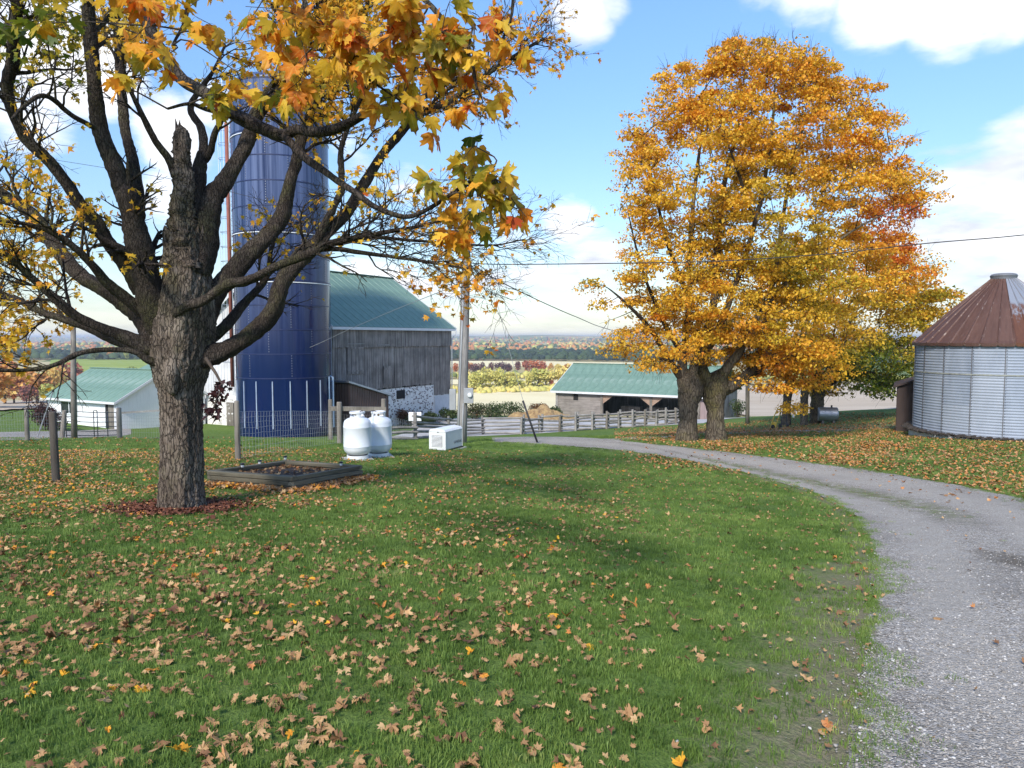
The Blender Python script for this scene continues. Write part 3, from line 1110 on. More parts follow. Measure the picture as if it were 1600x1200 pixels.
_tm = {}
_trunk = MB().tube([(0, 0, -0.05), (0.01, 0, 0.2), (0, 0.01, 0.45), (0.02, 0, 0.7)], [0.03, 0.024, 0.018, 0.006], 6)
_trunk.tube([(0, 0, 0.3), (0.12, 0.05, 0.5), (0.2, 0.08, 0.62)], [0.014, 0.01, 0.004], 5)
_trunk.tube([(0, 0, 0.27), (-0.12, -0.04, 0.5), (-0.2, 0.03, 0.6)], [0.014, 0.01, 0.004], 5)
_tk = bpy.data.meshes.new('trunk')
_tk.from_pydata(_trunk.v, [], _trunk.f)
_tk.materials.append(M_TWIG)
ORD = ['first', 'second', 'third', 'fourth', 'fifth', 'sixth', 'seventh', 'eighth', 'ninth', 'tenth', 'eleventh', 'twelfth', 'thirteenth', 'fourteenth', 'fifteenth', 'sixteenth',
       'seventeenth', 'eighteenth', 'nineteenth', 'twentieth']


def cname(t):
    return ['dark green', 'green', 'yellow green', 'golden yellow', 'orange', 'red orange', 'purple brown', 'bare grey'][int(np.searchsorted([0.1, 0.25, 0.4, 0.55, 0.69, 0.82, 0.94], t))]


def far_tree(px, py, hpx, tint, label, group, k, name='maple_tree'):
    g = G(px, py)
    h = hpx / F * g[1]
    e = empty(name, (g[0], g[1], g[2] - 0.1), label, 'tree', group, rz=(k * 2.4) % 6.28)
    key = (k % 7, round(tint, 2))
    if key not in _tm:
        _tm[key] = far_tree_mesh(*key)
    c = link('crown', _tm[key], e, M_FAR)
    t = link('trunk', _tk, e)
    wd = 1.0 + 0.35 * math.sin(k * 1.7)
    e.scale = (h * wd, h * wd, h)
    c['kind'] = 'stuff'
    return e


rg = np.random.default_rng(8)
k_ = 0
# lower row: yellow green trees at the far side of the stubble field
row = [(738, 613, 30, .36), (751, 612, 34, .38), (766, 611, 37, .40), (781, 611, 38, .36), (794, 610, 33, .42), (806, 611, 24, .34), (817, 611, 21, .38), (829, 610, 31, .40),
       (841, 609, 35, .33), (853, 609, 33, .44), (862, 609, 20, .74), (874, 608, 34, .46), (888, 607, 40, .5), (901, 606, 42, .55)]
for i_, (a, b, c, d) in enumerate(row):
    far_tree(a, b, c, d, f"{cname(d)} tree, {ORD[i_]} from the utility pole in the row behind the stubble field", 'trees in the lower valley row', k_)
    k_ += 1
row = [(712, 586, 20, .76), (728, 586, 22, .70), (741, 586, 19, .9), (754, 585, 20, .92), (768, 585, 21, .9), (782, 584, 20, .94), (795, 584, 19, .92), (808, 584, 21, .88), (822, 584, 22, .80),
       (836, 583, 21, .76), (848, 583, 20, .78), (860, 583, 18, .62), (873, 583, 16, .48), (886, 582, 17, .7), (900, 582, 16, .5), (914, 581, 14, .45)]
for i_, (a, b, c, d) in enumerate(row):
    far_tree(a, b, c, d, f"{cname(d)} tree, {ORD[i_]} from the barn corner in the upper row below the blue forest", 'trees in the upper valley row', k_)
    k_ += 1
row = [(-20, 640, 75, .66), (8, 633, 60, .6), (22, 632, 74, .72), (42, 636, 40, .86), (58, 632, 66, .64), (74, 634, 36, .3), (84, 630, 60, .56), (98, 632, 34, .34), (112, 612, 48, .82), (128, 610, 30, .62),
       (205, 600, 30, .2), (150, 563, 16, .2), (175, 562, 14, .66), (198, 563, 16, .3), (222, 563, 15, .6)]
for i_, (a, b, c, d) in enumerate(row):
    far_tree(a, b, c, d, f"{cname(d)} tree, {ORD[i_]} counted from the picture's left edge behind the white shed", 'trees behind the white shed', k_)
    k_ += 1


def forest(name, lines, tints, hpx, spacing, label, seed, sz=1.0):
    """a far wood: thousands of small crowns, one mass; lines = (front polyline px, back polyline px)"""
    r = np.random.default_rng(seed)
    ico = np.array([(0, 0, 1.0), (0.8, 0, 0.55), (0.25, 0.76, 0.55), (-0.65, 0.47, 0.55), (-0.65, -0.47, 0.55), (0.25, -0.76, 0.55), (0.75, 0.4, -0.25), (-0.3, 0.85, -0.25),
                    (-0.9, 0, -0.25), (-0.3, -0.85, -0.25), (0.75, -0.4, -0.25)])
    fc = np.array([(0, 1, 2), (0, 2, 3), (0, 3, 4), (0, 4, 5), (0, 5, 1), (1, 6, 2), (2, 7, 3), (3, 8, 4), (4, 9, 5), (5, 10, 1), (6, 7, 2), (7, 8, 3), (8, 9, 4), (9, 10, 5), (10, 6, 1)])
    fr, bk = np.array(lines[0], float), np.array(lines[1], float)
    pts = []
    x = fr[0, 0]
    while x < fr[-1, 0]:
        y0 = np.interp(x, fr[:, 0], fr[:, 1])
        y1 = np.interp(x, bk[:, 0], bk[:, 1])
        g0, g1 = G(x, y0), G(x, y1)
        for t in np.linspace(0, 1, max(2, int(abs(y0 - y1) * spacing[1]) + 2)):
            d = g0[1] * (1 - t) + g1[1] * t
            xx = (x + r.uniform(-2, 2) - 800) / F * d * 1.0 / (_cp)
            pts.append((xx, d * r.uniform(0.985, 1.015), hpx * d / F))
        x += spacing[0] * r.uniform(0.7, 1.3)
    pts = np.array(pts)
    n = len(pts)
    z = gz(pts[:, 0], pts[:, 1])
    h = pts[:, 2] * r.uniform(0.5, 1.4, n)
    V = ico[None] * (1 + r.normal(0, 0.16, (n, len(ico), 1)))
    V = V * np.stack([h * r.uniform(0.45, 0.8, n), h * r.uniform(0.45, 0.8, n), h * 0.55], -1)[:, None] * sz
    V = V + np.stack([pts[:, 0], pts[:, 1], z + h * 0.42], -1)[:, None]
    Fa = (fc[None] + (np.arange(n) * len(ico))[:, None, None]).reshape(-1, 3)
    u = 0.5 + 0.28 * np.sin(pts[:, 0] / pts[:, 1] * 60 + pts[:, 1] / 90.0) + r.normal(0, 0.22, n)
    tt = np.interp(np.clip(u, 0, 1), np.linspace(0, 1, len(tints)), tints)
    me = npmesh(name, V.reshape(-1, 3), Fa, attrs={'tint': np.repeat(tt, len(fc))})
    o = link(name, me, None, M_FAR)
    return tag(o, label, None, None, 'stuff')


forest('conifer_forest', ([(-300, 561), (600, 563), (800, 563), (1000, 565), (1300, 566), (1900, 566)], [(-300, 556), (600, 557), (800, 555.5), (1000, 558), (1300, 559), (1900, 558)]), [0.0, 0.03, 0.10, 0.05, 0.14, 0.0], 10, (3.2, 0.9),
       'dark blue green band of forest crossing the valley', 1)
forest('autumn_forest', ([(-300, 549), (400, 549), (700, 548), (1000, 551), (1400, 550), (1900, 550)], [(-300, 540), (600, 540), (1000, 541), (1900, 541)]), [0.12, 0.2, 0.62, 0.72, 0.66, 0.3, 0.15, 0.05], 5.5, (4, 0.55),
       'orange and green autumn woods behind the dark forest band', 2)
forest('hilltop_forest', ([(-300, 538), (500, 537), (1900, 537)], [(-300, 529), (500, 529), (1900, 529)]), [0.15, 0.05, 0.8, 0.6, 0.2, 0.88], 2.6, (5, 0.7), 'hazy woods along the distant hills', 3)
forest('hedgerow', ([(-300, 592), (200, 592), (700, 592), (900, 590), (1500, 598), (1900, 598)], [(-300, 591), (200, 591), (700, 591), (900, 589), (1500, 597), (1900, 597)]), [0.33, 0.4, 0.2, 0.5], 8, (4, 0.5),
       'low yellow green hedgerow across the valley floor', 4)
forest('brushwood', ([(560, 616), (700, 616), (905, 611)], [(560, 612), (700, 612), (905, 608)]), [0.4, 0.48, 0.36, 0.55], 8, (4, 0.5), 'low golden scrub along the far edge of the stubble field', 5)
# ------------------------------------------------------------------ grass, gravel and litter
def scatter(name, pts, rot, scl, variants, mats_=None, label=None):
    """one stuff object: geometry nodes put one of the variant meshes on every point"""
    me = bpy.data.meshes.new(name)
    me.vertices.add(len(pts))
    me.vertices.foreach_set('co', np.ascontiguousarray(pts, np.float32).ravel())
    a = me.attributes.new('rot', 'FLOAT_VECTOR', 'POINT')
    a.data.foreach_set('vector', np.ascontiguousarray(rot, np.float32).ravel())
    a = me.attributes.new('scl', 'FLOAT', 'POINT')
    a.data.foreach_set('value', np.ascontiguousarray(scl, np.float32))
    a = me.attributes.new('pick', 'INT', 'POINT')
    a.data.foreach_set('value', RNG.integers(0, len(variants), len(pts)).astype(np.int32))
    o = link(name, me)
    src = bpy.data.collections.new(name + '_source')
    for i, vm in enumerate(variants):
        so = bpy.data.objects.new('piece', vm)
        src.objects.link(so)
    ng = bpy.data.node_groups.new(name, 'GeometryNodeTree')
    ng.interface.new_socket('Geometry', in_out='INPUT', socket_type='NodeSocketGeometry')
    ng.interface.new_socket('Geometry', in_out='OUTPUT', socket_type='NodeSocketGeometry')
    N = ng.nodes
    gi, go = N.new('NodeGroupInput'), N.new('NodeGroupOutput')
    ci = N.new('GeometryNodeCollectionInfo')
    ci.inputs['Collection'].default_value = src
    ci.inputs['Separate Children'].default_value = True
    ci.inputs['Reset Children'].default_value = True
    ip = N.new('GeometryNodeInstanceOnPoints')
    ip.inputs['Pick Instance'].default_value = True

    def attr(nm, dt):
        q = N.new('GeometryNodeInputNamedAttribute')
        q.data_type = dt
        q.inputs['Name'].default_value = nm
        return q.outputs['Attribute']
    L = ng.links.new
    L(gi.outputs[0], ip.inputs['Points'])
    L(ci.outputs[0], ip.inputs['Instance'])
    L(attr('pick', 'INT'), ip.inputs['Instance Index'])
    L(attr('rot', 'FLOAT_VECTOR'), ip.inputs['Rotation'])
    L(attr('scl', 'FLOAT'), ip.inputs['Scale'])
    L(ip.outputs[0], go.inputs[0])
    md = o.modifiers.new('scatter', 'NODES')
    md.node_group = ng
    o['kind'] = 'stuff'
    if label:
        o['label'] = label
    return o


def blade_patch(seed, n, rad, h, lean=0.35):
    r = np.random.default_rng(seed)
    V, Fc = [], []
    for i in range(n):
        a, rr = r.uniform(0, 6.28), rad * math.sqrt(r.uniform(0, 1))
        x, y = math.cos(a) * rr, math.sin(a) * rr
        hh = h * r.uniform(0.45, 1.15)
        b = r.uniform(0, 6.28)
        wd = r.uniform(0.0016, 0.0032)
        dx, dy = math.cos(b), math.sin(b)
        l = r.uniform(0.1, 1.0) * lean * hh * 2
        la = r.uniform(0, 6.28)
        lx, ly = math.cos(la) * l, math.sin(la) * l
        k = len(V)
        V += [(x - dx * wd, y - dy * wd, -0.01), (x + dx * wd, y + dy * wd, -0.01), (x + lx * 0.4 - dx * wd * 0.8, y + ly * 0.4 - dy * wd * 0.8, hh * 0.6),
              (x + lx * 0.4 + dx * wd * 0.8, y + ly * 0.4 + dy * wd * 0.8, hh * 0.6), (x + lx, y + ly, hh)]
        Fc += [(k, k + 1, k + 3), (k, k + 3, k + 2), (k + 2, k + 3, k + 4)]
    return np.array(V), np.array(Fc)


def grassmat():
    m, t, o = material('grass_blade')
    geo = t.n('ShaderNodeNewGeometry')
    oi = t.n('ShaderNodeObjectInfo')
    pos = geo.outputs['Position']
    big = t.noise(pos, 0.6, 4, 0.6)
    f = t.math('ADD', t.math('MULTIPLY', oi.outputs['Random'], 0.45), t.math('MULTIPLY', t.ramp(big, [(0.3, 0), (0.7, 1)]), 0.50))
    c = t.ramp(f, [(0.15, (0.062, 0.112, 0.023)), (0.45, (0.135, 0.22, 0.044)), (0.75, (0.23, 0.32, 0.076)), (0.95, (0.42, 0.41, 0.17))])
    d = t.n('ShaderNodeBsdfPrincipled')
    t.put(d.inputs['Base Color'], c)
    d.inputs['Roughness'].default_value = 0.55
    d.inputs['Specular IOR Level'].default_value = 0.3
    tr = t.n('ShaderNodeBsdfTranslucent', i_0=c)
    mx = t.n('ShaderNodeMixShader', i_0=0.3)
    t.put(mx.inputs[1], d.outputs[0])
    t.put(mx.inputs[2], tr.outputs[0])
    t.put(o.inputs[0], mx.outputs[0])
    return m


M_BLADE = grassmat()
gv = []
for k in range(6):
    V_, F_ = blade_patch(k, 34, 0.075, 0.042)
    me = npmesh('grass_tuft', V_, F_)
    me.materials.append(M_BLADE)
    gv.append(me)
YARDP = np.vstack([YARD, YARDB[::-1]])
BEDC = None


def turf_ok(x, y, margin=0.0):
    dr_in = inside(x, y, DRIVE)
    de = np.minimum(edist(x, y, DL), edist(x, y, DR))
    ok = ~dr_in | (de < 0.05)
    ok &= ~inside(x, y, YARDP)
    return ok, dr_in, de


def sample_zone(y0, y1, density, r, spread=0.88, xlo=None, xhi=None):
    area = spread * (y1 * y1 - y0 * y0)
    n = int(area * density)
    y = np.sqrt(r.uniform(y0 * y0, y1 * y1, n))
    x = r.uniform(-1, 1, n) * spread * y
    if xlo is not None:
        k = (x > xlo) & (x < xhi)
        x, y = x[k], y[k]
    return x, y


rg = np.random.default_rng(77)
gx_, gy_ = [], []
gs_ = []
for y0, y1, dn, sc in ((2.4, 6, 210, 0.85), (6, 11, 120, 1.0), (11, 20, 45, 1.15), (20, 34, 16, 1.4)):
    x, y = sample_zone(y0, y1, dn, rg)
    ok, din, de = turf_ok(x, y)
    # thin out beside the driveway
    dl_ = edist(x, y, DL)
    thin = np.clip(dl_ / np.where(y < 7.5, 1.05, 0.45), 0.34, 1) * np.where(din, 0.25, 1.0)
    ok &= rg.uniform(0, 1, len(x)) < thin
    gx_.append(x[ok]); gy_.append(y[ok]); gs_.append(rg.uniform(0.7, 1.3, ok.sum()) * sc)
# grass along the hump between the wheel tracks
t_ = rg.uniform(0, 1, 900)
ca, cb = resample(DL, 400), resample(DR, 400)
ii = rg.integers(170, 300, 900)
v_ = rg.normal(0.49, 0.045, 900)
mx_ = ca[ii] * (1 - v_[:, None]) + cb[ii] * v_[:, None]
sel = (mx_[:, 1] > 11) & (mx_[:, 1] < 21)
gx_.append(mx_[sel, 0]); gy_.append(mx_[sel, 1]); gs_.append(rg.uniform(0.35, 0.7, sel.sum()))
for E_, sg_ in ((DL, 1), (DR, -1)):
    e_ = resample(E_[3:], 3000)
    tn_ = np.gradient(e_, axis=0)
    tn_ /= np.linalg.norm(tn_, axis=1)[:, None] + 1e-9
    nn_ = np.stack([tn_[:, 1], -tn_[:, 0]], 1) * sg_
    off_ = np.abs(rg.normal(0, 0.09, 3000)) * (1 + 0.8 * np.sin(np.arange(3000) * 0.05) + 0.6 * np.sin(np.arange(3000) * 0.017))
    p_ = e_ + nn_ * off_[:, None]
    kk = (p_[:, 1] < 27) & (rg.uniform(0, 1, 3000) < 0.75)
    gx_.append(p_[kk, 0]); gy_.append(p_[kk, 1]); gs_.append(rg.uniform(0.4, 0.95, kk.sum()))
gx_, gy_, gs_ = np.concatenate(gx_), np.concatenate(gy_), np.concatenate(gs_)
rot = np.stack([np.full(len(gx_), -0.09), np.zeros(len(gx_)), rg.uniform(0, 6.28, len(gx_))], 1)
scatter('grass', np.stack([gx_, gy_, gz(gx_, gy_)], 1), rot, gs_, gv, label='short mown green grass of the lawn')

# ---- loose stones on the driveway
sv = []
M_STONE, t, o_ = material('limestone_chip')
oi = t.n('ShaderNodeObjectInfo')
cc = t.ramp(oi.outputs['Random'], [(0.0, (0.13, 0.115, 0.098)), (0.4, (0.29, 0.262, 0.228)), (0.8, (0.40, 0.38, 0.355)), (1.0, (0.54, 0.52, 0.49))])
bb = t.n('ShaderNodeBsdfPrincipled', i_0=cc)
bb.inputs['Roughness'].default_value = 0.9
t.put(o_.inputs[0], bb.outputs[0])
for k in range(6):
    r = np.random.default_rng(k)
    ph = (1 + 5 ** 0.5) / 2
    iv = np.array([(-1, ph, 0), (1, ph, 0), (-1, -ph, 0), (1, -ph, 0), (0, -1, ph), (0, 1, ph), (0, -1, -ph), (0, 1, -ph), (ph, 0, -1), (ph, 0, 1), (-ph, 0, -1), (-ph, 0, 1)]) / 1.9
    iff = np.array([(0, 11, 5), (0, 5, 1), (0, 1, 7), (0, 7, 10), (0, 10, 11), (1, 5, 9), (5, 11, 4), (11, 10, 2), (10, 7, 6), (7, 1, 8), (3, 9, 4), (3, 4, 2), (3, 2, 6), (3, 6, 8), (3, 8, 9), (4, 9, 5), (2, 4, 11),
                    (6, 2, 10), (8, 6, 7), (9, 8, 1)])
    iv = iv * (1 + r.normal(0, 0.16, (12, 1))) * np.array([1.0, 0.8, 0.5])
    me = npmesh('stone', iv * 0.5, iff)
    me.materials.append(M_STONE)
    sv.append(me)
sxl, syl, ssl = [], [], []
for y0, y1, dn in ((2.4, 5, 1500), (5, 8, 550), (8, 13, 130)):
    x, y = sample_zone(y0, y1, dn, rg, xlo=0.5, xhi=9)
    din = inside(x, y, DRIVE)
    dl_ = edist(x, y, DL)
    k = (din & (rg.uniform(0, 1, len(x)) < 0.85)) | (~din & (rg.uniform(0, 1, len(x)) < 0.3 * np.exp(-dl_ / 0.16)))
    sxl.append(x[k]); syl.append(y[k]); ssl.append(rg.gamma(3.0, 0.0030, k.sum()) + 0.004)
sxl, syl, ssl = np.concatenate(sxl), np.concatenate(syl), np.concatenate(ssl)
rot = np.stack([rg.normal(0, 0.4, len(sxl)), rg.normal(0, 0.4, len(sxl)), rg.uniform(0, 6.28, len(sxl))], 1)
scatter('gravel', np.stack([sxl, syl, gz(sxl, syl) + 0.014], 1), rot, ssl, sv, label='loose grey limestone chips on the driveway')


# ---- fallen leaves
TREE0 = G(283, 795)


def bed_pt(px, py):
    return G(px, py)


BED = [bed_pt(330, 757), bed_pt(457, 768), bed_pt(562, 748), bed_pt(445, 739)]
BEDP = np.array([b[:2] for b in BED])


def litter_density(px, py, x, y):
    """leaves per square metre by where the photograph shows them"""
    d = np.full(len(px), 9.0)
    d += 26 * np.clip((700 - px) / 700, 0, 1) * (py > 800)
    d += 12 * (py > 900) * np.clip((1000 - px) / 300, 0, 1)
    d *= np.where((px > 1000) & (py > 760), 0.28, 1)
    lf = (py < 800) & (py > 690) & (px < 760)
    d = np.where(lf, 10 + 75 * np.clip((620 - px) / 400, 0, 1) * np.clip((py - 688) / 15, 0, 1), d)
    d = np.where((py < 760) & (px > 500) & (px < 900), 16, d)
    d = np.where((py >= 760) & (py < 900) & (px < 1000), d * 1.5 + 8, d)
    return d


clump = np.random.default_rng(3)
ncl = 900
ccy = np.sqrt(clump.uniform(2.5 ** 2, 24 ** 2, ncl))
ccy[:140] = np.sqrt(clump.uniform(2.7 ** 2, 6.5 ** 2, 140))
ccx = clump.uniform(-0.8, 0.8, ncl) * ccy
ccr = clump.uniform(0.12, 0.5, ncl)


def clumpiness(x, y):
    v = np.zeros(len(x))
    for a, b, r in zip(ccx, ccy, ccr):
        dx = np.abs(x - a) / (r * 1.5)
        dy = np.abs(y - b) / r
        v = np.maximum(v, np.exp(-(dx * dx + dy * dy)))
    return v


def lay(x, y, rng, size, tint, name, tmpl, lift, tilt, parent=None, mat=None, curl=(0.5, 0.4)):
    n = len(x)
    z = gz(x, y) + lift
    R = rotmats(rng.uniform(0, 6.28, n), rng.normal(0, tilt, n) - 0.09, rng.normal(0, tilt, n))
    return leaves(name, tmpl, np.stack([x, y, z], 1), R, size, tint, mat or M_LITTER, parent, curl=curl, rng=rng, centre=True)


rg = np.random.default_rng(19)
x, y = sample_zone(2.4, 22, 120, rg, spread=0.76)
px, py = proj(x, y, gz(x, y))
ok, din, de = turf_ok(x, y)
dn = litter_density(px, py, x, y)
keep = rg.uniform(0, 120, len(x)) < dn * (0.17 + 3.2 * clumpiness(x, y) ** 1.7)
keep &= ok | (rg.uniform(0, 1, len(x)) < 0.05)
keep &= ~inside(x, y, BEDP) & (np.hypot(x - TREE0[0], y - TREE0[1]) > 0.36)
right_side = inside(x, y, DRIVE) | (px > 1400) & (py < 800)
x, y, px, py, din = x[keep], y[keep], px[keep], py[keep], din[keep]
tint = np.clip(rg.beta(1.7, 2.3, len(x)) * 0.85, 0, 1)
hot = (rg.uniform(0, 1, len(x)) < np.where((py < 800) & (px < 760), 0.62, np.where(py < 900, 0.22, 0.10)))
tint[hot] = rg.choice([0.70, 0.74, 0.78, 0.82, 0.86, 0.92, 0.97, 1.0], hot.sum(), p=[.2, .2, .2, .14, .1, .06, .05, .05]) + rg.uniform(-.02, .02, hot.sum())
size = rg.uniform(0.034, 0.086, len(x)) * np.where(py > 950, 1.0, 0.9)
order = np.argsort(y)
x, y, tint, size = x[order], y[order], tint[order], size[order]
inview = (np.abs(x) < 0.71 * y) & (y > 2.95)
idx = np.where(inview)[0][:290]
one = np.zeros(len(x), bool)
one[idx] = True
# the largest ones singly, sharing a few curled meshes
LM = []
for k in range(26):
    r = np.random.default_rng(500 + k)
    T_, F_ = LEAF_HI
    V_ = np.zeros((len(T_), 3))
    V_[:, 0] = T_[:, 0]
    V_[:, 1] = T_[:, 1] - 0.4
    c1, c2, c3, c4 = r.normal(0.0, 0.6), r.normal(-0.8, 0.6), r.normal(0, 0.8), r.normal(-0.2, 0.7)
    V_[:, 2] = c1 * np.abs(V_[:, 0]) ** 1.3 + c2 * V_[:, 1] ** 2 + c3 * V_[:, 0] * V_[:, 1] + c4 * np.maximum(0, V_[:, 0]) ** 2 + r.normal(0, 0.06, len(T_))
    st = MB()
    st.tube([(0, -0.36, 0), (0.02, -0.6, 0.03), (0.06, -0.85, 0.0)], [0.012, 0.009, 0.012], 3)
    Vs = np.vstack([V_, np.array(st.v)])
    tf = [f for f in st.f]
    tri = [tuple(q) for q in F_]
    me = bpy.data.meshes.new('leaf')
    me.from_pydata([tuple(v) for v in Vs], [], tri + [tuple(i + len(V_) for i in f) for f in tf])
    me.update()
    ta = np.clip([0.12, 0.3, 0.42, 0.5, 0.58, 0.35, 0.64, 0.46, 0.2, 0.55, 0.74, 0.52, 0.4, 0.86, 0.48, 0.3, 0.93, 0.6, 0.38, 0.5, 0.25, 0.68, 0.45, 0.96, 0.56, 0.1][k], 0, 1)
    a = me.attributes.new('tint', 'FLOAT', 'FACE')
    a.data.foreach_set('value', np.full(len(me.polygons), ta, np.float32))
    me.materials.append(M_LITTER)
    LM.append(me)
# common tints weigh more
pick = [0, 1, 2, 3, 4, 5, 6, 7, 8, 9, 11, 12, 14, 15, 17, 18, 19, 20, 21, 22, 24, 25] * 2 + [10, 13, 16, 23]
for i in idx:
    k = pick[int(rg.integers(len(pick)))]
    ob = bpy.data.objects.new('leaf', LM[k])
    COL.objects.link(ob)
    ob.parent = lawn
    ob.location = (x[i], y[i], float(gz(x[i], y[i])) + 0.022 + rg.uniform(0, 0.016))
    ob.rotation_euler = (rg.normal(-0.09, 0.20), rg.normal(0, 0.20), rg.uniform(0, 6.28))
    s_ = size[i] * 1.05
    ob.scale = (s_ * rg.uniform(0.55, 1.05), s_ * rg.uniform(0.7, 1.1), s_ * rg.uniform(0.6, 1.2))
nr = ~one & (y < 8.5)
lay(x[nr], y[nr], rg, size[nr], tint[nr], 'fallen_leaves', LEAF_HI, 0.028, 0.25, curl=(0.7, 0.7))['label'] = 'brown and orange maple leaves strewn over the near lawn'
mr_ = ~one & (y >= 8.5)
lay(x[mr_], y[mr_], rg, size[mr_], tint[mr_], 'fallen_leaves', LEAF_LO, 0.035, 0.28)['label'] = 'orange and brown leaves drifted over the middle lawn'

# leaf carpet below the maples right of the driveway, and thinning toward the fence
rg = np.random.default_rng(23)
n = 150000
x = np.concatenate([rg.uniform(3, 34, n - 16000), rg.uniform(-24, 3, 16000)])
y = np.concatenate([rg.uniform(13, 50, n - 16000), rg.uniform(16, 50, 16000)])
px, py = proj(x, y, gz(x, y))
ok, din, de = turf_ok(x, y)
rt = 0.95 * np.exp(-(((px - 1270) / 280) ** 4 + ((py - 702) / 32) ** 4)) * (px > 960) * np.clip(0.55 + 0.6 * np.sin(x * 1.3 + 2 * np.sin(y * 0.7)) , 0.35, 1)
rt = np.maximum(rt, 0.55 * np.clip((px - 1330) / 150, 0, 1) * (py > 690) * (py < 800))
rt = np.maximum(rt, 0.2 * (px > 1000) * (py < 668) * (py > 645))
lt = 0.33 * np.clip((500 - px) / 400, 0, 1) * (py < 700) * (py > 684)
pz = np.where(px > 930, rt, lt)
keep = (rg.uniform(0, 1, n) < pz) & (ok | (rg.uniform(0, 1, n) < 0.06)) & (px > -150) & (px < 1850)
x, y, py = x[keep], y[keep], py[keep]
tint = np.where(rg.uniform(0, 1, len(x)) < 0.72, rg.uniform(0.70, 0.82, len(x)), rg.uniform(0.05, 0.6, len(x)))
lay(x, y, rg, rg.uniform(0.06, 0.105, len(x)), tint, 'fallen_leaves', LEAF_CLUMP, 0.03, 0.3)['label'] = 'thick orange carpet of leaves below the tall maples'

# drifts: round the trunk of the near maple, against the raised bed, and inside it
n = 1700
a = rg.uniform(0, 6.28, n)
r_ = 0.30 + np.abs(rg.normal(0, 0.27, n))
x = TREE0[0] + np.cos(a) * r_ * 1.25
y = TREE0[1] + np.sin(a) * r_
lay(x, y, rg, rg.uniform(0.035, 0.075, n), rg.beta(2, 2.4, n), 'bark_mulch', LEAF_LO, 0.045, 0.35, mat=M_MULCH)['label'] = 'dark red brown mulch ring around the near maple trunk'
xs_, ys_ = [], []
for (p, q, m_) in ((BED[0], BED[1], 430), (BED[1], BED[2], 560)):
    t_ = rg.uniform(-0.05, 1.12, m_)
    nx, ny = (q[1] - p[1]), -(q[0] - p[0])
    l_ = math.hypot(nx, ny)
    o2 = np.abs(rg.normal(0, 0.17, m_)) + 0.05
    xs_.append(p[0] + (q[0] - p[0]) * t_ + nx / l_ * o2)
    ys_.append(p[1] + (q[1] - p[1]) * t_ + ny / l_ * o2)
x, y = np.concatenate(xs_), np.concatenate(ys_)
lay(x, y, rg, rg.uniform(0.06, 0.11, len(x)), np.where(rg.uniform(0, 1, len(x)) < 0.6, rg.uniform(0.66, 0.9, len(x)), rg.uniform(0.1, 0.6, len(x))), 'fallen_leaves', LEAF_MID, 0.05, 0.4)['label'] = 'rusty leaves drifted against the timber bed'

# crumbled bits and small leaves everywhere in the turf
rg = np.random.default_rng(91)
x, y = sample_zone(2.6, 20, 60, rg, spread=0.76)
px, py = proj(x, y, gz(x, y))
ok, din, de = turf_ok(x, y)
k = (ok | (rg.uniform(0, 1, len(x)) < 0.08)) & ~inside(x, y, BEDP) & (rg.uniform(0, 1, len(x)) < np.where(px > 1000, 0.4, 0.35 + clumpiness(x, y)))
x, y = x[k], y[k]
lay(x, y, rg, rg.uniform(0.018, 0.05, len(x)), rg.beta(2, 2, len(x)) * 0.8, 'leaf_crumbs', LEAF_MID, 0.034, 0.35)['label'] = 'small crumbled bits of leaf caught in the turf'
# ------------------------------------------------------------------ buildings
ANG = math.atan2(0.872, 0.49)
UX = np.array([0.49, 0.872])
WY = np.array([-0.872, 0.49])
rb = random.Random(4)


def boards(mb, x0, x1, y, z0, z1, w, out, th=0.025, gap=0.02, jz=0.06, jy=0.008, horizontal=False, ztop=None, axis='x'):
    """a run of upright boards along local x (or y) at plane y (or x); out = -1/+1 outward side"""
    a = x0
    while a < x1 - 0.02:
        b = min(a + w * rb.uniform(0.75, 1.25), x1)
        o_ = rb.uniform(0, jy)
        lo = z0 + rb.uniform(-jz, jz * 0.3)
        m = (a + b) / 2
        hi = ztop(m) if ztop else z1
        p0, p1 = y + out * (th + o_), y
        p0, p1 = min(p0, p1), max(p0, p1)
        if axis == 'x':
            mb.box(a + gap / 2, b - gap / 2, p0, p1, lo, hi)
        else:
            mb.box(p0, p1, a + gap / 2, b - gap / 2, lo, hi)
        a = b
    return mb


def roof_sheets(parent, name, n, x0, width, y_eave, z_eave, y_ridge, z_ridge, mat, th=0.03):
    """identical metal sheets with a rib on each seam, laid side by side along local x"""
    mb = MB()
    d = Vector((0, y_ridge - y_eave, z_ridge - z_eave))
    nrm = Vector((0, -(z_ridge - z_eave), (y_ridge - y_eave))).normalized()
    if nrm.z < 0:
        nrm = -nrm
    a0 = Vector((0, y_eave, z_eave))
    prof_ = [(0.0, 0.0), (0.03, 0.035), (0.06, 0.0), (width * 0.5 - 0.02, 0.0), (width * 0.5, 0.012), (width * 0.5 + 0.02, 0), (width, 0.0)]
    segs = 4
    vs = []
    for i in range(segs + 1):
        q = a0 + d * (i / segs)
        for xx, hh in prof_:
            vs.append(q + Vector((xx, 0, 0)) + nrm * (hh + th))
    np_ = len(prof_)
    fs = [(i * np_ + j, i * np_ + j + 1, (i + 1) * np_ + j + 1, (i + 1) * np_ + j) for i in range(segs) for j in range(np_ - 1)]
    mb.add(vs, fs)
    b0 = [a0, a0 + Vector((width, 0, 0)), a0 + d + Vector((width, 0, 0)), a0 + d]
    mb.add(b0, [(0, 3, 2, 1)])
    me = bpy.data.meshes.new(name)
    me.from_pydata(mb.v, [], mb.f)
    me.materials.append(mat)
    for i in range(n):
        o = link(name, me, parent)
        o.location = (x0 + i * width, 0, 0)
    return me


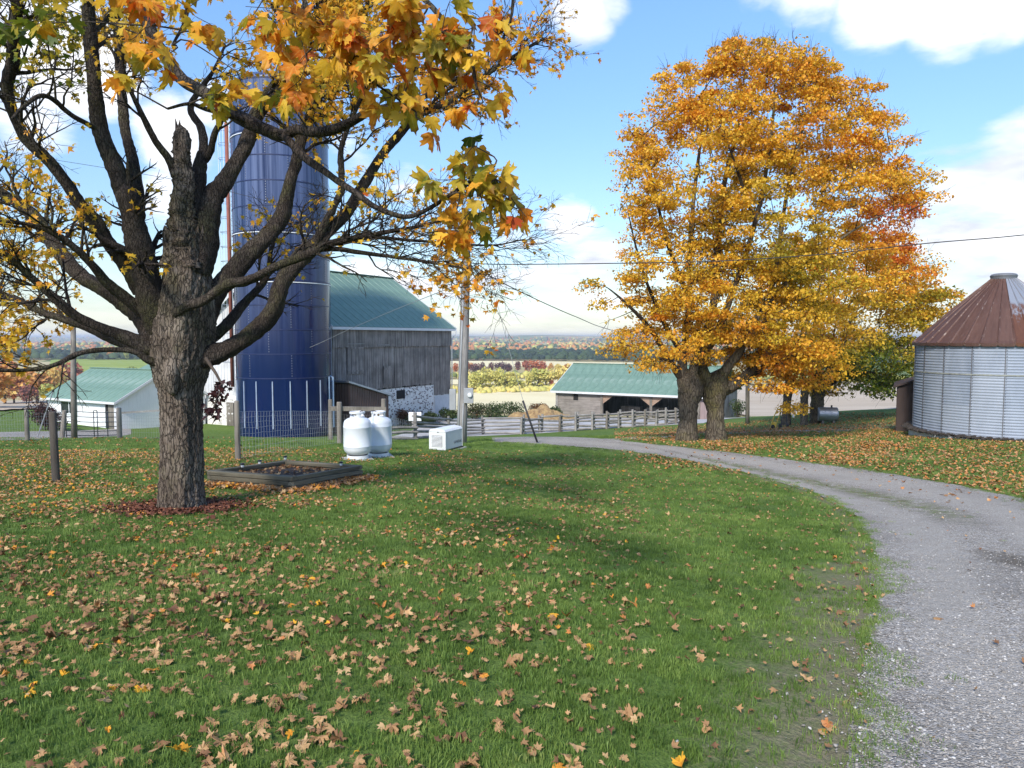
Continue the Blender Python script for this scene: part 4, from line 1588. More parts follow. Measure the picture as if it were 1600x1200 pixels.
def stones(mb, x0, x1, z0, z1, y, n, axis='x', out=-1, s=(0.10, 0.28)):
    for i in range(n):
        cx_, cz_ = rb.uniform(x0, x1), rb.uniform(z0, z1)
        a, b = rb.uniform(*s) / 2, rb.uniform(s[0], s[1] * 0.75) / 2
        k = 7
        ring = []
        ph = rb.uniform(0, 6)
        for j in range(k):
            an = 2 * math.pi * j / k + ph
            r = rb.uniform(0.75, 1.1)
            ring.append((cx_ + math.cos(an) * a * r, cz_ + math.sin(an) * b * r))
        vs, fs = [], []
        h = rb.uniform(0.02, 0.05)
        for (p, q) in ring:
            vs.append((p, y, q) if axis == 'x' else (y, p, q))
        for (p, q) in ring:
            p2, q2 = cx_ + (p - cx_) * 0.7, cz_ + (q - cz_) * 0.7
            vs.append((p2, y + out * h, q2) if axis == 'x' else (y + out * h, p2, q2))
        fs = [(j, (j + 1) % k, k + (j + 1) % k, k + j) for j in range(k)] + [tuple(k + j for j in range(k))]
        mb.add(vs, fs)
    return mb


M_MORTAR = surf('whitewashed_rubble_wall', (0.66, 0.64, 0.61), (0.82, 0.80, 0.77), 5, 0.9, 0.6, 0.03, c3=(0.48, 0.44, 0.40), s3=2.0)
M_STONES = surf('field_stone', (0.10, 0.085, 0.085), (0.30, 0.25, 0.24), 6, 0.9, 0.3)
M_WSTONES = surf('whitewashed_stone', (0.50, 0.48, 0.47), (0.68, 0.67, 0.66), 6, 0.9, 0.3, c3=(0.25, 0.22, 0.2), s3=2.5)
M_BROWNM = surf('brown_ribbed_steel', (0.10, 0.062, 0.052), (0.135, 0.088, 0.075), 1.5, 0.6, 0.05)
M_FASCIA = surf('white_fascia', (0.68, 0.69, 0.70), (0.60, 0.61, 0.62), 3, 0.5, 0)
M_GREYW = surf('old_white_panel', (0.45, 0.46, 0.48), (0.58, 0.59, 0.61), 2, 0.7, 0.1)
M_GLASS = surf('dusty_window_glass', (0.02, 0.025, 0.03), (0.04, 0.05, 0.06), 2, 0.12, 0, spec=0.8)

# ---- bank barn
ZB = -5.3
barn = empty('barn', (-12.3, 50.0, ZB), 'large weathered grey board barn with green metal roof behind the blue silo', 'barn', rz=ANG)


def Z(z):
    return z - ZB


BL, BW = 14.34, 13.0
EV, RG_ = 2.43, 6.85
wall = MB()
wall.box(0.0, BL, 0.0, 0.3, Z(-2.3), Z(EV))
wall.box(0.0, BL, BW - 0.3, BW, Z(-2.3), Z(EV))
wall.add([(0.02, 0.3, Z(-3)), (0.02, BW - 0.3, Z(-3)), (0.02, BW - 0.3, Z(EV)), (0.02, BW / 2, Z(RG_ - 0.15)), (0.02, 0.3, Z(EV)),
          (0.3, 0.3, Z(-3)), (0.3, BW - 0.3, Z(-3)), (0.3, BW - 0.3, Z(EV)), (0.3, BW / 2, Z(RG_ - 0.15)), (0.3, 0.3, Z(EV))],
         [(0, 1, 2, 3, 4), (9, 8, 7, 6, 5), (0, 5, 6, 1), (1, 6, 7, 2), (2, 7, 8, 3), (3, 8, 9, 4), (4, 9, 5, 0)])
wall.add([(BL - 0.3, 0.3, Z(-3)), (BL - 0.3, BW - 0.3, Z(-3)), (BL - 0.3, BW - 0.3, Z(EV)), (BL - 0.3, BW / 2, Z(RG_ - 0.15)), (BL - 0.3, 0.3, Z(EV)),
          (BL - 0.02, 0.3, Z(-3)), (BL - 0.02, BW - 0.3, Z(-3)), (BL - 0.02, BW - 0.3, Z(EV)), (BL - 0.02, BW / 2, Z(RG_ - 0.15)), (BL - 0.02, 0.3, Z(EV))],
         [(0, 1, 2, 3, 4), (9, 8, 7, 6, 5), (0, 5, 6, 1), (1, 6, 7, 2), (2, 7, 8, 3), (3, 8, 9, 4), (4, 9, 5, 0)])
wall.build('wall_core', M_DARK, barn)
mb = MB()
boards(mb, 0.0, BL, 0.0, Z(0.90), Z(EV), 0.23, -1, th=0.13, jz=0.05)
boards(mb, 0.0, 11.9, 0.0, Z(-2.2), Z(0.93), 0.23, -1, jz=0.10)
boards(mb, 11.9, BL, 0.0, Z(-3.2), Z(0.93), 0.23, -1, jz=0.05)
mb.build('boards', M_BARN, barn, kind='stuff', label='grey weathered upright boards in two tiers')
mb = MB()
boards(mb, 0.0, BL, BW, Z(-2.2), Z(EV), 0.3, 1)
boards(mb, 0.0, BW, BL, Z(-2.8), 0, 0.3, 1, ztop=lambda v: Z(EV) + (RG_ - EV) * (1 - abs(v - BW / 2) / (BW / 2)) - 0.12, axis='y')
mb.build('boards', M_BARN, barn, kind='stuff')
mb = MB()
boards(mb, 0.0, BW, 0.02, Z(-2.86), 0, 0.3, -1, ztop=lambda v: Z(EV) + (RG_ - EV) * (1 - abs(v - BW / 2) / (BW / 2)) - 0.12, axis='y')
mb.build('boards', M_WHITEB, barn, kind='stuff', label='white painted boards of the gable end')


def bt(px, d0=50.0, x0=-12.3):
    k = (px - 800) / F
    return (k * d0 - x0) / (0.49 - k * 0.872)


def panel_door(name, xa, xb, za, zb_, parent, mat, y=-0.085, n=5):
    m = MB()
    boards(m, xa, xb, y, za, zb_, (xb - xa) / n, -1, jz=0.03, th=0.03)
    m.box(xa, xb, y - 0.06, y - 0.035, za + 0.15, za + 0.27)
    m.box(xa, xb, y - 0.06, y - 0.035, zb_ - 0.27, zb_ - 0.15)
    return m.build(name, mat, parent)


panel_door('door', bt(541), bt(567), Z(-1.0), Z(1.05), barn, M_BARN, y=-0.075)
panel_door('hatch', bt(598), bt(610), Z(-2.1), Z(-0.55), barn, M_BARN, y=-0.055, n=3)
MB().box(bt(540), bt(568), -0.17, -0.06, Z(1.10), Z(1.17)).build('door_track', M_RAIL, barn)
MB().box(bt(588), bt(606), -0.17, -0.06, Z(0.98), Z(1.07)).build('door_track', M_RAIL, barn)
# stone foundation
MB().box(0.35, BL, 0.03, 0.6, Z(-6.6), Z(-2.05)).build('stone_foundation', M_MORTAR, barn)
mb = stones(MB(), 2.2, 11.8, Z(-5.4), Z(-2.2), 0.03, 620, out=-1, s=(0.07, 0.20))
mb.build('stones', M_STONES, barn, kind='stuff', label='dark field stones showing in white mortar')
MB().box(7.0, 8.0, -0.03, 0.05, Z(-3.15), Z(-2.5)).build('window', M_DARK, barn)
MB().box(11.95, 14.2, -0.05, 0.03, Z(-5.3), Z(-3.3)).build('door', M_GREYW, barn, label='pale grey panel door at the barn corner')
MB().box(3.6, 5.0, -0.05, 0.03, Z(-5.2), Z(-3.6)).build('door', M_GREYW, barn, label='white panel beside the brown lean-to')
MB().box(-0.03, 0.35, 0.03, BW, Z(-6.4), Z(-2.8)).build('stone_foundation', M_MORTAR, barn)
stones(MB(), 0.3, BW - 0.2, Z(-5.0), Z(-2.95), -0.03, 260, axis='y', out=-1).build('stones', M_WSTONES, barn, kind='stuff')
# stable doors and window in the white gable
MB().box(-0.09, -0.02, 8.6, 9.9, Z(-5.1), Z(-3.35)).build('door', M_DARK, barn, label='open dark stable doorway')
mb = MB()
boards(mb, 9.9, 10.7, -0.035, Z(-5.1), Z(-3.3), 0.2, -1, axis='y')
mb.build('door', M_POST, barn, label='grey plank stable door standing open')
wf = MB()
for a, b, c, d in ((7.0, 8.2, 0.6, 0.7), (7.0, 8.2, 1.5, 1.6), (7.0, 7.1, 0.7, 1.5), (8.1, 8.2, 0.7, 1.5), (7.56, 7.62, 0.7, 1.5)):
    wf.box(-0.10, -0.03, a, b, Z(c), Z(d))
wf.build('window', M_WHITE, barn)
# roof
roof_sheets(barn, 'roof_sheet', 17, -0.35, 0.885, -0.35, Z(EV - 0.12), BW / 2, Z(RG_), M_GREENROOF)
roof_sheets(barn, 'roof_sheet', 17, -0.35, 0.885, BW + 0.35, Z(EV - 0.12), BW / 2, Z(RG_), M_GREENROOF)
MB().bar((-0.4, BW / 2, Z(RG_ + 0.05)), (14.75, BW / 2, Z(RG_ + 0.05)), 0.4, 0.06).build('ridge_cap', M_GREENROOF, barn)
MB().box(-0.35, 14.7, -0.40, -0.35, Z(EV - 0.30), Z(EV - 0.11)).build('fascia', M_FASCIA, barn)
MB().bar((14.72, -0.38, Z(EV - 0.14)), (14.72, BW / 2, Z(RG_ - 0.04)), 0.04, 0.2).bar((14.72, BW + 0.38, Z(EV - 0.14)), (14.72, BW / 2, Z(RG_ - 0.04)), 0.04, 0.2).build('rake_board', M_FASCIA, barn)
MB().bar((-0.37, -0.38, Z(EV - 0.14)), (-0.37, BW / 2, Z(RG_ - 0.04)), 0.04, 0.2).bar((-0.37, BW + 0.38, Z(EV - 0.14)), (-0.37, BW / 2, Z(RG_ - 0.04)), 0.04, 0.2).build('rake_board', M_FASCIA, barn)
MB().tube([(14.65, -0.42, Z(EV - 0.25)), (14.6, -0.4, Z(EV - 0.6)), (14.42, -0.12, Z(EV - 0.95)), (14.42, -0.10, Z(-3))], 0.05, 8).build('downspout', M_FASCIA, barn, smooth=True)

# ---- low white wing at the barn's left
wing = empty('barn_wing', (-12.3 + WY[0] * 13.05, 50 + WY[1] * 13.05, -5.2), 'low white board wing on stone footing left of the near maple trunk', 'barn wing', rz=ANG)
MB().box(0.6, 7, 0.0, 8.4, 0, 4.0).build('wall_core', M_DARK, wing)
mb = MB()
boards(mb, 0.0, 8.4, 0.6, 1.9, 4.1, 0.28, -1, axis='y')
boards(mb, 0.6, 7.0, 8.4, 1.9, 4.1, 0.28, 1)
mb.build('boards', M_WHITEB, wing, kind='stuff')
MB().box(0.54, 0.6, 0, 8.4, -1.2, 1.9).build('stone_footing', M_MORTAR, wing)
stones(MB(), 0.1, 8.2, 0.0, 1.8, 0.54, 150, axis='y', out=-1).build('stones', M_WSTONES, wing, kind='stuff')
fr = MB()
for a, b, c, d in ((5.6, 6.7, 1.15, 1.25), (5.6, 6.7, 2.05, 2.15), (5.6, 5.7, 1.25, 2.05), (6.6, 6.7, 1.25, 2.05), (6.13, 6.18, 1.25, 2.05)):
    fr.box(0.44, 0.56, a, b, c, d)
wdw = fr.build('window', M_RAIL, wing)
MB().box(0.52, 0.535, 5.7, 6.6, 1.25, 2.05).build('pane', surf('pale_curtain', (0.62, 0.56, 0.30), (0.70, 0.66, 0.45), 3, 0.6, 0), wdw)
mr_roof = MB()
mr_roof.add([(0.3, -0.02, 4.1), (0.3, 8.7, 4.1), (3.8, 8.7, 5.6), (3.8, -0.02, 5.6), (7.3, 8.7, 4.1), (7.3, -0.02, 4.1)], [(0, 1, 2, 3), (3, 2, 4, 5)])
o = mr_roof.build('roof', M_GREENROOF, wing)
sm = o.modifiers.new('thick', 'SOLIDIFY')
sm.thickness = 0.08

# ---- brown lean-to on the barn's long side
lean = empty('lean_to', (-12.3, 50.0, ZB), 'small brown steel lean-to between silo and barn stone wall', 'shed', rz=ANG)
mb = MB()
zt = lambda x: Z(-1.46) + (x + 1.1) * (-2.53 + 1.46) / 4.0
mb.add([(-1.1, -2.5, -1), (2.9, -2.5, -1), (2.9, -2.5, zt(2.9)), (-1.1, -2.5, zt(-1.1)), (-1.1, -0.1, -1), (2.9, -0.1, -1), (2.9, -0.1, zt(2.9)), (-1.1, -0.1, zt(-1.1))],
       [(0, 1, 2, 3), (1, 5, 6, 2), (5, 4, 7, 6), (4, 0, 3, 7)])
x = -1.05
while x < 2.85:
    mb.box(x, x + 0.05, -2.53, -2.5, -1, zt(x))
    x += 0.24
y = -2.45
while y < -0.2:
    mb.box(-1.13, -1.1, y, y + 0.05, -1, zt(-1.1))
    y += 0.24
mb.build('wall', M_BROWNM, lean)
mb = MB()
mb.add([(-1.4, -2.75, zt(-1.4) + 0.03), (3.1, -2.75, zt(3.1) + 0.03), (3.1, -0.08, zt(3.1) + 0.03), (-1.4, -0.08, zt(-1.4) + 0.03),
        (-1.4, -2.75, zt(-1.4) + 0.15), (3.1, -2.75, zt(3.1) + 0.15), (3.1, -0.08, zt(3.1) + 0.15), (-1.4, -0.08, zt(-1.4) + 0.15)],
       [(0, 3, 2, 1), (4, 5, 6, 7), (0, 1, 5, 4), (1, 2, 6, 5), (2, 3, 7, 6), (3, 0, 4, 7)])
mb.build('roof', M_GALV, lean)

# ---- blue silo
M_BLUE, t, o_ = material('blue_enamel_steel')
geo = t.n('ShaderNodeNewGeometry')
pos = geo.outputs['Position']
st_ = t.noise(t.mapping(pos, scale=(2.6, 2.6, 0.05)), 1.0, 5, 0.7)
s2_ = t.noise(t.mapping(pos, scale=(9, 9, 0.12)), 1.0, 3, 0.6)
zs_ = t.n('ShaderNodeSeparateXYZ', i_0=pos).outputs[2]
hf = t.ramp(t.math('MULTIPLY', t.math('ADD', zs_, 4.0), 0.05), [(0.18, 0.0), (0.45, 0.45), (0.75, 1.0)])
oi = t.n('ShaderNodeObjectInfo')
chalk = t.math('MULTIPLY', hf, t.ramp(t.math('ADD', t.math('MULTIPLY', st_, 0.7), t.math('MULTIPLY', s2_, 0.4)), [(0.40, 0), (0.68, 1)]))
col_ = t.mix(st_, (0.0025, 0.010, 0.050), (0.006, 0.018, 0.084))
col_ = t.mix(t.math('MULTIPLY', oi.outputs['Random'], 0.3), col_, (0.008, 0.018, 0.065))
col_ = t.mix(t.math('MULTIPLY', chalk, 0.62), col_, (0.16, 0.21, 0.38))
b_ = t.n('ShaderNodeBsdfPrincipled', i_0=col_)
t.put(b_.inputs['Roughness'], t.math('ADD', 0.13, t.math('MULTIPLY', chalk, 0.3)))
b_.inputs['Specular IOR Level'].default_value = 0.4
wav = t.noise(t.mapping(pos, scale=(1.1, 1.1, 0.25)), 1.0, 2, 0.5)
bp_ = t.n('ShaderNodeBump', i_Height=wav)
bp_.inputs['Strength'].default_value = 0.25
bp_.inputs['Distance'].default_value = 0.15
t.put(b_.inputs['Normal'], bp_.outputs[0])
t.put(o_.inputs[0], b_.outputs[0])
M_BLUED = surf('blue_trim', (0.012, 0.02, 0.07), (0.02, 0.03, 0.10), 3, 0.4, 0)
M_BOLT = surf('weathered_seam', (0.18, 0.19, 0.25), (0.28, 0.29, 0.35), 3, 0.5, 0, metal=0.3)
M_PALEB = surf('pale_blue_pipe', (0.24, 0.34, 0.48), (0.34, 0.45, 0.60), 3, 0.4, 0)
SR = 2.87
sc_ = P(445, 600, 46.0)
SX, SY = sc_[0], sc_[1]
SZ = float(gz(SX, SY - 3)) - 0.15
silo = empty('silo', (SX, SY, SZ), 'tall dark blue enamelled steel silo beside the grey barn', 'silo')


def curved_panel(a, h, r, lap=0.012, n=8):
    m = MB()
    vs = []
    for zz_ in (0.0, h):
        for k in range(n + 1):
            an = -a / 2 + a * k / n
            rr = r + (lap if k > n - 1 else 0)
            vs.append((math.cos(an) * rr, math.sin(an) * rr, zz_))
    m.add(vs, [(k, k + 1, n + 1 + k + 1, n + 1 + k) for k in range(n)])
    # seam strip with bolts on one edge and a lip on top
    m2 = MB()
    an = a / 2
    c_, s_ = math.cos(an), math.sin(an)
    m2.add([((r + 0.004) * c_ - s_ * 0.03 * q, (r + 0.012) * s_ + c_ * 0.03 * q, z_) for q in (-1, 1) for z_ in (0, h)], [(0, 1, 3, 2)])
    return m


pan = {}
for key, h in (('low', 3.62), ('ring', 1.45)):
    m = curved_panel(2 * math.pi / 7, h, SR, n=14)
    me = bpy.data.meshes.new('steel_panel')
    me.from_pydata(m.v, [], m.f)
    me.polygons.foreach_set('use_smooth', np.ones(len(me.polygons), dtype=bool))
    me.materials.append(M_BLUE)
    pan[key] = me
LOWH = 3.62
NR = 12
for k in range(7):
    o = link('steel_panel', pan['low'], silo)
    o.rotation_euler = (0, 0, k * 2 * math.pi / 7 + 0.1)
for i in range(NR):
    for k in range(7):
        o = link('steel_panel', pan['ring'], silo)
        o.location = (0, 0, LOWH + i * 1.45)
        o.rotation_euler = (0, 0, (k + (i % 2) * 0.5 + 0.25) * 2 * math.pi / 7)
lipm = MB().lathe([(SR - 0.01, -0.03), (SR + 0.022, -0.03), (SR + 0.022, 0.03), (SR - 0.01, 0.03)], 72)
me = bpy.data.meshes.new('ring_joint')
me.from_pydata(lipm.v, [], lipm.f)
me.materials.append(M_BLUED)
for i in range(NR + 1):
    o = link('ring_joint', me, silo)
    o.location = (0, 0, LOWH + i * 1.45)
hoop = MB().lathe([(SR + 0.02, -0.022), (SR + 0.055, -0.022), (SR + 0.055, 0.022), (SR + 0.02, 0.022)], 72)
me = bpy.data.meshes.new('hoop')
me.from_pydata(hoop.v, [], hoop.f)
me.materials.append(M_WHITE)
for zq in (4.85, 7.75, 13.5):
    o = link('hoop', me, silo)
    o.location = (0, 0, zq - SZ)
sm_ = MB()
for i in range(NR):
    for k in range(7):
        an = (k + 0.5 + (i % 2) * 0.5 + 0.25) * 2 * math.pi / 7
        c_, s_ = math.cos(an), math.sin(an)
        z0 = LOWH + i * 1.45
        for q in range(9):
            zq = z0 + 0.12 + q * 0.15
            cx_, cy_ = (SR + 0.012) * c_, (SR + 0.012) * s_
            sm_.add([(cx_ - s_ * 0.02, cy_ + c_ * 0.02, zq), (cx_ + s_ * 0.02, cy_ - c_ * 0.02, zq), (cx_ + s_ * 0.02, cy_ - c_ * 0.02, zq + 0.05), (cx_ - s_ * 0.02, cy_ + c_ * 0.02, zq + 0.05)], [(0, 1, 2, 3)])
sm_.build('bolts', M_BOLT, silo, kind='stuff')
st1 = MB().box(SR + 0.003, SR + 0.05, -0.03, 0.03, 0.62, 3.45)
me = bpy.data.meshes.new('stiffener')
me.from_pydata(st1.v, [], st1.f)
me.materials.append(surf('pale_stiffener', (0.22, 0.28, 0.40), (0.36, 0.42, 0.52), 5, 0.5, 0, stretch=(1, 1, 0.4), c3=(0.10, 0.13, 0.25), s3=3))
for k in range(18):
    o = link('stiffener', me, silo)
    o.rotation_euler = (0, 0, math.radians(-86.7 + 20 * k))
top = LOWH + NR * 1.45
MB().lathe([(SR, 0), (SR + 0.05, 0.05), (SR * 0.93, 0.30), (SR * 0.75, 0.6), (SR * 0.45, 0.85), (0.4, 0.95), (0.35, 1.1), (0.0, 1.12)], 48).build('dome', M_BLUE, silo, smooth=True).location = (0, 0, top)
MB().tube([(SR + 0.08, 0, 0), (SR + 0.08, 0, LOWH)], 0.05, 8).build('conduit', M_PALEB, silo).rotation_euler = (0, 0, math.radians(-9))
MB().tube([(SR + 0.2, 0, 0.4), (SR + 0.2, 0, LOWH - 0.05), (SR, 0, LOWH)], 0.06, 8).build('conduit', M_PALEB, silo).rotation_euler = (0, 0, math.radians(-2))
MB().tube([(-SR - 0.12, -0.8, 3.0), (-SR - 0.12, -0.8, top - 2)], 0.11, 10).build('fill_pipe', surf('red_oxide_pipe', (0.20, 0.06, 0.045), (0.28, 0.10, 0.07), 3, 0.7, 0), silo, smooth=True)
lad = MB()
for sy_ in (-0.2, 0.2):
    lad.bar((-SR - 0.25, sy_ + 0.1, 2.6), (-SR - 0.25, sy_ + 0.1, top + 0.6), 0.05, 0.03)
z_ = 2.8
while z_ < top + 0.5:
    lad.bar((-SR - 0.25, -0.1, z_), (-SR - 0.25, 0.3, z_), 0.025, 0.025)
    z_ += 0.3
lad.build('ladder', M_GALV, silo)
cage = MB()
z_ = 4.5
cpts = [(-SR - 0.25 - 0.75 * math.sin(a), 0.1 - 0.42 * math.cos(a)) for a in np.linspace(0, math.pi, 9)]
while z_ < top + 0.9:
    cage.tube([(p[0], p[1], z_) for p in cpts], 0.016, 4)
    z_ += 0.9
for p in cpts[1:-1:2]:
    cage.bar((p[0], p[1], 4.5), (p[0], p[1], top + 0.8), 0.03, 0.015)
cage.build('ladder_cage', M_GALV, silo)

# ---- white shed with green roof
E1 = np.array([-27.1, 50.0])
HZ = float(gz(*E1)) - 0.1
hs = empty('white_shed', (E1[0], E1[1], HZ), 'low white boarded shed with green roof behind the tube gate', 'shed', rz=ANG)
HL, HW = 8.5, 7.0
ze, zr = -2.70 - HZ, -0.8 - HZ
mb = MB()
mb.box(0.0, HW, HL - 0.1, HL, -0.6, ze)
mb.box(HW - 0.1, HW, 0, HL - 0.1, -0.6, ze)
mb.add([(0, 0, -0.6), (HW, 0, -0.6), (HW, 0, ze), (HW / 2, 0, zr - 0.1), (0, 0, ze)], [(0, 1, 2, 3, 4)])
mb.add([(0, HL, ze), (HW, HL, ze), (HW / 2, HL, zr - 0.1)], [(0, 1, 2)])
mb.box(0.0, 0.1, 0, HL - 0.1, -0.6, ze)
mb.build('wall_core', M_WHITEB, hs)
mb = MB()
boards(mb, 0.0, HL, 0.0, -0.4, ze, 0.32, -1, axis='y', gap=0.006, jz=0.02, jy=0.004)
boards(mb, 0.0, HW, 0.0, -0.4, 0, 0.32, -1, axis='x', gap=0.006, jz=0.02, jy=0.004, ztop=lambda v: ze + (zr - ze) * (1 - abs(v - HW / 2) / (HW / 2)) - 0.1)
mb.build('boards', surf('white_painted_board', (0.76, 0.77, 0.79), (0.84, 0.84, 0.85), 2, 0.6, 0.1, stretch=(4, 4, 0.5)), hs, kind='stuff')


def h_roof(parent, name, n, y0, width, xe, ze_, xr, zr_):
    sheets = []
    mbx = MB()
    nrm = Vector((-(zr_ - ze_), 0, (xr - xe))).normalized()
    if nrm.z < 0:
        nrm = -nrm
    a0 = Vector((xe, 0, ze_))
    d = Vector((xr - xe, 0, zr_ - ze_))
    pr = [(0, 0), (0.03, 0.03), (0.06, 0), (width * .5, 0.0), (width * .5 + 0.02, 0.014), (width * .5 + .04, 0), (width, 0)]
    vs = []
    for i in (0, 1):
        for yy_, hh in pr:
            vs.append(a0 + d * i + Vector((0, yy_, 0)) + nrm * (hh + 0.03))
    k = len(pr)
    mbx.add(vs, [(j, j + 1, k + j + 1, k + j) for j in range(k - 1)])
    mbx.add([a0, a0 + Vector((0, width, 0)), a0 + d + Vector((0, width, 0)), a0 + d], [(0, 1, 2, 3)])
    me_ = bpy.data.meshes.new(name)
    me_.from_pydata(mbx.v, [], mbx.f)
    me_.materials.append(M_GREENROOF)
    for i in range(n):
        o_ = link(name, me_, parent)
        o_.location = (0, y0 + i * width, 0)


h_roof(hs, 'roof_sheet', 10, -0.25, 0.9, -0.35, ze - 0.15, HW / 2, zr)
h_roof(hs, 'roof_sheet', 10, -0.25, 0.9, HW + 0.35, ze - 0.15, HW / 2, zr)
MB().bar((-0.38, -0.27, ze - 0.2), (-0.38, 8.78, ze - 0.2), 0.05, 0.16).build('fascia', M_FASCIA, hs)
MB().bar((-0.35, -0.28, ze - 0.2), (HW / 2, -0.28, zr - 0.05), 0.05, 0.16).bar((HW + 0.35, -0.28, ze - 0.2), (HW / 2, -0.28, zr - 0.05), 0.05, 0.16).build('rake_board', M_FASCIA, hs)
MB().bar((HW / 2, -0.3, zr + 0.04), (HW / 2, 8.8, zr + 0.04), 0.3, 0.05).build('ridge_cap', M_GREENROOF, hs)
fr = MB()
za, zb_ = -3.9 - HZ, -3.08 - HZ
for a, b, c, d in ((4.6, 6.75, za - 0.08, za), (4.6, 6.75, zb_, zb_ + 0.08), (4.6, 4.68, za, zb_), (6.67, 6.75, za, zb_), (5.64, 5.71, za, zb_)):
    fr.box(-0.09, -0.03, a, b, c, d)
wd_ = fr.build('window', M_WHITE, hs)
MB().box(-0.055, -0.045, 4.68, 6.67, za, zb_).build('pane', M_GLASS, wd_)
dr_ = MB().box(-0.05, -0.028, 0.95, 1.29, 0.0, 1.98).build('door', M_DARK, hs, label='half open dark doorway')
MB().box(-0.07, -0.03, 0.28, 0.95, 0.0, 1.95).box(-0.09, -0.07, 0.33, 0.9, 0.1, 0.22).box(-0.09, -0.07, 0.33, 0.9, 1.7, 1.82).build('door', M_POST, hs, label='grey plank door')
for q in (0.2, 1.29):
    MB().box(-0.09, -0.03, q, q + 0.08, 0, 2.05).build('door_post', M_WHITE, hs)

# ---- open drive shed with green roof
S0 = np.array([4.4, 72.0])
ZS = float(gz(8, 69)) - 0.3
ds_ = empty('drive_shed', (S0[0], S0[1], ZS), 'open fronted wooden shed with green metal roof behind the rail fence', 'shed', rz=ANG)
SL, SW = 15.3, 10.0
ze, zr = -3.57 - ZS, -1.14 - ZS
M_PLANK = wood('silvered_plank', (0.20, 0.18, 0.165), (0.33, 0.295, 0.27), axis='y', dark=(0.09, 0.075, 0.065))
M_PINK = surf('faded_red_wall', (0.24, 0.18, 0.18), (0.30, 0.235, 0.23), 2, 0.8, 0.1, stretch=(3, 3, 0.5))
MB().box(SW - 0.15, SW, -SL, 0, -0.5, ze).box(0, SW - 0.15, -0.12, 0, -0.5, ze).box(0, SW - 0.15, -SL, -SL + 0.12, -0.5, ze).build('wall_core', M_BARN, ds_)
mb = MB()
z_ = -0.4
while z_ < ze - 0.05:
    h_ = rb.uniform(0.22, 0.34)
    a = -4.75
    mb.box(-0.03 - rb.uniform(0, 0.02), 0.0, a, 0.0, z_ + 0.012, min(z_ + h_, ze))
    z_ += h_
mb.build('boards', M_PLANK, ds_, kind='stuff', label='silvered horizontal planks of the closed bay')
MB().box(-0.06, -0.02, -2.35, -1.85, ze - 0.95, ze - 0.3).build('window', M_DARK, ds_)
for s_ in (0.08, 4.82, 9.7, 14.1):
    MB().bar((0.0, -s_, -0.5), (0.0, -s_, ze), 0.24, 0.24).build('post', M_RAIL if s_ < 1 else M_POST, ds_)
for s0, s1 in ((4.94, 9.58), (9.82, 13.98)):
    MB().box(-0.05, 0.05, -s1, -s0, ze - 0.42, ze - 0.05).build('header', M_PLANK, ds_)
    for sa, sg in ((s0, 1), (s1, -1)):
        m = MB()
        m.add([(-0.06, -sa, ze - 1.15), (-0.06, -sa, ze - 0.4), (-0.06, -(sa + sg * 1.0), ze - 0.4), (-0.02, -sa, ze - 1.15), (-0.02, -sa, ze - 0.4), (-0.02, -(sa + sg * 1.0), ze - 0.4)],
              [(0, 1, 2), (3, 5, 4), (0, 2, 5, 3), (0, 3, 4, 1), (1, 4, 5, 2)])
        m.build('knee_brace', surf('brown_brace', (0.26, 0.17, 0.12), (0.34, 0.24, 0.18), 3, 0.8, 0.1), ds_)
mb = MB()
boards(mb, -SL, -14.2, 0.0, -0.5, ze, 0.3, -1, axis='y')
mb.build('boards', M_PINK, ds_, kind='stuff', label='faded pinkish grey boards of the end bay')
mb = MB()
for s_ in np.linspace(5.2, 13.6, 5):
    mb.bar((6, -s_, -0.4), (6, -s_, ze + 1), 0.15, 0.15)
for s0 in (5.4, 8.0):
    mb.box(3.5, 4.6, -s0 - 2.0, -s0, 0.2, 1.1)
mb.build('interior_frame', M_BARN, ds_)
h_roof(ds_, 'roof_sheet', 18, -SL - 0.4, 0.9, -0.4, ze - 0.1, SW / 2, zr)
h_roof(ds_, 'roof_sheet', 18, -SL - 0.4, 0.9, SW + 0.4, ze - 0.1, SW / 2, zr)
MB().bar((-0.42, 0.46, ze - 0.17), (-0.42, -SL - 0.4, ze - 0.17), 0.05, 0.2).build('fascia', M_FASCIA, ds_)
MB().bar((-0.42, 0.48, ze - 0.15), (SW / 2, 0.48, zr - 0.03), 0.05, 0.18).build('rake_board', M_FASCIA, ds_)
MB().bar((SW / 2, 0.46, zr + 0.04), (SW / 2, -SL - 0.4, zr + 0.04), 0.3, 0.05).build('ridge_cap', M_GREENROOF, ds_)

# ---- corrugated grain bin
BX, BY = 18.57, 27.8
BR = 2.86
BZ = float(gz(BX, BY - 3)) - 0.05
binr = empty('grain_bin', (BX, BY, BZ), 'round corrugated steel grain bin with rusted brown cone roof', 'grain bin')
WH = -0.19 + EYE - 0.0 - BZ if False else (1.6 - 8 / F * 27.0) - BZ
RH = WH / 3.0


def corr_panel(a, h, r, pitch=0.098, amp=0.009):
    n = 7
    rows = int(h / pitch) * 6
    vs, fs = [], []
    for i in range(rows + 1):
        z_ = h * i / rows
        rr = r + amp * math.sin(2 * math.pi * i / 6)
        for k in range(n + 1):
            an = -a / 2 + a * k / n
            q = rr + (0.008 if k == n else 0)
            vs.append((math.cos(an) * q, math.sin(an) * q, z_))
    for i in range(rows):
        for k in range(n):
            fs.append((i * (n + 1) + k, i * (n + 1) + k + 1, (i + 1) * (n + 1) + k + 1, (i + 1) * (n + 1) + k))
    me_ = bpy.data.meshes.new('corrugated_panel')
    me_.from_pydata(vs, [], fs)
    me_.polygons.foreach_set('use_smooth', np.ones(len(fs), dtype=bool))
    return me_


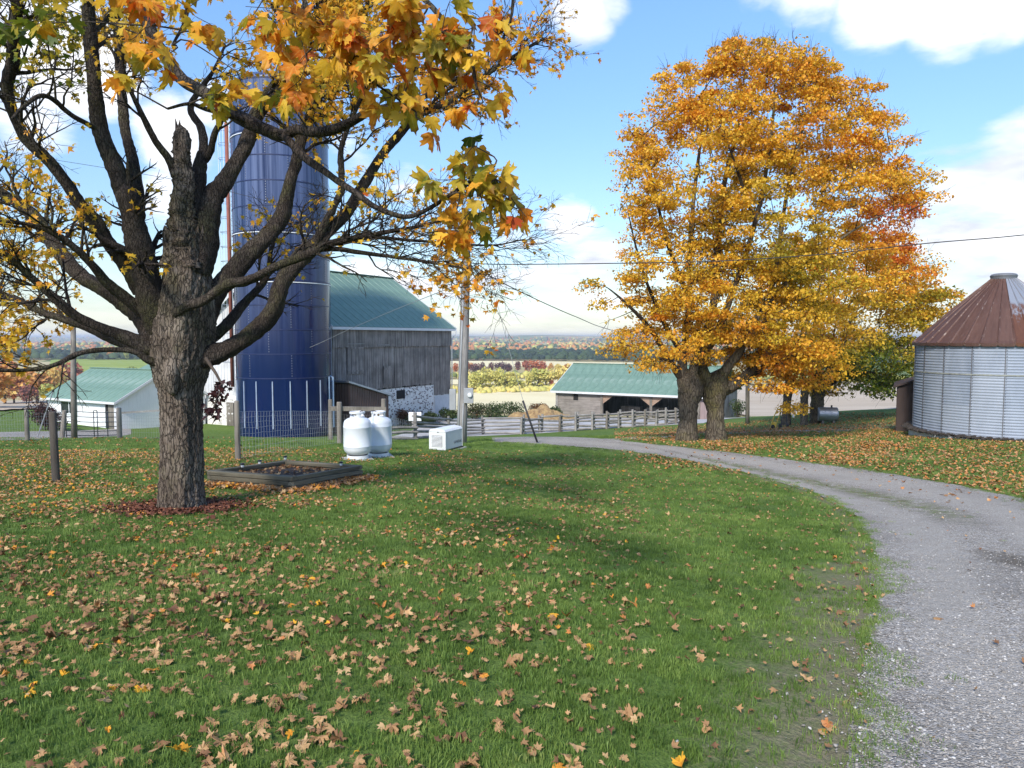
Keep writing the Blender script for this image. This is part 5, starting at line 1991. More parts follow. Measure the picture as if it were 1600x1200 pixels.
M_CORR, t, o_ = material('corrugated_galvanised')
tcx = t.n('ShaderNodeNewGeometry').outputs['Position']
oi = t.n('ShaderNodeObjectInfo')
n_ = t.noise(t.mapping(tcx, scale=(1, 1, 0.35)), 1.8, 5, 0.65)
c_ = t.mix(t.ramp(n_, [(0.3, 0), (0.7, 1)]), (0.20, 0.235, 0.295), (0.285, 0.325, 0.395))
c_ = t.mix(t.math('MULTIPLY', oi.outputs['Random'], 0.35), c_, (0.44, 0.47, 0.52))
r_ = t.noise(t.mapping(tcx, loc=(3, 1, 2)), 5.0, 5, 0.7)
c_ = t.mix(t.math('MULTIPLY', t.ramp(r_, [(0.62, 0), (0.76, 1)]), 0.45), c_, (0.30, 0.27, 0.22))
b_ = t.n('ShaderNodeBsdfPrincipled', i_0=c_)
b_.inputs['Metallic'].default_value = 0.1
b_.inputs['Roughness'].default_value = 0.65
b_.inputs['Specular IOR Level'].default_value = 0.3
t.put(o_.inputs[0], b_.outputs[0])
cp_ = corr_panel(math.radians(20), RH, BR)
cp_.materials.append(M_CORR)
for i in range(3):
    for k in range(18):
        o = link('corrugated_panel', cp_, binr)
        o.location = (0, 0, i * RH)
        o.rotation_euler = (0, 0, math.radians(-123.7 - 7.0 + 20 * k))
seam = MB().box(BR + 0.010, BR + 0.02, -0.014, 0.014, 0, WH)
for q in range(int(WH / 0.1)):
    seam.box(BR + 0.012, BR + 0.034, 0.04, 0.058, q * 0.1 + 0.03, q * 0.1 + 0.05)
me = bpy.data.meshes.new('seam')
me.from_pydata(seam.v, [], seam.f)
me.materials.append(surf('dark_seam', (0.07, 0.07, 0.08), (0.16, 0.16, 0.17), 6, 0.7, 0))
for k in range(18):
    o = link('seam', me, binr)
    o.rotation_euler = (0, 0, math.radians(-123.7 + 3.0 + 20 * k))
hp = MB().lathe([(BR + 0.01, -0.025), (BR + 0.024, -0.025), (BR + 0.024, 0.025), (BR + 0.01, 0.025)], 72)
me = bpy.data.meshes.new('ring_joint')
me.from_pydata(hp.v, [], hp.f)
me.materials.append(surf('bolted_lap', (0.16, 0.17, 0.17), (0.32, 0.33, 0.28), 9, 0.7, 0))
for zq in (2 * RH,):
    o = link('ring_joint', me, binr)
    o.location = (0, 0, zq)
RISE = 2.42
rp = MB()
ra, rc = BR + 0.10, 0.36
ah = math.radians(5)
for (r0, z0), (r1, z1) in (((ra, -0.08), (ra * 0.97, 0.05)), ((ra * 0.97, 0.05), (rc, RISE))):
    pass
prof2 = [(ra, -0.13), (ra + 0.01, -0.02), (ra * 0.965, 0.06), (ra * 0.5 + rc * 0.5, RISE * 0.5 + 0.03), (rc, RISE)]
vs = []
for r_, z_ in prof2:
    for an, lift in ((-ah, 0.045), (-ah * 0.80, 0.0), (0, 0.0), (ah * 0.80, 0.0), (ah, 0.045)):
        vs.append((math.cos(an) * r_, math.sin(an) * r_, z_ + lift))
rp.add(vs, [(i * 5 + k, i * 5 + k + 1, (i + 1) * 5 + k + 1, (i + 1) * 5 + k) for i in range(4) for k in range(4)])
me = bpy.data.meshes.new('roof_panel')
me.from_pydata(rp.v, [], rp.f)
# rust with pale scraped streaks that run down the slope; a few sheets keep bright metal near the cap
M_RUSTS, t, o_ = material('rusted_roof_steel')
tcx = t.n('ShaderNodeTexCoord').outputs['Object']
oi = t.n('ShaderNodeObjectInfo')
off = t.n('ShaderNodeCombineXYZ', i_0=t.math('MULTIPLY', oi.outputs['Random'], 9), i_1=t.math('MULTIPLY', oi.outputs['Random'], 5), i_2=0).outputs[0]
vv = t.vmath('ADD', t.mapping(tcx, scale=(0.7, 5, 0.7)), off).outputs[0]
n1_ = t.noise(vv, 1.5, 6, 0.7)
n2_ = t.noise(vv, 7, 5, 0.7)
c_ = t.mix(t.ramp(n1_, [(0.3, 0), (0.7, 1)]), (0.072, 0.034, 0.025), (0.118, 0.060, 0.045))
c_ = t.mix(t.math('MULTIPLY', t.ramp(n2_, [(0.58, 0), (0.66, 1)]), 0.35), c_, (0.26, 0.19, 0.16))
sp = t.n('ShaderNodeSeparateXYZ', i_0=tcx)
edge = t.ramp(t.math('DIVIDE', t.math('ABSOLUTE', sp.outputs[1]), t.math('MAXIMUM', sp.outputs[0], 0.2)), [(0.066, 0), (0.078, 1)])
n3_ = t.noise(t.vmath('ADD', t.mapping(tcx, scale=(1.6, 0.4, 1)), off).outputs[0], 4, 4, 0.7)
c_ = t.mix(t.math('MULTIPLY', edge, t.ramp(n3_, [(0.56, 0), (0.64, 0.75)])), c_, (0.32, 0.26, 0.23))
b_ = t.n('ShaderNodeBsdfPrincipled', i_0=c_)
b_.inputs['Roughness'].default_value = 0.6
b_.inputs['Metallic'].default_value = 0.15
t.put(o_.inputs[0], b_.outputs[0])
me.materials.append(M_RUSTS)
M_BARE, t, o_ = material('half_rusted_roof_steel')
tcx = t.n('ShaderNodeTexCoord').outputs['Object']
sp = t.n('ShaderNodeSeparateXYZ', i_0=tcx)
nn = t.noise(t.mapping(tcx, scale=(1.3, 3, 1.3)), 2.2, 6, 0.75)
mk = t.ramp(t.math('ADD', t.math('MULTIPLY', sp.outputs[0], 0.25), t.math('MULTIPLY', t.math('SUBTRACT', nn, 0.5), 0.9)), [(0.36, 0), (0.48, 1)])
c_ = t.mix(mk, (0.30, 0.32, 0.36), t.mix(nn, (0.08, 0.032, 0.022), (0.22, 0.095, 0.05)))
b_ = t.n('ShaderNodeBsdfPrincipled', i_0=c_)
b_.inputs['Roughness'].default_value = 0.45
b_.inputs['Metallic'].default_value = 0.4
t.put(o_.inputs[0], b_.outputs[0])
for k in range(36):
    ang = -123.7 - 1.7 + 10 * k + 5
    o = link('roof_panel', me, binr)
    o.location = (0, 0, WH)
    o.rotation_euler = (0, 0, math.radians(ang))
    if k in (1, 2, 3, 4, 5, 6):
        o.material_slots[0].link = 'OBJECT'
        o.material_slots[0].material = M_BARE
        if k == 2:
            o['label'] = 'roof sheet with bare silvery metal near the cap'
MB().lathe([(rc + 0.06, RISE - 0.08), (rc + 0.07, RISE + 0.02), (rc + 0.09, RISE + 0.08), (rc + 0.05, RISE + 0.14), (rc - 0.05, RISE + 0.17), (0.0, RISE + 0.19)], 28).build('roof_cap', surf('dull_cap_metal', (0.12, 0.13, 0.15), (0.20, 0.21, 0.23), 3, 0.6, 0, metal=0.3), binr).location = (0, 0, WH)
MB().lathe([(BR + 0.02, -0.5), (BR + 0.12, -0.5), (BR + 0.12, -0.03), (BR - 0.02, 0.0)], 60).build('concrete_footing', M_CONC, binr)
deb = MB()
for k in range(420):
    a = rb.uniform(math.radians(-230), math.radians(-60))
    r = BR + rb.uniform(0.05, 0.3)
    s_ = rb.uniform(0.03, 0.11)
    p = (math.cos(a) * r, math.sin(a) * r, 0.02)
    deb.bar((p[0] - s_, p[1], 0.02 + rb.uniform(0, .04)), (p[0] + s_, p[1] + rb.uniform(-s_, s_), 0.04 + rb.uniform(0, .05)), s_, s_ * 0.5, jit=0.02)
tag(deb.build('debris', surf('dark_debris', (0.02, 0.018, 0.016), (0.07, 0.055, 0.045), 8, 0.9, 0.2), binr), 'dark scraps along the foot of the bin', kind='stuff')

# ---- dark shed behind the bin
g0 = (16.6, 31.4)
gzz = float(gz(*g0)) - 0.1
bs = empty('tool_shed', (g0[0], g0[1], gzz), 'small dark brown steel shed tucked behind the grain bin', 'shed', rz=-0.49)
zl = (1.6 - 78 / F * 31.4) - gzz
mb = MB()
mb.add([(0, 0, -0.3), (1.0, 0, -0.3), (1.0, 0, zl + 0.4), (0, 0, zl), (0, 2.8, -0.3), (1.0, 2.8, -0.3), (1.0, 2.8, zl + 0.4), (0, 2.8, zl)], [(0, 1, 2, 3), (1, 5, 6, 2), (5, 4, 7, 6), (4, 0, 3, 7)])
for x_ in np.arange(0.05, 0.9, 0.24):
    mb.box(x_, x_ + 0.05, -0.025, 0, -0.3, zl + x_ * 0.36)
for y_ in np.arange(0.1, 2.7, 0.24):
    mb.box(-0.025, 0, y_, y_ + 0.05, -0.3, zl)
M_DKBR = surf('dark_brown_steel', (0.035, 0.022, 0.02), (0.06, 0.04, 0.036), 1.5, 0.6, 0.05)
mb.build('wall', M_DKBR, bs)
m = MB()
m.add([(-0.15, -0.15, zl - 0.02), (1.1, -0.15, zl + 0.44), (1.1, 3, zl + 0.44), (-0.15, 3, zl - 0.02), (-0.15, -0.15, zl + 0.06), (1.1, -0.15, zl + 0.52), (1.1, 3, zl + 0.52), (-0.15, 3, zl + 0.06)],
      [(0, 3, 2, 1), (4, 5, 6, 7), (0, 1, 5, 4), (1, 2, 6, 5), (2, 3, 7, 6), (3, 0, 4, 7)])
m.build('roof', M_DKBR, bs)
# ------------------------------------------------------------------ trees
D0 = float(TREE0[1])                                   # distance of the near maple
SCL = D0 / F


def trace(pts, d0, d1, step=0.07, wob=1.0, rng=RNG):
    """(px, py, half width px) polyline seen in the photograph, its distance running from d0 to d1"""
    n = len(pts)
    L = np.concatenate([[0], np.cumsum([math.hypot(pts[i + 1][0] - pts[i][0], pts[i + 1][1] - pts[i][1]) for i in range(n - 1)])])
    L /= L[-1]
    Q, R_ = [], []
    for (px, py, hw), l in zip(pts, L):
        d = d0 + (d1 - d0) * l
        Q.append(P(px, py, d))
        R_.append(hw / F * d)
    return spline(Q, R_, step, wob * 0.02, rng)


def grow(parent_pts, parent_rad, rng, f0, f1, every, length, angle, up, rfac, sub=None, kmin=3, droop=0.0, side=None):
    """children along a branch: returns list of (pts, rad)"""
    out = []
    n = len(parent_pts)
    seg = np.linalg.norm(np.diff(parent_pts, axis=0), axis=1)
    cum = np.concatenate([[0], np.cumsum(seg)])
    s = cum[-1] * f0 + rng.uniform(0, every)
    while s < cum[-1] * f1:
        i = min(int(np.searchsorted(cum, s)), n - 1)
        i = max(1, min(i, n - 2))
        p = parent_pts[i]
        t = parent_pts[i + 1] - parent_pts[i - 1]
        t /= np.linalg.norm(t) + 1e-9
        r0 = min(parent_rad[i] * rfac, parent_rad[i] * 0.85)
        v = rng.normal(0, 1, 3)
        v -= t * v.dot(t)
        v /= np.linalg.norm(v) + 1e-9
        v[2] = v[2] * 0.7
        ang = angle * rng.uniform(0.7, 1.3)
        d = t * math.cos(ang) + v * math.sin(ang)
        d[2] += up * rng.uniform(0.3, 1.0)
        d /= np.linalg.norm(d)
        L = length * rng.uniform(0.5, 1.25) * (1.0 - 0.45 * (s / cum[-1]))
        m = max(4, int(L / 0.09))
        pts = [p]
        dd = d.copy()
        for q in range(m):
            dd = dd + rng.normal(0, 0.16, 3) + np.array([0, 0, up * 0.10 - droop * 0.1 * q / m])
            dd /= np.linalg.norm(dd)
            pts.append(pts[-1] + dd * (L / m))
        pts = np.array(pts)
        rad = r0 * (1 - 0.8 * np.linspace(0, 1, m + 1)) + 0.0012
        out.append((pts, rad))
        s += every * rng.uniform(0.6, 1.5)
    return out


near = empty('maple_tree', TREE0, 'big near maple with furrowed grey trunk, a broken snag and half bare spreading limbs', 'tree')


def up_local(parent_pt, o):
    """shift a mesh modelled in world space under its thing's Empty"""
    o.location = tuple(-float(v) for v in parent_pt)
    return o


rt_ = np.random.default_rng(31)
# trunk: rings with buttresses and long bark ridges modelled in the surface
prof_px = [(283, 806, 47), (283, 797, 39), (283, 785, 35), (283, 760, 32.5), (284, 720, 31.5), (283, 680, 30.5), (282, 640, 30.5), (281, 610, 32), (280, 590, 39), (281, 570, 43), (282, 550, 45), (283, 525, 46),
           (285, 500, 45), (287, 475, 42), (289, 450, 38), (291, 425, 34), (293, 400, 31.5), (294, 375, 29), (294, 362, 27)]
cpt = [P(a, b, D0) for a, b, c in prof_px]
crd = [c * SCL for a, b, c in prof_px]
cpt[0][2] -= 0.1
TQ, TR = spline(cpt, crd, 0.018)
K = 132
aa = np.arange(K) * 2 * np.pi / K
nr_ = len(TQ)
zz_ = np.linspace(0, nr_ * 0.018, nr_)
disp = np.zeros((nr_, K))
for f_, amp, wv in ((3, 0.045, 0.8), (5, 0.04, 1.4), (8, 0.03, 2.2)):
    ph = rt_.uniform(0, 6.28)
    disp += amp * np.sin(f_ * aa[None] + ph + 0.5 * np.sin(zz_[:, None] * wv + ph * 2))
ridge = np.zeros((nr_, K))
for q in range(3):
    nk = [17, 27, 43][q]
    ph = rt_.uniform(0, 6.28)
    wob_ = np.interp(zz_, np.linspace(0, zz_[-1], 14), rt_.normal(0, 1.3, 14))[:, None] + np.interp(zz_, np.linspace(0, zz_[-1], 60), rt_.normal(0, 0.5, 60))[:, None]
    ridge += (0.5 - np.abs(np.sin(0.5 * nk * aa[None] + ph + wob_))) * [0.05, 0.035, 0.022][q]
sm = rt_.normal(0, 0.012, (nr_, K))
base_fl = np.clip(1 - zz_ / 0.35, 0, 1)[:, None] ** 2
disp = disp + ridge + sm + base_fl * 0.16 * np.sin(5 * aa[None] + 1.1)
top_f = np.clip((zz_[-1] - zz_) / 0.1, 0, 1)[:, None]
rr_ = TR[:, None] * (1 + disp)
ring = TQ[:, None] + np.stack([np.cos(aa)[None] * rr_, np.sin(aa)[None] * rr_ * 0.95, np.zeros_like(rr_)], -1)
# ragged upper rim where the top broke off
ring[-1, :, 2] += rt_.uniform(-0.15, 0.12, K)
ring[-2, :, 2] += rt_.uniform(-0.05, 0.05, K)
V_ = np.vstack([ring.reshape(-1, 3), (TQ[-1] - np.array([0, 0, 0.12]))[None]])
i = np.arange(nr_ - 1)[:, None] * K
j = np.arange(K)[None]
Qd = np.stack([i + j, i + (j + 1) % K, i + K + (j + 1) % K, i + K + j], -1).reshape(-1, 4)
l = (nr_ - 1) * K
jj = np.arange(K)
capq = np.stack([l + jj, l + (jj + 1) % K, np.full(K, nr_ * K), np.full(K, nr_ * K)], -1)
me = bpy.data.meshes.new('trunk')
me.from_pydata([tuple(v) for v in V_], [], [tuple(q) for q in Qd] + [tuple(q[:3]) for q in capq])
me.polygons.foreach_set('use_smooth', np.ones(len(me.polygons), dtype=bool))
up_local(TREE0, link('trunk', me, near, M_BARK))

# broken snags
for nm_, pts_ in (('broken_snag', [(287, 420, 25), (285, 380, 22), (284, 340, 19), (285, 300, 16), (286, 265, 14.5), (286, 235, 13), (285, 214, 11), (284, 204, 8), (283, 198, 4)]),
                  ('broken_snag', [(268, 450, 9), (262, 410, 6), (260, 385, 5), (259, 360, 4.2), (258, 354, 2.5)])):
    Q_, R_ = trace(pts_, D0 - 0.1, D0 - 0.1, 0.03)
    big_ = pts_[0][2] > 15
    R_ = R_ * 0.93
    up_local(TREE0, tubes(nm_, [(Q_, R_ * (1 + rt_.normal(0, 0.06, len(R_))), 26)], M_BARK, near, bark=0.34 if big_ else 0.2))
    if big_:
        sp_items = []
        for q_ in range(16):
            a_ = rt_.uniform(0, 6.28)
            r_ = rt_.uniform(0.2, 0.95) * 10 * SCL
            b_p = P(285, 222 + rt_.uniform(-8, 14), D0 - 0.1) + np.array([math.cos(a_) * r_, math.sin(a_) * r_, 0])
            h_ = rt_.uniform(0.10, 0.30)
            sp_items.append((np.array([b_p, b_p + np.array([0, 0, h_ * 0.6]) + rt_.normal(0, .008, 3), b_p + np.array([rt_.normal(0, .015), 0, h_])]), np.array([0.034, 0.022, 0.004]), 5))
        up_local(TREE0, tubes('splinters', sp_items, M_BARK, near, kind='stuff'))

LIMBS = {
    'A': ([(268, 545, 26), (240, 470, 25), (222, 410, 22), (207, 340, 18), (196, 300, 17)], 0, -0.5, 1),
    'A1': ([(198, 312, 15), (178, 262, 14.5), (160, 215, 12.5), (152, 170, 12), (147, 112, 11), (139, 40, 10), (137, -60, 9), (128, -170, 7), (118, -280, 5)], -0.45, -1.2, 1),
    'A2': ([(216, 340, 12), (216, 300, 10), (206, 250, 9), (196, 210, 8), (191, 150, 7.5), (185, 75, 6.5), (178, -10, 5), (176, -120, 3.5)], -0.2, 0.8, 1),
    'B2': ([(304, 430, 26), (314, 380, 25), (321, 340, 23), (332, 308, 17), (352, 287, 14), (375, 244, 12), (390, 210, 12), (402, 176, 12), (433, 146, 10), (454, 92, 8), (490, 35, 6), (520, -50, 5), (545, -140, 3.5)], 0, 1.2, 1),
    'B3': ([(304, 330, 13), (311, 268, 11), (317, 240, 8)], 0.1, 0.3, 0),
    'B3a': ([(316, 246, 7), (319, 222, 7), (314, 199, 6.5), (300, 178, 6), (300, 161, 5), (318, 132, 4), (334, 109, 3), (352, 70, 2)], 0.3, 0.8, 1),
    'B3b': ([(320, 250, 6), (328, 238, 5.5), (338, 206, 5), (349, 184, 4), (362, 176, 2.5)], 0.3, 0.0, 1),
    'B4': ([(275, 275, 8), (263, 246, 6.5), (240, 214, 5.5), (222, 180, 4.5), (208, 152, 3.8), (196, 120, 3), (190, 80, 2)], -0.1, -0.9, 1),
    'C': ([(308, 560, 20), (330, 556, 17.5), (367, 540, 15), (402, 516, 14.5), (427, 482, 14.5), (440, 442, 14), (461, 412, 14), (488, 388, 14)], 0, 0.6, 0),
    'C1': ([(485, 392, 12), (517, 356, 10.5), (544, 330, 9.5), (562, 300, 9), (596, 244, 7.5), (622, 210, 7), (656, 180, 6), (700, 160, 5), (740, 130, 4), (800, 90, 3), (850, 60, 2)], 0.6, 1.6, 1),
    'C2': ([(490, 388, 8), (502, 362, 7.5), (516, 335, 6.5), (531, 304, 6), (533, 270, 5.5), (534, 230, 4.5), (548, 190, 3.5), (570, 140, 3), (590, 80, 2)], 0.6, 0.2, 1),
    'D': ([(302, 520, 24), (326, 470, 20), (360, 431, 17), (392, 396, 15.5), (422, 362, 14), (442, 334, 12.5), (454, 283, 10), (462, 257, 9), (472, 210, 8), (484, 180, 7), (502, 131, 6), (540, 80, 5), (575, 10, 4), (600, -80, 3)],
          0.1, 1.5, 1),
    'D2': ([(272, 490, 7.5), (296, 478, 8), (319, 469, 8), (340, 452, 8), (356, 443, 8), (378, 441, 8), (400, 434, 7.5), (420, 422, 7), (442, 412, 7), (487, 394, 7), (510, 382, 6), (562, 371, 4.5), (619, 360, 3.6), (660, 352, 2.6), (700, 340, 1.5)],
           -0.35, -1.3, 1),
    'D3': ([(498, 390, 4.5), (530, 389, 4), (562, 394, 3.6), (600, 399, 3.2), (637, 405, 2.8), (694, 414, 2), (740, 420, 1.2)], -0.8, -1.4, 1),
    'D4': ([(505, 384, 4), (532, 380, 3.6), (585, 371, 3.2), (637, 375, 2.8), (700, 380, 2.2), (770, 383, 1.6), (818, 374, 1)], -0.8, -0.4, 1),
    'E': ([(312, 540, 12), (332, 526, 10), (356, 506, 9), (382, 476, 7.5), (405, 450, 6), (418, 425, 4.5), (424, 390, 3.5), (440, 350, 2.5)], 0.2, 1.5, 1),
    'F1': ([(258, 545, 24), (232, 505, 19), (205, 480, 15), (161, 452, 13), (122, 427, 12), (94, 394, 12), (71, 364, 11), (49, 334, 10), (22, 313, 8.5), (-15, 290, 7), (-80, 250, 5)], 0, 0.9, 1),
    'F1b': ([(225, 488, 11), (187, 458, 9), (165, 440, 8), (148, 418, 7), (118, 388, 6), (80, 362, 5), (40, 350, 3.5), (0, 345, 2.5)], -0.1, -1.5, 1),
    'G': ([(222, 455, 15), (203, 420, 12), (172, 382, 11.5), (150, 349, 11), (124, 322, 10.5), (98, 277, 10), (67, 240, 9), (41, 217, 8.5), (26, 187, 8), (14, 160, 8.5), (10, 130, 9.5), (18, 95, 9.5), (24, 56, 9), (28, 5, 8), (30, -80, 6)],
          -0.1, -2.2, 1),
    'G2': ([(148, 200, 4.5), (110, 178, 4), (82, 155, 4.5), (60, 150, 4), (34, 170, 3), (20, 185, 2)], -1.0, -2.2, 1),
    'F3': ([(262, 560, 17), (225, 541, 14), (187, 524, 10), (150, 508, 8), (112, 487, 7.5), (79, 461, 7), (49, 435, 6), (22, 409, 5), (-5, 392, 4.5), (-60, 360, 3)], 0, -1.3, 1),
    'F4': ([(262, 566, 15), (225, 546, 11), (169, 526, 8.5), (131, 510, 7), (75, 491, 5.5), (37, 473, 5), (0, 459, 4.5), (-60, 440, 3)], 0.1, 1.0, 1),
    'F5': ([(258, 572, 8), (232, 563, 6.5), (206, 549, 5), (161, 547, 4.5), (120, 553, 4), (94, 566, 3.8), (56, 577, 3.5), (0, 579, 3), (-60, 575, 2)], -0.2, -1.6, 1),
    'S1': ([(285, 500, 9), (277, 540, 10), (270, 570, 12), (266, 590, 14), (270, 612, 8)], -0.33, -0.33, 0),
}
rl = np.random.default_rng(5)
limb_pts = {}
for key, (pts_, o0, o1, gr) in LIMBS.items():
    Q_, R_ = trace(pts_, D0 + o0, D0 + o1, 0.05, 1.0, rl)
    R_ = R_ * 0.92
    hw0 = pts_[0][2]
    k = 16 if hw0 > 10 else 10 if hw0 > 5 else 8
    limb_pts[key] = (Q_, R_, gr)
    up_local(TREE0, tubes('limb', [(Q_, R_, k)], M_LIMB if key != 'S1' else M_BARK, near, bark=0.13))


def blobw(Q, blobs):
    w_ = np.zeros(len(Q))
    px, py = proj(Q[:, 0], Q[:, 1], Q[:, 2])
    for bx, by, rx, ry, wt in blobs:
        w_ = np.maximum(w_, wt * np.exp(-(((px - bx) / rx) ** 2 + ((py - by) / ry) ** 2)))
    return w_


# where the near crown still carries leaves: (px, py, radius x, radius y, weight)
LEAFY = [(60, 290, 90, 45, .6), (130, 330, 90, 55, .55), (60, 400, 110, 55, .5), (200, 320, 50, 30, .2), (60, 520, 110, 50, 1.0), (110, 540, 90, 40, 1.0), (20, 560, 80, 40, .9), (190, 560, 50, 35, .8), (60, 590, 60, 25, .7), (160, 470, 60, 40, .5),
         (220, 590, 35, 20, .9), (350, 395, 50, 35, .9), (350, 440, 40, 30, .7), (350, 580, 35, 28, 1.0), (345, 505, 35, 25, .9), (450, 240, 60, 35, 1.0), (400, 265, 40, 25, .8), (500, 250, 45, 30, .8), (520, 180, 60, 35, .7),
         (430, 330, 40, 30, .5), (430, 390, 40, 25, .45), (600, 110, 260, 90, .9), (760, 150, 120, 60, .6), (740, 260, 100, 60, .35), (850, 240, 40, 30, .8), (880, 60, 60, 40, .3), (560, 50, 260, 90, .9), (120, 60, 140, 60, .8),
         (240, 40, 120, 60, .6), (640, 380, 140, 40, .12), (700, 440, 60, 40, .6), (560, 300, 150, 60, .14), (590, 240, 60, 30, .5), (650, 220, 80, 40, .3), (180, 400, 80, 40, .35), (720, 380, 60, 60, .3), (75, 245, 60, 20, .3)]
br1, br2, br3 = [], [], []
for key, (Q_, R_, gr) in limb_pts.items():
    if not gr:
        continue
    f0 = 0.25 if R_[0] < 0.05 else 0.42
    c1 = grow(Q_, R_, rl, f0, 1.0, 0.15, 1.5 if key in ('C1', 'D', 'D2', 'D3', 'D4', 'C2', 'B2') else 1.2, 0.8, 0.14, 0.40, droop=0.6)
    br1 += c1
    if key in ('C1', 'D', 'D2', 'D3', 'D4', 'C2', 'B2', 'E', 'A2', 'G', 'F1', 'F3', 'F4'):
        br1 += grow(Q_, R_ * 0.55, rl, 0.5, 1.0, 0.15, 1.4, 0.7, 0.05, 0.4, droop=0.8)
for p_, r_ in br1:
    br2 += grow(p_, r_, rl, 0.12, 1.0, 0.10, 0.55, 0.75, 0.12, 0.6, droop=0.5)
tips = []
dirs = []
for p_, r_ in br2:
    br3 += grow(p_, r_, rl, 0.20, 1.0, 0.10, 0.24, 0.7, 0.10, 0.65)
# keep only what could matter in view (a little beyond the frame)


def inframe(p, m=160):
    q = proj(p[-1, 0], p[-1, 1], p[-1, 2])
    return -m < q[0] < 1600 and -m * 1.6 < q[1] < 700


br2 = [b for b in br2 if inframe(b[0])]
br3 = [b for b in br3 if inframe(b[0])]
print('branches', len(br1), len(br2), len(br3))
items = [(p_, r_, 6) for p_, r_ in br1] + [(p_, r_, 4) for p_, r_ in br2] + [(p_, r_, 3) for p_, r_ in br3]
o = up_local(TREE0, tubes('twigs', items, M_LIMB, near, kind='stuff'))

tips = np.array([b[0][-1] for b in br3] + [b[0][-1] for b in br2] + [b[0][len(b[0]) // 2] for b in br3])
w_ = blobw(tips, LEAFY) * 0.62
sel = rl.uniform(0, 1, len(tips)) < w_ * 1.0 + 0.025
tp = tips[sel]
wt_ = w_[sel]
nl = (1 + rl.poisson(1.0 + 3.0 * wt_)).astype(int)
base_ = np.repeat(tp, nl, 0)
n = len(base_)
pos_ = base_ + rl.normal(0, 0.035, (n, 3))
R__ = rotmats(rl.uniform(0, 6.28, n), rl.normal(-0.75, 0.55, n), rl.normal(0, 0.5, n))
size = rl.uniform(0.045, 0.09, n)
tint = np.clip(0.50 + rl.normal(0, 0.09, n), 0, 1)
px, py = proj(base_[:, 0], base_[:, 1], base_[:, 2])
tint = np.where((px < 130) & (py < 150), 0.26 + rl.normal(0, 0.1, n), tint)
tint = np.where(px > 620, tint + 0.10, tint)
o = leaves('foliage', LEAF_MID, pos_, R__, size, np.clip(tint, 0, 1), M_LEAF, near, curl=(0.35, 0.3), rng=rl)
o['label'] = 'sparse golden yellow leaves of the near maple'
up_local(TREE0, o)
print('near leaves', n)

# dark withered spray hanging on the right of the trunk
wq, wr = trace([(322, 560, 3), (338, 585, 2.4), (346, 605, 2), (338, 625, 1.6), (330, 648, 1)], D0 - 0.2, D0 - 0.9, 0.04)
up_local(TREE0, tubes('withered_twig', [(wq, wr, 6)], M_TWIG, near))
n = 60
i_ = rl.integers(len(wq) // 2, len(wq), n)
pos_ = wq[i_] + rl.normal(0, 0.055, (n, 3)) * np.array([1, 1, 0.9])
o = leaves('withered_leaves', LEAF_MID, pos_, rotmats(rl.uniform(0, 6.28, n), rl.normal(-1.2, 0.4, n), rl.normal(0, 0.6, n)), rl.uniform(0.06, 0.10, n), rl.uniform(0, 0.12, n), leafmat('withered_leaf', [(0, (0.03, 0.008, 0.01)), (1, (0.10, 0.02, 0.02))], 0.15), near,
           curl=(0.6, 0.5), rng=rl)
o['label'] = 'dark red withered leaves hanging beside the trunk'
up_local(TREE0, o)

# ---- the limb that reaches over the viewer, with its big leaves
rf = np.random.default_rng(12)
OV = [('limb', [(137, -150, D0 - 1.1, 8.5), (135, -330, 9.0, 8), (150, -330, 7.6, 9), (178, -180, 6.6, 9.5), (205, -60, 6.0, 9.5), (232, 40, 5.6, 9), (259, 88, 5.4, 9), (285, 124, 5.3, 9), (319, 146, 5.2, 9.5), (352, 169, 5.1, 10), (390, 191, 5.0, 10.5),
                (442, 211, 4.9, 9), (465, 203, 4.8, 7.5), (499, 208, 4.7, 8), (540, 195, 4.6, 7), (577, 174, 4.5, 6), (619, 164, 4.4, 5), (660, 152, 4.3, 4), (700, 130, 4.2, 3), (740, 110, 4.1, 2)]),
      ('limb', [(440, 208, 4.9, 6.5), (457, 225, 4.8, 6), (480, 249, 4.7, 6), (510, 270, 4.6, 5.5), (527, 283, 4.5, 5), (555, 301, 4.4, 4.6), (586, 323, 4.3, 4.2), (630, 338, 4.2, 3.8), (660, 331, 4.1, 3.6), (694, 311, 4.0, 3), (724, 291, 3.95, 2.6), (765, 275, 3.9, 2)]),
      ('limb', [(390, 190, 5.0, 5), (352, 178, 4.9, 4.2), (322, 170, 4.8, 3.6), (296, 162, 4.7, 2.6), (262, 170, 4.6, 2)]),
      ('limb', [(205, -60, 6.0, 6), (330, -110, 5.2, 6), (450, -100, 4.6, 5.5), (560, -60, 4.2, 5), (640, -20, 3.9, 4.5), (700, 40, 3.7, 3.5), (735, 90, 3.6, 2.5), (745, 140, 3.5, 1.8)]),
      ('limb', [(450, -100, 4.6, 4), (470, -20, 4.3, 3.5), (495, 50, 4.1, 3), (540, 100, 4.0, 2.4), (600, 140, 3.9, 1.8), (650, 175, 3.85, 1.2)]),
      ('limb', [(330, -110, 5.2, 4), (300, -30, 4.8, 3.2), (290, 30, 4.6, 2.6), (270, 70, 4.4, 1.8)]),
      ('limb', [(560, -60, 4.2, 4), (700, -80, 3.9, 3.6), (790, -40, 3.7, 3), (800, 20, 3.6, 2.2), (785, 60, 3.6, 1.6)])]
ov_pts = []
for nm_, pts_ in OV:
    Q_ = [P(a, b, d) for a, b, d, h in pts_]
    R_ = [h / F * d for a, b, d, h in pts_]
    Q_, R_ = spline(Q_, R_, 0.035, 0.012, rf)
    ov_pts.append((Q_, R_))
    up_local(TREE0, tubes(nm_, [(Q_, R_, 12)], M_LIMB, near, bark=0.10))
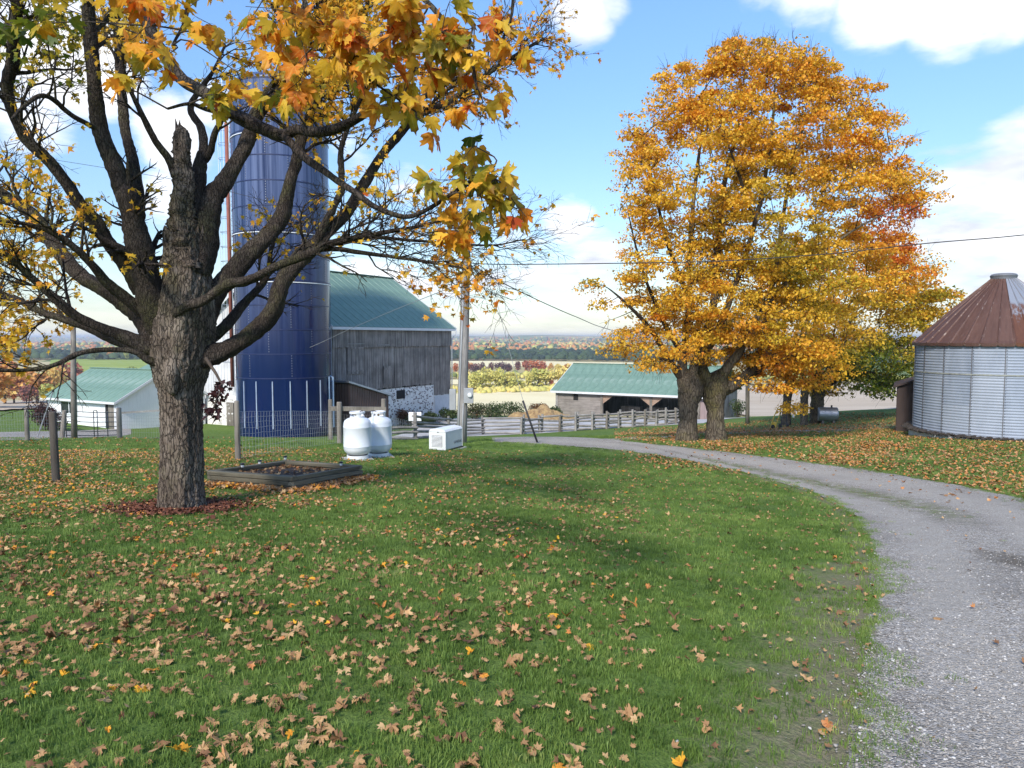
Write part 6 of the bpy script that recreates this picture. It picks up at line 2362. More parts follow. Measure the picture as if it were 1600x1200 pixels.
# leaf clusters: px, py, radius, distance, number, tint, tint spread
CL = [(225, 45, 55, 4.5, 26, .60, .12), (255, 90, 30, 4.4, 12, .55, .14), (290, 25, 40, 4.5, 12, .45, .14), (190, 135, 22, 4.5, 6, .42, .1), (330, 148, 26, 4.5, 9, .30, .1), (370, 112, 28, 4.5, 9, .50, .12),
      (420, 135, 26, 4.4, 7, .34, .12), (430, 60, 55, 4.3, 20, .56, .12), (500, 30, 60, 4.0, 26, .52, .12), (480, 95, 45, 4.1, 16, .50, .14), (560, 40, 60, 3.8, 26, .60, .10), (545, 110, 45, 3.9, 16, .50, .15),
      (620, 50, 60, 3.8, 24, .55, .13), (650, 110, 50, 3.8, 18, .45, .15), (690, 50, 50, 3.6, 20, .40, .16), (740, 80, 50, 3.6, 18, .55, .12), (775, 30, 45, 3.6, 13, .60, .1), (700, 165, 36, 3.8, 9, .58, .12),
      (620, 150, 34, 3.9, 9, .32, .12), (745, 230, 34, 3.9, 10, .42, .14), (735, 275, 42, 3.9, 20, .26, .10), (775, 290, 38, 3.85, 20, .36, .12), (760, 335, 34, 3.9, 13, .50, .14), (712, 335, 24, 3.95, 7, .60, .10),
      (800, 325, 18, 3.85, 6, .72, .08), (690, 312, 18, 4.0, 4, .58, .1), (395, 25, 40, 4.4, 12, .58, .1), (340, 50, 36, 4.5, 8, .5, .12), (170, 8, 40, 4.8, 10, .55, .12), (90, 10, 60, 5.0, 20, .30, .14), (30, 40, 35, 5.2, 14, .14, .1),
      (755, 160, 34, 3.7, 8, .6, .1), (600, 5, 70, 3.7, 22, .58, .1), (480, -10, 70, 4.0, 18, .58, .1)]
FP, FT, FS, FB = [], [], [], []
tw_items = []
allov = np.vstack([q for q, r in ov_pts])
for cx_, cy_, cr_, cd_, cn_, ct_, cs_ in CL:
    c0 = P(cx_, cy_, cd_)
    dist = np.linalg.norm(allov - c0, axis=1)
    a0 = allov[np.argmin(dist)]
    mid = (a0 + c0) / 2 + rf.normal(0, 0.04, 3) + np.array([0, 0, 0.03])
    Q_, R_ = spline([a0, mid, c0], [0.0065, 0.0045, 0.003], 0.03, 0.01, rf)
    tw_items.append((Q_, R_, 5))
    rad = cr_ / F * cd_
    sub = []
    for q in range(max(2, cn_ // 5)):
        v = rf.normal(0, 1, 3) * rad * 0.62
        v[2] = v[2] * 0.75
        st_p = Q_[rf.integers(len(Q_) // 2, len(Q_))]
        e_ = c0 + v
        Q2, R2 = spline([st_p, (st_p + e_) / 2 + rf.normal(0, 0.02, 3), e_], [0.003, 0.0024, 0.0016], 0.03, 0.0, rf)
        tw_items.append((Q2, R2, 4))
        sub.append(Q2)
    for q in range(int(cn_ * 1.15)):
        s2 = sub[rf.integers(len(sub))]
        a_p = s2[rf.integers(len(s2) // 2, len(s2))]
        pet = rf.normal(0, 1, 3)
        pet[2] -= 0.7
        pet *= 0.055 / np.linalg.norm(pet)
        e_ = a_p + pet
        tw_items.append((np.array([a_p, (a_p + e_) / 2 + np.array([0, 0, 0.006]), e_]), np.array([0.0011, 0.0009, 0.0009]), 3))
        FP.append(e_)
        FB.append(pet)
        FT.append(ct_ + 0.02 + rf.normal(0, cs_ * 1.1))
        FS.append(rf.uniform(0.075, 0.135))
up_local(TREE0, tubes('twigs', tw_items, M_TWIG, near, kind='stuff'))
FP, FT, FS, FB = np.array(FP), np.clip(FT, 0, 1), np.array(FS), np.array(FB)
n = len(FP)
print('front leaves', n)
yaw = np.arctan2(-FB[:, 0], FB[:, 1]) + rf.normal(0, 0.5, n)
pit = rf.normal(-0.85, 0.45, n)
rol = rf.normal(0, 0.55, n)
FR = rotmats(yaw, pit, rol)
inview = (proj(FP[:, 0], FP[:, 1], FP[:, 2])[1] > -20)
idx = np.where(inview)[0]
idx = idx[np.argsort(-FS[idx] / FP[idx, 1])][:290]
one = np.zeros(n, bool)
one[idx] = True
FM = []
for k in range(30):
    r = np.random.default_rng(900 + k)
    T_, F_ = LEAF_HI
    V_ = np.zeros((len(T_), 3))
    V_[:, 0], V_[:, 1] = T_[:, 0], T_[:, 1]
    V_[:, 0] *= r.uniform(0.8, 1.1)
    V_[:, 2] = r.normal(0.2, 0.35) * np.abs(V_[:, 0]) + r.normal(-0.35, 0.3) * V_[:, 1] ** 2 + r.normal(0, 0.45) * V_[:, 0] * V_[:, 1] + r.normal(0, 0.03, len(T_))
    me = npmesh('leaf', V_, F_, attrs={'tint': np.full(len(F_), k / 29.0)})
    la = me.attributes.new('lxy', 'FLOAT_VECTOR', 'POINT')
    la.data.foreach_set('vector', np.column_stack([T_, np.zeros(len(T_))]).astype(np.float32).ravel())
    me.materials.append(M_LEAFV)
    FM.append(me)
for i in idx:
    ob = bpy.data.objects.new('leaf', FM[int(np.clip(round(FT[i] * 29), 0, 29))])
    COL.objects.link(ob)
    ob.parent = near
    M4 = Matrix.Identity(4)
    for a in range(3):
        for b in range(3):
            M4[a][b] = FR[i, a, b] * FS[i]
        M4[a][3] = FP[i, a] - TREE0[a]
    ob.matrix_local = M4
if (~one).any():
    up_local(TREE0, leaves('foliage', LEAF_HI, FP[~one], FR[~one], FS[~one], FT[~one], M_LEAF, near, curl=(0.2, 0.2), rng=rf))


# ---- the maples right of the driveway
def crown_tree(root, label, group, trunk_px, d, limbs_px, ell, nclump, per, tintf, seed, leafsize=0.10, bark=M_BARK2, spread_d=1.0, clr=0.5, name='maple_tree'):
    """trunk and main limbs traced, finer branches grown to clumps of leaves spread through the crown's volume.
    ell: list of (px, py, rx_px, ry_px, depth offset, depth radius m, weight)"""
    r = np.random.default_rng(seed)
    e = empty(name, root, label, 'tree', group)
    nodes, nrad = [], []
    tr_pts = [P(a, b, d) for a, b, h in trunk_px]
    tr_pts[0][2] -= 0.15
    Q_, R_ = spline(tr_pts, [h / F * d for a, b, h in trunk_px], 0.09)
    up_local(root, tubes('trunk', [(Q_, R_, 28)], bark, e, bark=0.13))
    nodes += list(Q_[len(Q_) * 2 // 3:])
    for pts_, o0, o1 in limbs_px:
        Q_, R_ = trace([(a, b, h * (0.92 - 0.5 * i_ / (len(pts_) - 1))) for i_, (a, b, h) in enumerate(pts_)] , d + o0, d + o1, 0.16, 1.0, r)
        R_ = R_ * np.clip((len(R_) - np.arange(len(R_))) / 8.0, 0.12, 1)
        up_local(root, tubes('limb', [(Q_, R_, 12)], bark if pts_[0][2] > 9 else M_LIMB, e, bark=0.12))
        nodes += list(Q_[2:])
    nodes = [np.array(q) for q in nodes]
    # clump centres
    wts = np.array([q[6] * q[2] * q[3] for q in ell], float)
    wts /= wts.sum()
    C_ = []
    for k in range(nclump):
        q = ell[r.choice(len(ell), p=wts)]
        v = r.normal(0, 1, 3)
        v /= np.linalg.norm(v)
        v *= r.uniform(0.25, 1.0) ** (1 / 2.4)
        dd = d + q[4] + v[1] * q[5]
        C_.append(P(q[0] + v[0] * q[2], q[1] + v[2] * q[3], dd) if False else P(q[0] + v[0] * q[2], q[1] - v[2] * q[3], dd))
    C_ = np.array(C_)
    fork = nodes[0]
    C_ = C_[np.argsort(np.linalg.norm(C_ - fork, axis=1))]
    NP_ = np.array(nodes)
    cap = len(NP_) + len(C_) * 7 + 10
    buf = np.zeros((cap, 3))
    buf[:len(NP_)] = NP_
    m = len(NP_)
    items = []
    gd = np.zeros(cap)
    gd[:m] = np.linalg.norm(NP_ - fork, axis=1)
    for c in C_:
        dv = np.linalg.norm(buf[:m] - c, axis=1)
        k = int(np.argmin(dv + 0.25 * gd[:m] + np.where(buf[:m, 2] > c[2] + 0.4, 0.8, 0)))
        a = buf[k]
        L = dv[k]
        mid = (a + c) / 2 + r.normal(0, 0.10, 3) * L + np.array([0, 0, -0.08 * L])
        Q_, R_ = spline([a, mid, c], [0.009 + 0.012 * L, 0.007 + 0.006 * L, 0.005], max(0.15, L / 7), 0.0, r)
        items.append((Q_, R_, 5))
        for q in Q_[1::2][:6]:
            if m < cap:
                buf[m] = q
                gd[m] = gd[k] + np.linalg.norm(q - a)
                m += 1
    # twigs inside each clump
    for c in C_:
        for q in range(3):
            v = r.normal(0, 1, 3)
            v[2] = v[2] * 0.5 + 0.3
            v *= clr * 0.9 / np.linalg.norm(v)
            items.append((np.array([c, c + v * 0.5 + r.normal(0, 0.04, 3), c + v]), np.array([0.006, 0.005, 0.003]), 3))
    cen = C_.mean(0)
    far_ = np.argsort(-np.linalg.norm((C_ - cen) * np.array([1, 1, 0.8]), axis=1))[:len(C_) // 4]
    for k in far_:
        for q in range(3):
            v = (C_[k] - cen) / np.linalg.norm(C_[k] - cen) + r.normal(0, 0.35, 3) + np.array([0, 0, 0.25])
            v *= clr * r.uniform(0.8, 1.5) / np.linalg.norm(v)
            items.append((np.array([C_[k], C_[k] + v * 0.5 + r.normal(0, 0.05, 3), C_[k] + v]), np.array([0.008, 0.006, 0.003]), 3))
    o_ = up_local(root, tubes('twigs', items, M_LIMB, e, kind='stuff'))
    n = nclump * per
    wc_ = r.gamma(2.2, 1.0, len(C_))
    ci = r.choice(len(C_), n, p=wc_ / wc_.sum())
    v = r.normal(0, 1, (n, 3))
    v /= np.linalg.norm(v, axis=1)[:, None]
    v *= r.uniform(0.1, 1, n)[:, None] ** 0.5
    sc_ = clr * r.uniform(0.7, 1.6, len(C_))[ci]
    pos = C_[ci] + v * np.stack([sc_, sc_, sc_ * 0.38], 1)
    pos[:, 2] -= 0.12 * (v[:, 0] ** 2 + v[:, 1] ** 2) * sc_
    px, py = proj(pos[:, 0], pos[:, 1], pos[:, 2])
    tn = np.clip(tintf(px, py, r, ci, len(C_)), 0, 1)
    lf = leaves('foliage', LEAF_CLUMP, pos, rotmats(r.uniform(0, 6.28, n), r.normal(-0.35, 0.6, n), r.normal(0, 0.55, n)), leafsize * r.uniform(0.55, 1.4, n), tn, M_LEAF2, e, curl=(0.3, 0.3), rng=r)
    up_local(root, lf)
    return e


M_LEAF2 = leafmat('maple_leaf_crown', MAPLE_RAMP, trans=0.42, jitter=0.0, spots=False)


def tintA(px, py, r, ci, nc):
    c = r.normal(0, 0.055, nc)[ci]
    t = 0.525 + c + r.normal(0, 0.05, len(px))
    g = np.exp(-(((px - 1150) / 110) ** 2 + ((py - 330) / 120) ** 2)) * 0.09 + np.exp(-(((px - 1250) / 60) ** 2 + ((py - 420) / 80) ** 2)) * 0.16
    rd = np.exp(-(((px - 1380) / 50) ** 2 + ((py - 335) / 55) ** 2)) * 0.22 + np.exp(-(((px - 1200) / 60) ** 2 + ((py - 590) / 30) ** 2)) * 0.12
    return t - g + rd + 0.03 * (py < 250)


def tintB(px, py, r, ci, nc):
    c = r.normal(0, 0.09, nc)[ci]
    t = 0.57 + c + r.normal(0, 0.05, len(px))
    g = np.exp(-(((px - 1380) / 110) ** 2 + ((py - 585) / 75) ** 2)) * 0.50
    g2 = np.exp(-(((px - 1440) / 60) ** 2 + ((py - 500) / 40) ** 2)) * 0.20
    rd = np.exp(-(((px - 1395) / 60) ** 2 + ((py - 330) / 60) ** 2)) * 0.30
    return t - np.maximum(g, g2) + rd


D1 = 26.6
R1 = G(1075, 689)
crown_tree(R1, 'tall golden maple with mossy trunk, left one of the pair beside the driveway', 'row of maples right of the driveway',
           [(1074, 692, 21), (1074, 686, 17.5), (1076, 660, 14), (1076, 630, 15), (1079, 612, 19), (1074, 590, 17)], float(R1[1]),
           [([(1076, 606, 13), (1066, 575, 10), (1070, 540, 7), (1076, 480, 6), (1078, 400, 6), (1082, 330, 5.5), (1090, 260, 4.5), (1100, 180, 3), (1105, 110, 2)], 0, 0.5),
            ([(1078, 600, 10), (1088, 565, 8), (1110, 500, 8), (1120, 420, 8), (1125, 340, 7), (1135, 270, 6), (1155, 190, 4), (1165, 100, 2.5)], 0, 1.2),
            ([(1072, 600, 9), (1050, 570, 6), (1020, 520, 5), (985, 480, 4), (950, 450, 3), (925, 440, 2)], 0, -0.5),
            ([(1072, 560, 6), (1040, 510, 4.5), (1010, 440, 3.5), (990, 370, 2.5), (975, 300, 1.8)], 0, -1),
            ([(1078, 470, 5), (1050, 400, 4), (1030, 330, 3.5), (1015, 250, 2.5), (1030, 180, 1.8)], 0, 1)],
           [(1040, 430, 80, 110, 0, 2.6, 1.1), (1090, 260, 120, 130, 0.3, 3.2, 1), (1110, 150, 90, 75, 0.3, 2.2, .9), (1020, 290, 60, 80, 0, 2.0, .7), (1045, 530, 95, 48, -0.5, 2.6, 1.1), (1000, 500, 50, 45, 0, 1.5, .6),
            (950, 450, 45, 28, 0, 1.0, .5), (985, 530, 40, 30, 0, 1.2, .5), (1130, 480, 90, 100, 0, 2.6, 1.0), (1010, 230, 50, 60, 0, 1.4, .6), (1090, 95, 42, 34, 0, 1.2, .5), (1145, 84, 50, 36, 0.3, 1.4, .7), (1180, 110, 70, 60, 0.3, 1.8, .8), (1160, 200, 80, 70, 0.3, 2.0, .8)],
           560, 100, tintA, 41, leafsize=0.088)
R2 = G(1118, 688)
crown_tree(R2, 'tall orange maple with forked trunk, right one of the pair beside the driveway', 'row of maples right of the driveway',
           [(1118, 692, 21), (1118, 686, 17), (1118, 665, 13), (1118, 640, 13), (1116, 622, 17), (1118, 604, 22), (1122, 590, 16)], float(R2[1]),
           [([(1120, 612, 14), (1142, 604, 12), (1165, 588, 10), (1180, 570, 9), (1190, 540, 7.5), (1200, 480, 6.5), (1215, 400, 6), (1230, 300, 5), (1250, 220, 3.5), (1262, 150, 2)], 0, 0.8),
            ([(1112, 606, 14), (1100, 585, 11), (1098, 560, 9), (1120, 520, 8), (1150, 440, 7), (1180, 350, 6), (1200, 250, 5), (1210, 150, 3), (1210, 90, 2)], 0, -0.8),
            ([(1122, 598, 11), (1135, 575, 9), (1155, 550, 8), (1168, 520, 7), (1195, 480, 6), (1240, 430, 5), (1290, 390, 4), (1350, 350, 3), (1420, 320, 2)], 0, -1.5),
            ([(1165, 590, 7), (1200, 570, 5.5), (1240, 555, 4.5), (1280, 548, 3.5), (1320, 540, 2.5)], 0.2, -0.8),
            ([(1180, 350, 4), (1160, 290, 3), (1140, 230, 2.5), (1120, 170, 1.8)], -0.6, -1.6)],
           [(1210, 330, 130, 130, 0.6, 3.6, 1.1), (1240, 200, 115, 95, 0.8, 3.0, 1), (1195, 92, 58, 44, 0.5, 1.6, .8), (1225, 120, 60, 56, 0.5, 1.8, .9), (1300, 200, 80, 70, 0.8, 2.4, .9), (1340, 290, 95, 80, 0.4, 2.6, 1), (1400, 290, 60, 45, 0.2, 1.6, .65), (1440, 310, 32, 28, 0, 1.0, .3),
            (1170, 470, 120, 90, 0.5, 3.2, 1.0), (1255, 515, 115, 70, 0.2, 3.0, 1.2), (1225, 585, 75, 30, -0.4, 2.0, .8), (1290, 430, 110, 80, 0.4, 3.0, 1.1), (1270, 570, 60, 40, 0, 2.0, .8), (1335, 150, 45, 36, 0.8, 1.4, .5),
            (1265, 125, 60, 45, 0.8, 1.6, .8), (1375, 210, 50, 50, 0.5, 1.5, .6), (1240, 640, 22, 14, 0, 1.0, .2)],
           860, 104, tintA, 42, leafsize=0.088)
for lab, tx, hw, ell_, ncl_, sd in (
        ('slim rear maple behind the yellow hand cart', 1229, 6, [(1245, 470, 80, 120, 0, 4, 1), (1265, 560, 70, 55, 0, 3, .8)], 130, 51),
        ('middle one of the three rear maples, its trunk rising behind the pair', 1256, 5.5, [(1330, 470, 90, 120, 0, 4.5, 1), (1300, 570, 70, 50, 0, 3, .8), (1400, 400, 60, 60, 0, 3, .8)], 190, 52),
        ('thick trunked rear maple with green lower branches beside the steel tank', 1276, 9.5, [(1400, 440, 75, 75, 0, 4.5, .9), (1370, 560, 85, 50, -1, 4, 1.3), (1340, 605, 65, 22, -1, 3, .8), (1410, 585, 32, 26, -1, 2, .5), (1462, 472, 46, 30, 0, 2.4, 1.3), (1440, 515, 50, 34, 0, 2.4, 1.2),
                                                                                        (1395, 330, 55, 50, 0, 3, .6)], 260, 53)):
    Rr_ = G(tx, 664 if tx < 1270 else 661)
    dd_ = float(Rr_[1])
    crown_tree(Rr_, lab, 'row of maples right of the driveway', [(tx, 668, hw * 1.35), (tx, 660, hw * 1.1), (tx, 640, hw), (tx + 1, 625, hw), (tx + 2, 612, hw * 1.15), (tx + 4, 596, hw)], dd_,
               [([(tx + 4, 604, hw * .8), (tx + 20, 575, hw * .6), (tx + 40, 540, hw * .45), (tx + 60, 480, hw * .3), (tx + 90, 420, 1.2)], 0, 1),
                ([(tx + 4, 604, hw * .8), (tx - 6, 560, hw * .6), (tx - 2, 500, hw * .4), (tx + 6, 420, 1.2)], 0, -1),
                ([(tx + 6, 608, hw * .6), (tx + 40, 590, hw * .45), (tx + 85, 582, hw * .3), (tx + 125, 590, 1.0)], 0, -1.5)], ell_, ncl_, 80, tintB, sd, leafsize=0.14, clr=0.75)
# ------------------------------------------------------------------ small things
# gas tanks
M_TANK = surf('white_enamel_tank', (0.74, 0.77, 0.80), (0.68, 0.71, 0.75), 1.5, 0.32, 0.02, coat=0.2, c3=(0.60, 0.64, 0.68), s3=1.5)


def gas_tank(g, label, rz):
    e = empty('propane_tank', g, label, 'gas tank', 'propane tanks on the lawn', rz=rz)
    r, H = 0.345, 0.95
    z0 = 0.07
    pr = [(0.0, z0 + 0.0), (r * 0.5, z0 + 0.02), (r * 0.80, z0 + 0.07), (r * 0.94, z0 + 0.13), (r * 0.99, z0 + 0.18), (r, z0 + 0.235), (r * 1.008, z0 + 0.24), (r * 1.008, z0 + 0.255), (r, z0 + 0.26), (r, z0 + H - 0.24),
          (r * 1.008, z0 + H - 0.235), (r * 1.008, z0 + H - 0.215), (r, z0 + H - 0.21), (r * 0.985, z0 + H - 0.14), (r * 0.92, z0 + H - 0.065), (r * 0.72, z0 + H - 0.015), (r * 0.45, z0 + H + 0.02), (0, z0 + H + 0.03)]
    MB().lathe(pr, 48).build('tank_body', M_TANK, e, smooth=True)
    MB().lathe([(0.24, 0.0), (0.27, 0.0), (0.27, 0.09), (0.24, 0.09), (0.24, 0.0)], 32).build('foot_ring', M_WHITE, e)
    col = MB()
    zt_ = z0 + H + 0.0
    rc_ = 0.18
    col.lathe([(rc_ - 0.008, zt_ - 0.01), (rc_, zt_ - 0.01), (rc_, zt_ + 0.05), (rc_ - 0.008, zt_ + 0.05), (rc_ - 0.008, zt_ - 0.01)], 28)
    for a0 in (0.2, 2.2, 4.4):
        col.lathe([(rc_ - 0.008, zt_ + 0.05), (rc_, zt_ + 0.05), (rc_, zt_ + 0.11), (rc_ - 0.008, zt_ + 0.11), (rc_ - 0.008, zt_ + 0.05)], 8, a0=a0, a1=a0 + 0.7)
    col.lathe([(rc_ - 0.008, zt_ + 0.11), (rc_ + 0.012, zt_ + 0.11), (rc_ + 0.016, zt_ + 0.15), (rc_ - 0.008, zt_ + 0.165), (rc_ - 0.008, zt_ + 0.11)], 28)
    col.build('collar', M_WHITE, e, smooth=False)
    v = MB().tube([(0, 0, zt_), (0, 0, zt_ + 0.1)], 0.022, 10).tube([(-0.05, 0, zt_ + 0.07), (0.06, 0, zt_ + 0.07)], 0.014, 8).lathe([(0.0, zt_ + 0.1), (0.035, zt_ + 0.1), (0.035, zt_ + 0.12), (0, zt_ + 0.12)], 12)
    v.build('valve', surf('brass_valve', (0.25, 0.19, 0.08), (0.35, 0.26, 0.12), 4, 0.4, 0, metal=0.8), e)
    return e


g1, g2 = G(559, 718), G(592, 714)
MB_ = MB().box(-0.42, 0.42, -0.42, 0.42, -0.06, 0.035)
for g_ in (g1, g2):
    ps = empty('paving_slab', (g_[0], g_[1], g_[2]), 'pale concrete slab under the ' + ('left' if g_ is g1 else 'right') + ' propane tank', 'slab', 'slabs below the tanks', rz=0.35)
    MB().box(-0.36, 0.36, -0.34, 0.34, -0.08, 0.03).build('slab', M_CONC, ps, bevel=0.01)
tk1 = gas_tank(g1 + np.array([0, 0, 0.032]), 'white propane tank nearer the raised timber bed', 0.4)
gas_tank(g2 + np.array([0, 0, 0.032]), 'white propane tank behind and right of its twin', 1.3)

hose = empty('gas_hose', g1, 'thin black hose linking the valves of the two propane tanks', 'hose')
dv_ = g2 - g1
hp_ = [(0, 0, 1.14), (0.10, 0.02, 1.22), (dv_[0] * .45, dv_[1] * .45, 1.16), (dv_[0] - .1, dv_[1], dv_[2] + 1.22), (dv_[0], dv_[1], dv_[2] + 1.14)]
MB().tube(spline(hp_, [0.01] * 5, 0.04)[0], 0.011, 6).build('hose', M_CABLE, hose, smooth=True)

# standby generator
gg = G(697, 702)
gen = empty('generator', gg, 'low off white standby generator with louvred end in front of the utility pole', 'generator', rz=math.radians(-25))
M_GEN = surf('off_white_generator_paint', (0.70, 0.71, 0.70), (0.64, 0.65, 0.64), 1.5, 0.4, 0.02)
# local x across (end face), local y along, end face towards -y
GW, GL, GH = 0.56, 1.05, 0.70
m = MB()
prg = [(-GW / 2, 0.06), (-GW / 2, GH - 0.10), (-GW / 2 + 0.04, GH - 0.04), (0, GH), (GW / 2 - 0.04, GH - 0.04), (GW / 2, GH - 0.10), (GW / 2, 0.06)]
vs = [(x, y, z) for y in (-GL / 2, GL / 2) for x, z in prg]
k = len(prg)
m.add(vs, [(i, i + 1, k + i + 1, k + i) for i in range(k - 1)] + [tuple(range(k)), tuple(range(2 * k - 1, k - 1, -1)), (k - 1, 0, k, 2 * k - 1)])
m.build('housing', M_GEN, gen, bevel=0.012)
lid = MB()
vs = [(x * 1.025, y, z + 0.012) for y in (-GL / 2 - 0.012, GL / 2 + 0.012) for x, z in prg[1:-1]]
k = 5
vs2 = [(x, y, z - 0.03) for x, y, z in vs]
lid.add(vs, [(i, i + 1, k + i + 1, k + i) for i in range(k - 1)] + [tuple(range(k)), tuple(range(2 * k - 1, k - 1, -1))])
lid.build('lid', M_WHITE, gen)
MB().box(-GW / 2 - 0.03, GW / 2 + 0.03, -GL / 2 - 0.03, GL / 2 + 0.03, 0.015, 0.06).build('base_skirt', surf('dark_base', (0.03, 0.03, 0.032), (0.05, 0.05, 0.05), 3, 0.7, 0), gen)
MB().box(-GW / 2 - 0.05, GW / 2 + 0.08, -GL / 2 - 0.06, GL / 2 + 0.14, -0.10, 0.015).build('pad', M_CONC, gen)
lv = MB().box(-0.20, 0.17, -GL / 2 - 0.004, -GL / 2 + 0.002, 0.15, 0.49)
lv.build('louvre_recess', M_DARK, gen)
me = None
for q in range(9):
    z = 0.165 + q * 0.037
    m = MB().add([(-0.20, -GL / 2 - 0.006, z + 0.017), (0.17, -GL / 2 - 0.006, z + 0.017), (0.17, -GL / 2 - 0.022, z), (-0.20, -GL / 2 - 0.022, z), (-0.20, -GL / 2 - 0.006, z - 0.004), (0.17, -GL / 2 - 0.006, z - 0.004)],
                 [(0, 1, 2, 3), (3, 2, 5, 4)])
    m.build('louvre', M_GEN, gen)
MB().tube([(0.03, -GL / 2 - 0.03, 0.60), (0.03, -GL / 2 + 0.01, 0.60)], 0.014, 10).build('lock', M_DARK, gen)
tx = bpy.data.curves.new('lettering', 'FONT')
tx.body = 'GENERAC'
tx.size = 0.115
tx.extrude = 0.0015
tx.align_x = 'CENTER'
_tmp = bpy.data.objects.new('lettering', tx)
COL.objects.link(_tmp)
bpy.context.view_layer.update()
_dg = bpy.context.evaluated_depsgraph_get()
_me = bpy.data.meshes.new_from_object(_tmp.evaluated_get(_dg))
bpy.data.objects.remove(_tmp)
to = bpy.data.objects.new('lettering', _me)
COL.objects.link(to)
to.parent = gen
to.rotation_euler = (math.radians(90), 0, math.radians(90))
to.location = (GW / 2 + 0.004, 0.25, 0.20)
_me.materials.clear()
_me.materials.append(surf('grey_print', (0.10, 0.10, 0.11), (0.12, 0.12, 0.13), 2, 0.6, 0))

# raised bed of stacked timbers
M_TIMBER = wood('mossy_timber', (0.12, 0.10, 0.065), (0.24, 0.215, 0.155), axis='x', dark=(0.05, 0.045, 0.03))
bedc = sum(BED) / 4
bed = empty('raised_bed', bedc, 'square raised bed of stacked mossy timbers filled with dark soil', 'raised bed')
BH = 0.235
cz = [float(gz(b[0], b[1])) for b in BED]
zb0 = min(cz)
for i_ in range(4):
    a, b = BED[i_], BED[(i_ + 1) % 4]
    for c_ in range(3):
        p = Vector((a[0], a[1], 0)) - Vector(tuple(bedc))
        q = Vector((b[0], b[1], 0)) - Vector(tuple(bedc))
        p.z = (a[2] - bedc[2]) + 0.045 + c_ * 0.088
        q.z = (b[2] - bedc[2]) + 0.045 + c_ * 0.088
        L_ = (q - p).length
        u_ = (q - p).normalized()
        over = 0.045 if (c_ + i_) % 2 == 0 else -0.05
        o = MB()
        o.bar((-L_ / 2 - over, 0, 0), (L_ / 2 + over, 0, 0), 0.09 + 0.012 * ((c_ * 7 + i_) % 3), 0.076, jit=0.006)
        ob = o.build('timber', M_TIMBER, bed, bevel=0.014)
        ob.location = (p + q) / 2
        ob.rotation_euler = u_.to_track_quat('X', 'Z').to_euler()
sp_ = MB()
n_ = 16
vs, fs = [], []
for i_ in range(n_ + 1):
    for j_ in range(n_ + 1):
        s_, t_ = i_ / n_, j_ / n_
        q = (BED[0] * (1 - s_) * (1 - t_) + BED[1] * s_ * (1 - t_) + BED[2] * s_ * t_ + BED[3] * (1 - s_) * t_) - bedc
        vs.append((q[0], q[1], q[2] + 0.14 + 0.05 * math.sin(s_ * 3.1) * math.sin(t_ * 3.1) + rb.uniform(-0.012, 0.012)))
fs = [(i_ * (n_ + 1) + j_, (i_ + 1) * (n_ + 1) + j_, (i_ + 1) * (n_ + 1) + j_ + 1, i_ * (n_ + 1) + j_ + 1) for i_ in range(n_) for j_ in range(n_)]
sp_.add(vs, fs)
sp_.build('soil', M_SOIL, bed, smooth=True)
rg = np.random.default_rng(61)
n = 620
s_, t_ = rg.uniform(0.04, 0.96, n), rg.uniform(0.04, 0.96, n)
keep = rg.uniform(0, 1, n) < 0.25 + 0.75 * np.clip(np.maximum(np.abs(s_ - 0.5), np.abs(t_ - 0.5)) * 2.2 - 0.35, 0, 1)
s_, t_ = s_[keep], t_[keep]
B = np.array(BED)
q = (B[0][None] * ((1 - s_) * (1 - t_))[:, None] + B[1][None] * (s_ * (1 - t_))[:, None] + B[2][None] * (s_ * t_)[:, None] + B[3][None] * ((1 - s_) * t_)[:, None])
q[:, 2] += 0.155 + 0.05 * np.sin(s_ * 3.1) * np.sin(t_ * 3.1)
n = len(q)
leaves('bed_litter', LEAF_MID, q, rotmats(rg.uniform(0, 6.28, n), rg.normal(0, 0.35, n), rg.normal(0, 0.35, n)), rg.uniform(0.05, 0.10, n), rg.uniform(0.05, 0.8, n), M_LITTER, None, curl=(0.5, 0.4), rng=rg, centre=True)['label'] = 'curled brown leaves and mulch on the soil of the raised bed'
M_LIGHTCAP = surf('black_plastic_cap', (0.012, 0.012, 0.013), (0.02, 0.02, 0.02), 3, 0.4, 0)
M_CLEAR = surf('clear_plastic_lens', (0.62, 0.64, 0.64), (0.7, 0.72, 0.72), 3, 0.2, 0)
for (px_, py_), w_ in (((379, 738), 'left corner'), ((406, 734), 'far left timber'), ((446, 730), 'back corner'), ((533, 738), 'right timber')):
    gq = P(px_, py_, float(np.interp(px_, [379, 446, 533], [13.6, 15.2, 14.2])))
    zt = float(gz(gq[0], gq[1])) + 0.16
    e = empty('solar_light', (gq[0], gq[1], zt), f'small black solar stake light at the {w_} of the raised bed', 'garden light', 'solar lights in the raised bed')
    MB().tube([(0, 0, -0.1), (0, 0, 0.10)], 0.007, 6).build('stake', M_LIGHTCAP, e)
    MB().lathe([(0.022, 0.09), (0.028, 0.10), (0.030, 0.145), (0.0, 0.145)], 12).build('lens', M_CLEAR, e)
    MB().lathe([(0.0, 0.142), (0.042, 0.142), (0.045, 0.152), (0.03, 0.17), (0, 0.175)], 14).build('cap', M_LIGHTCAP, e)

# fence posts round the lawn
POSTG = 'posts of the lawn wire fence'


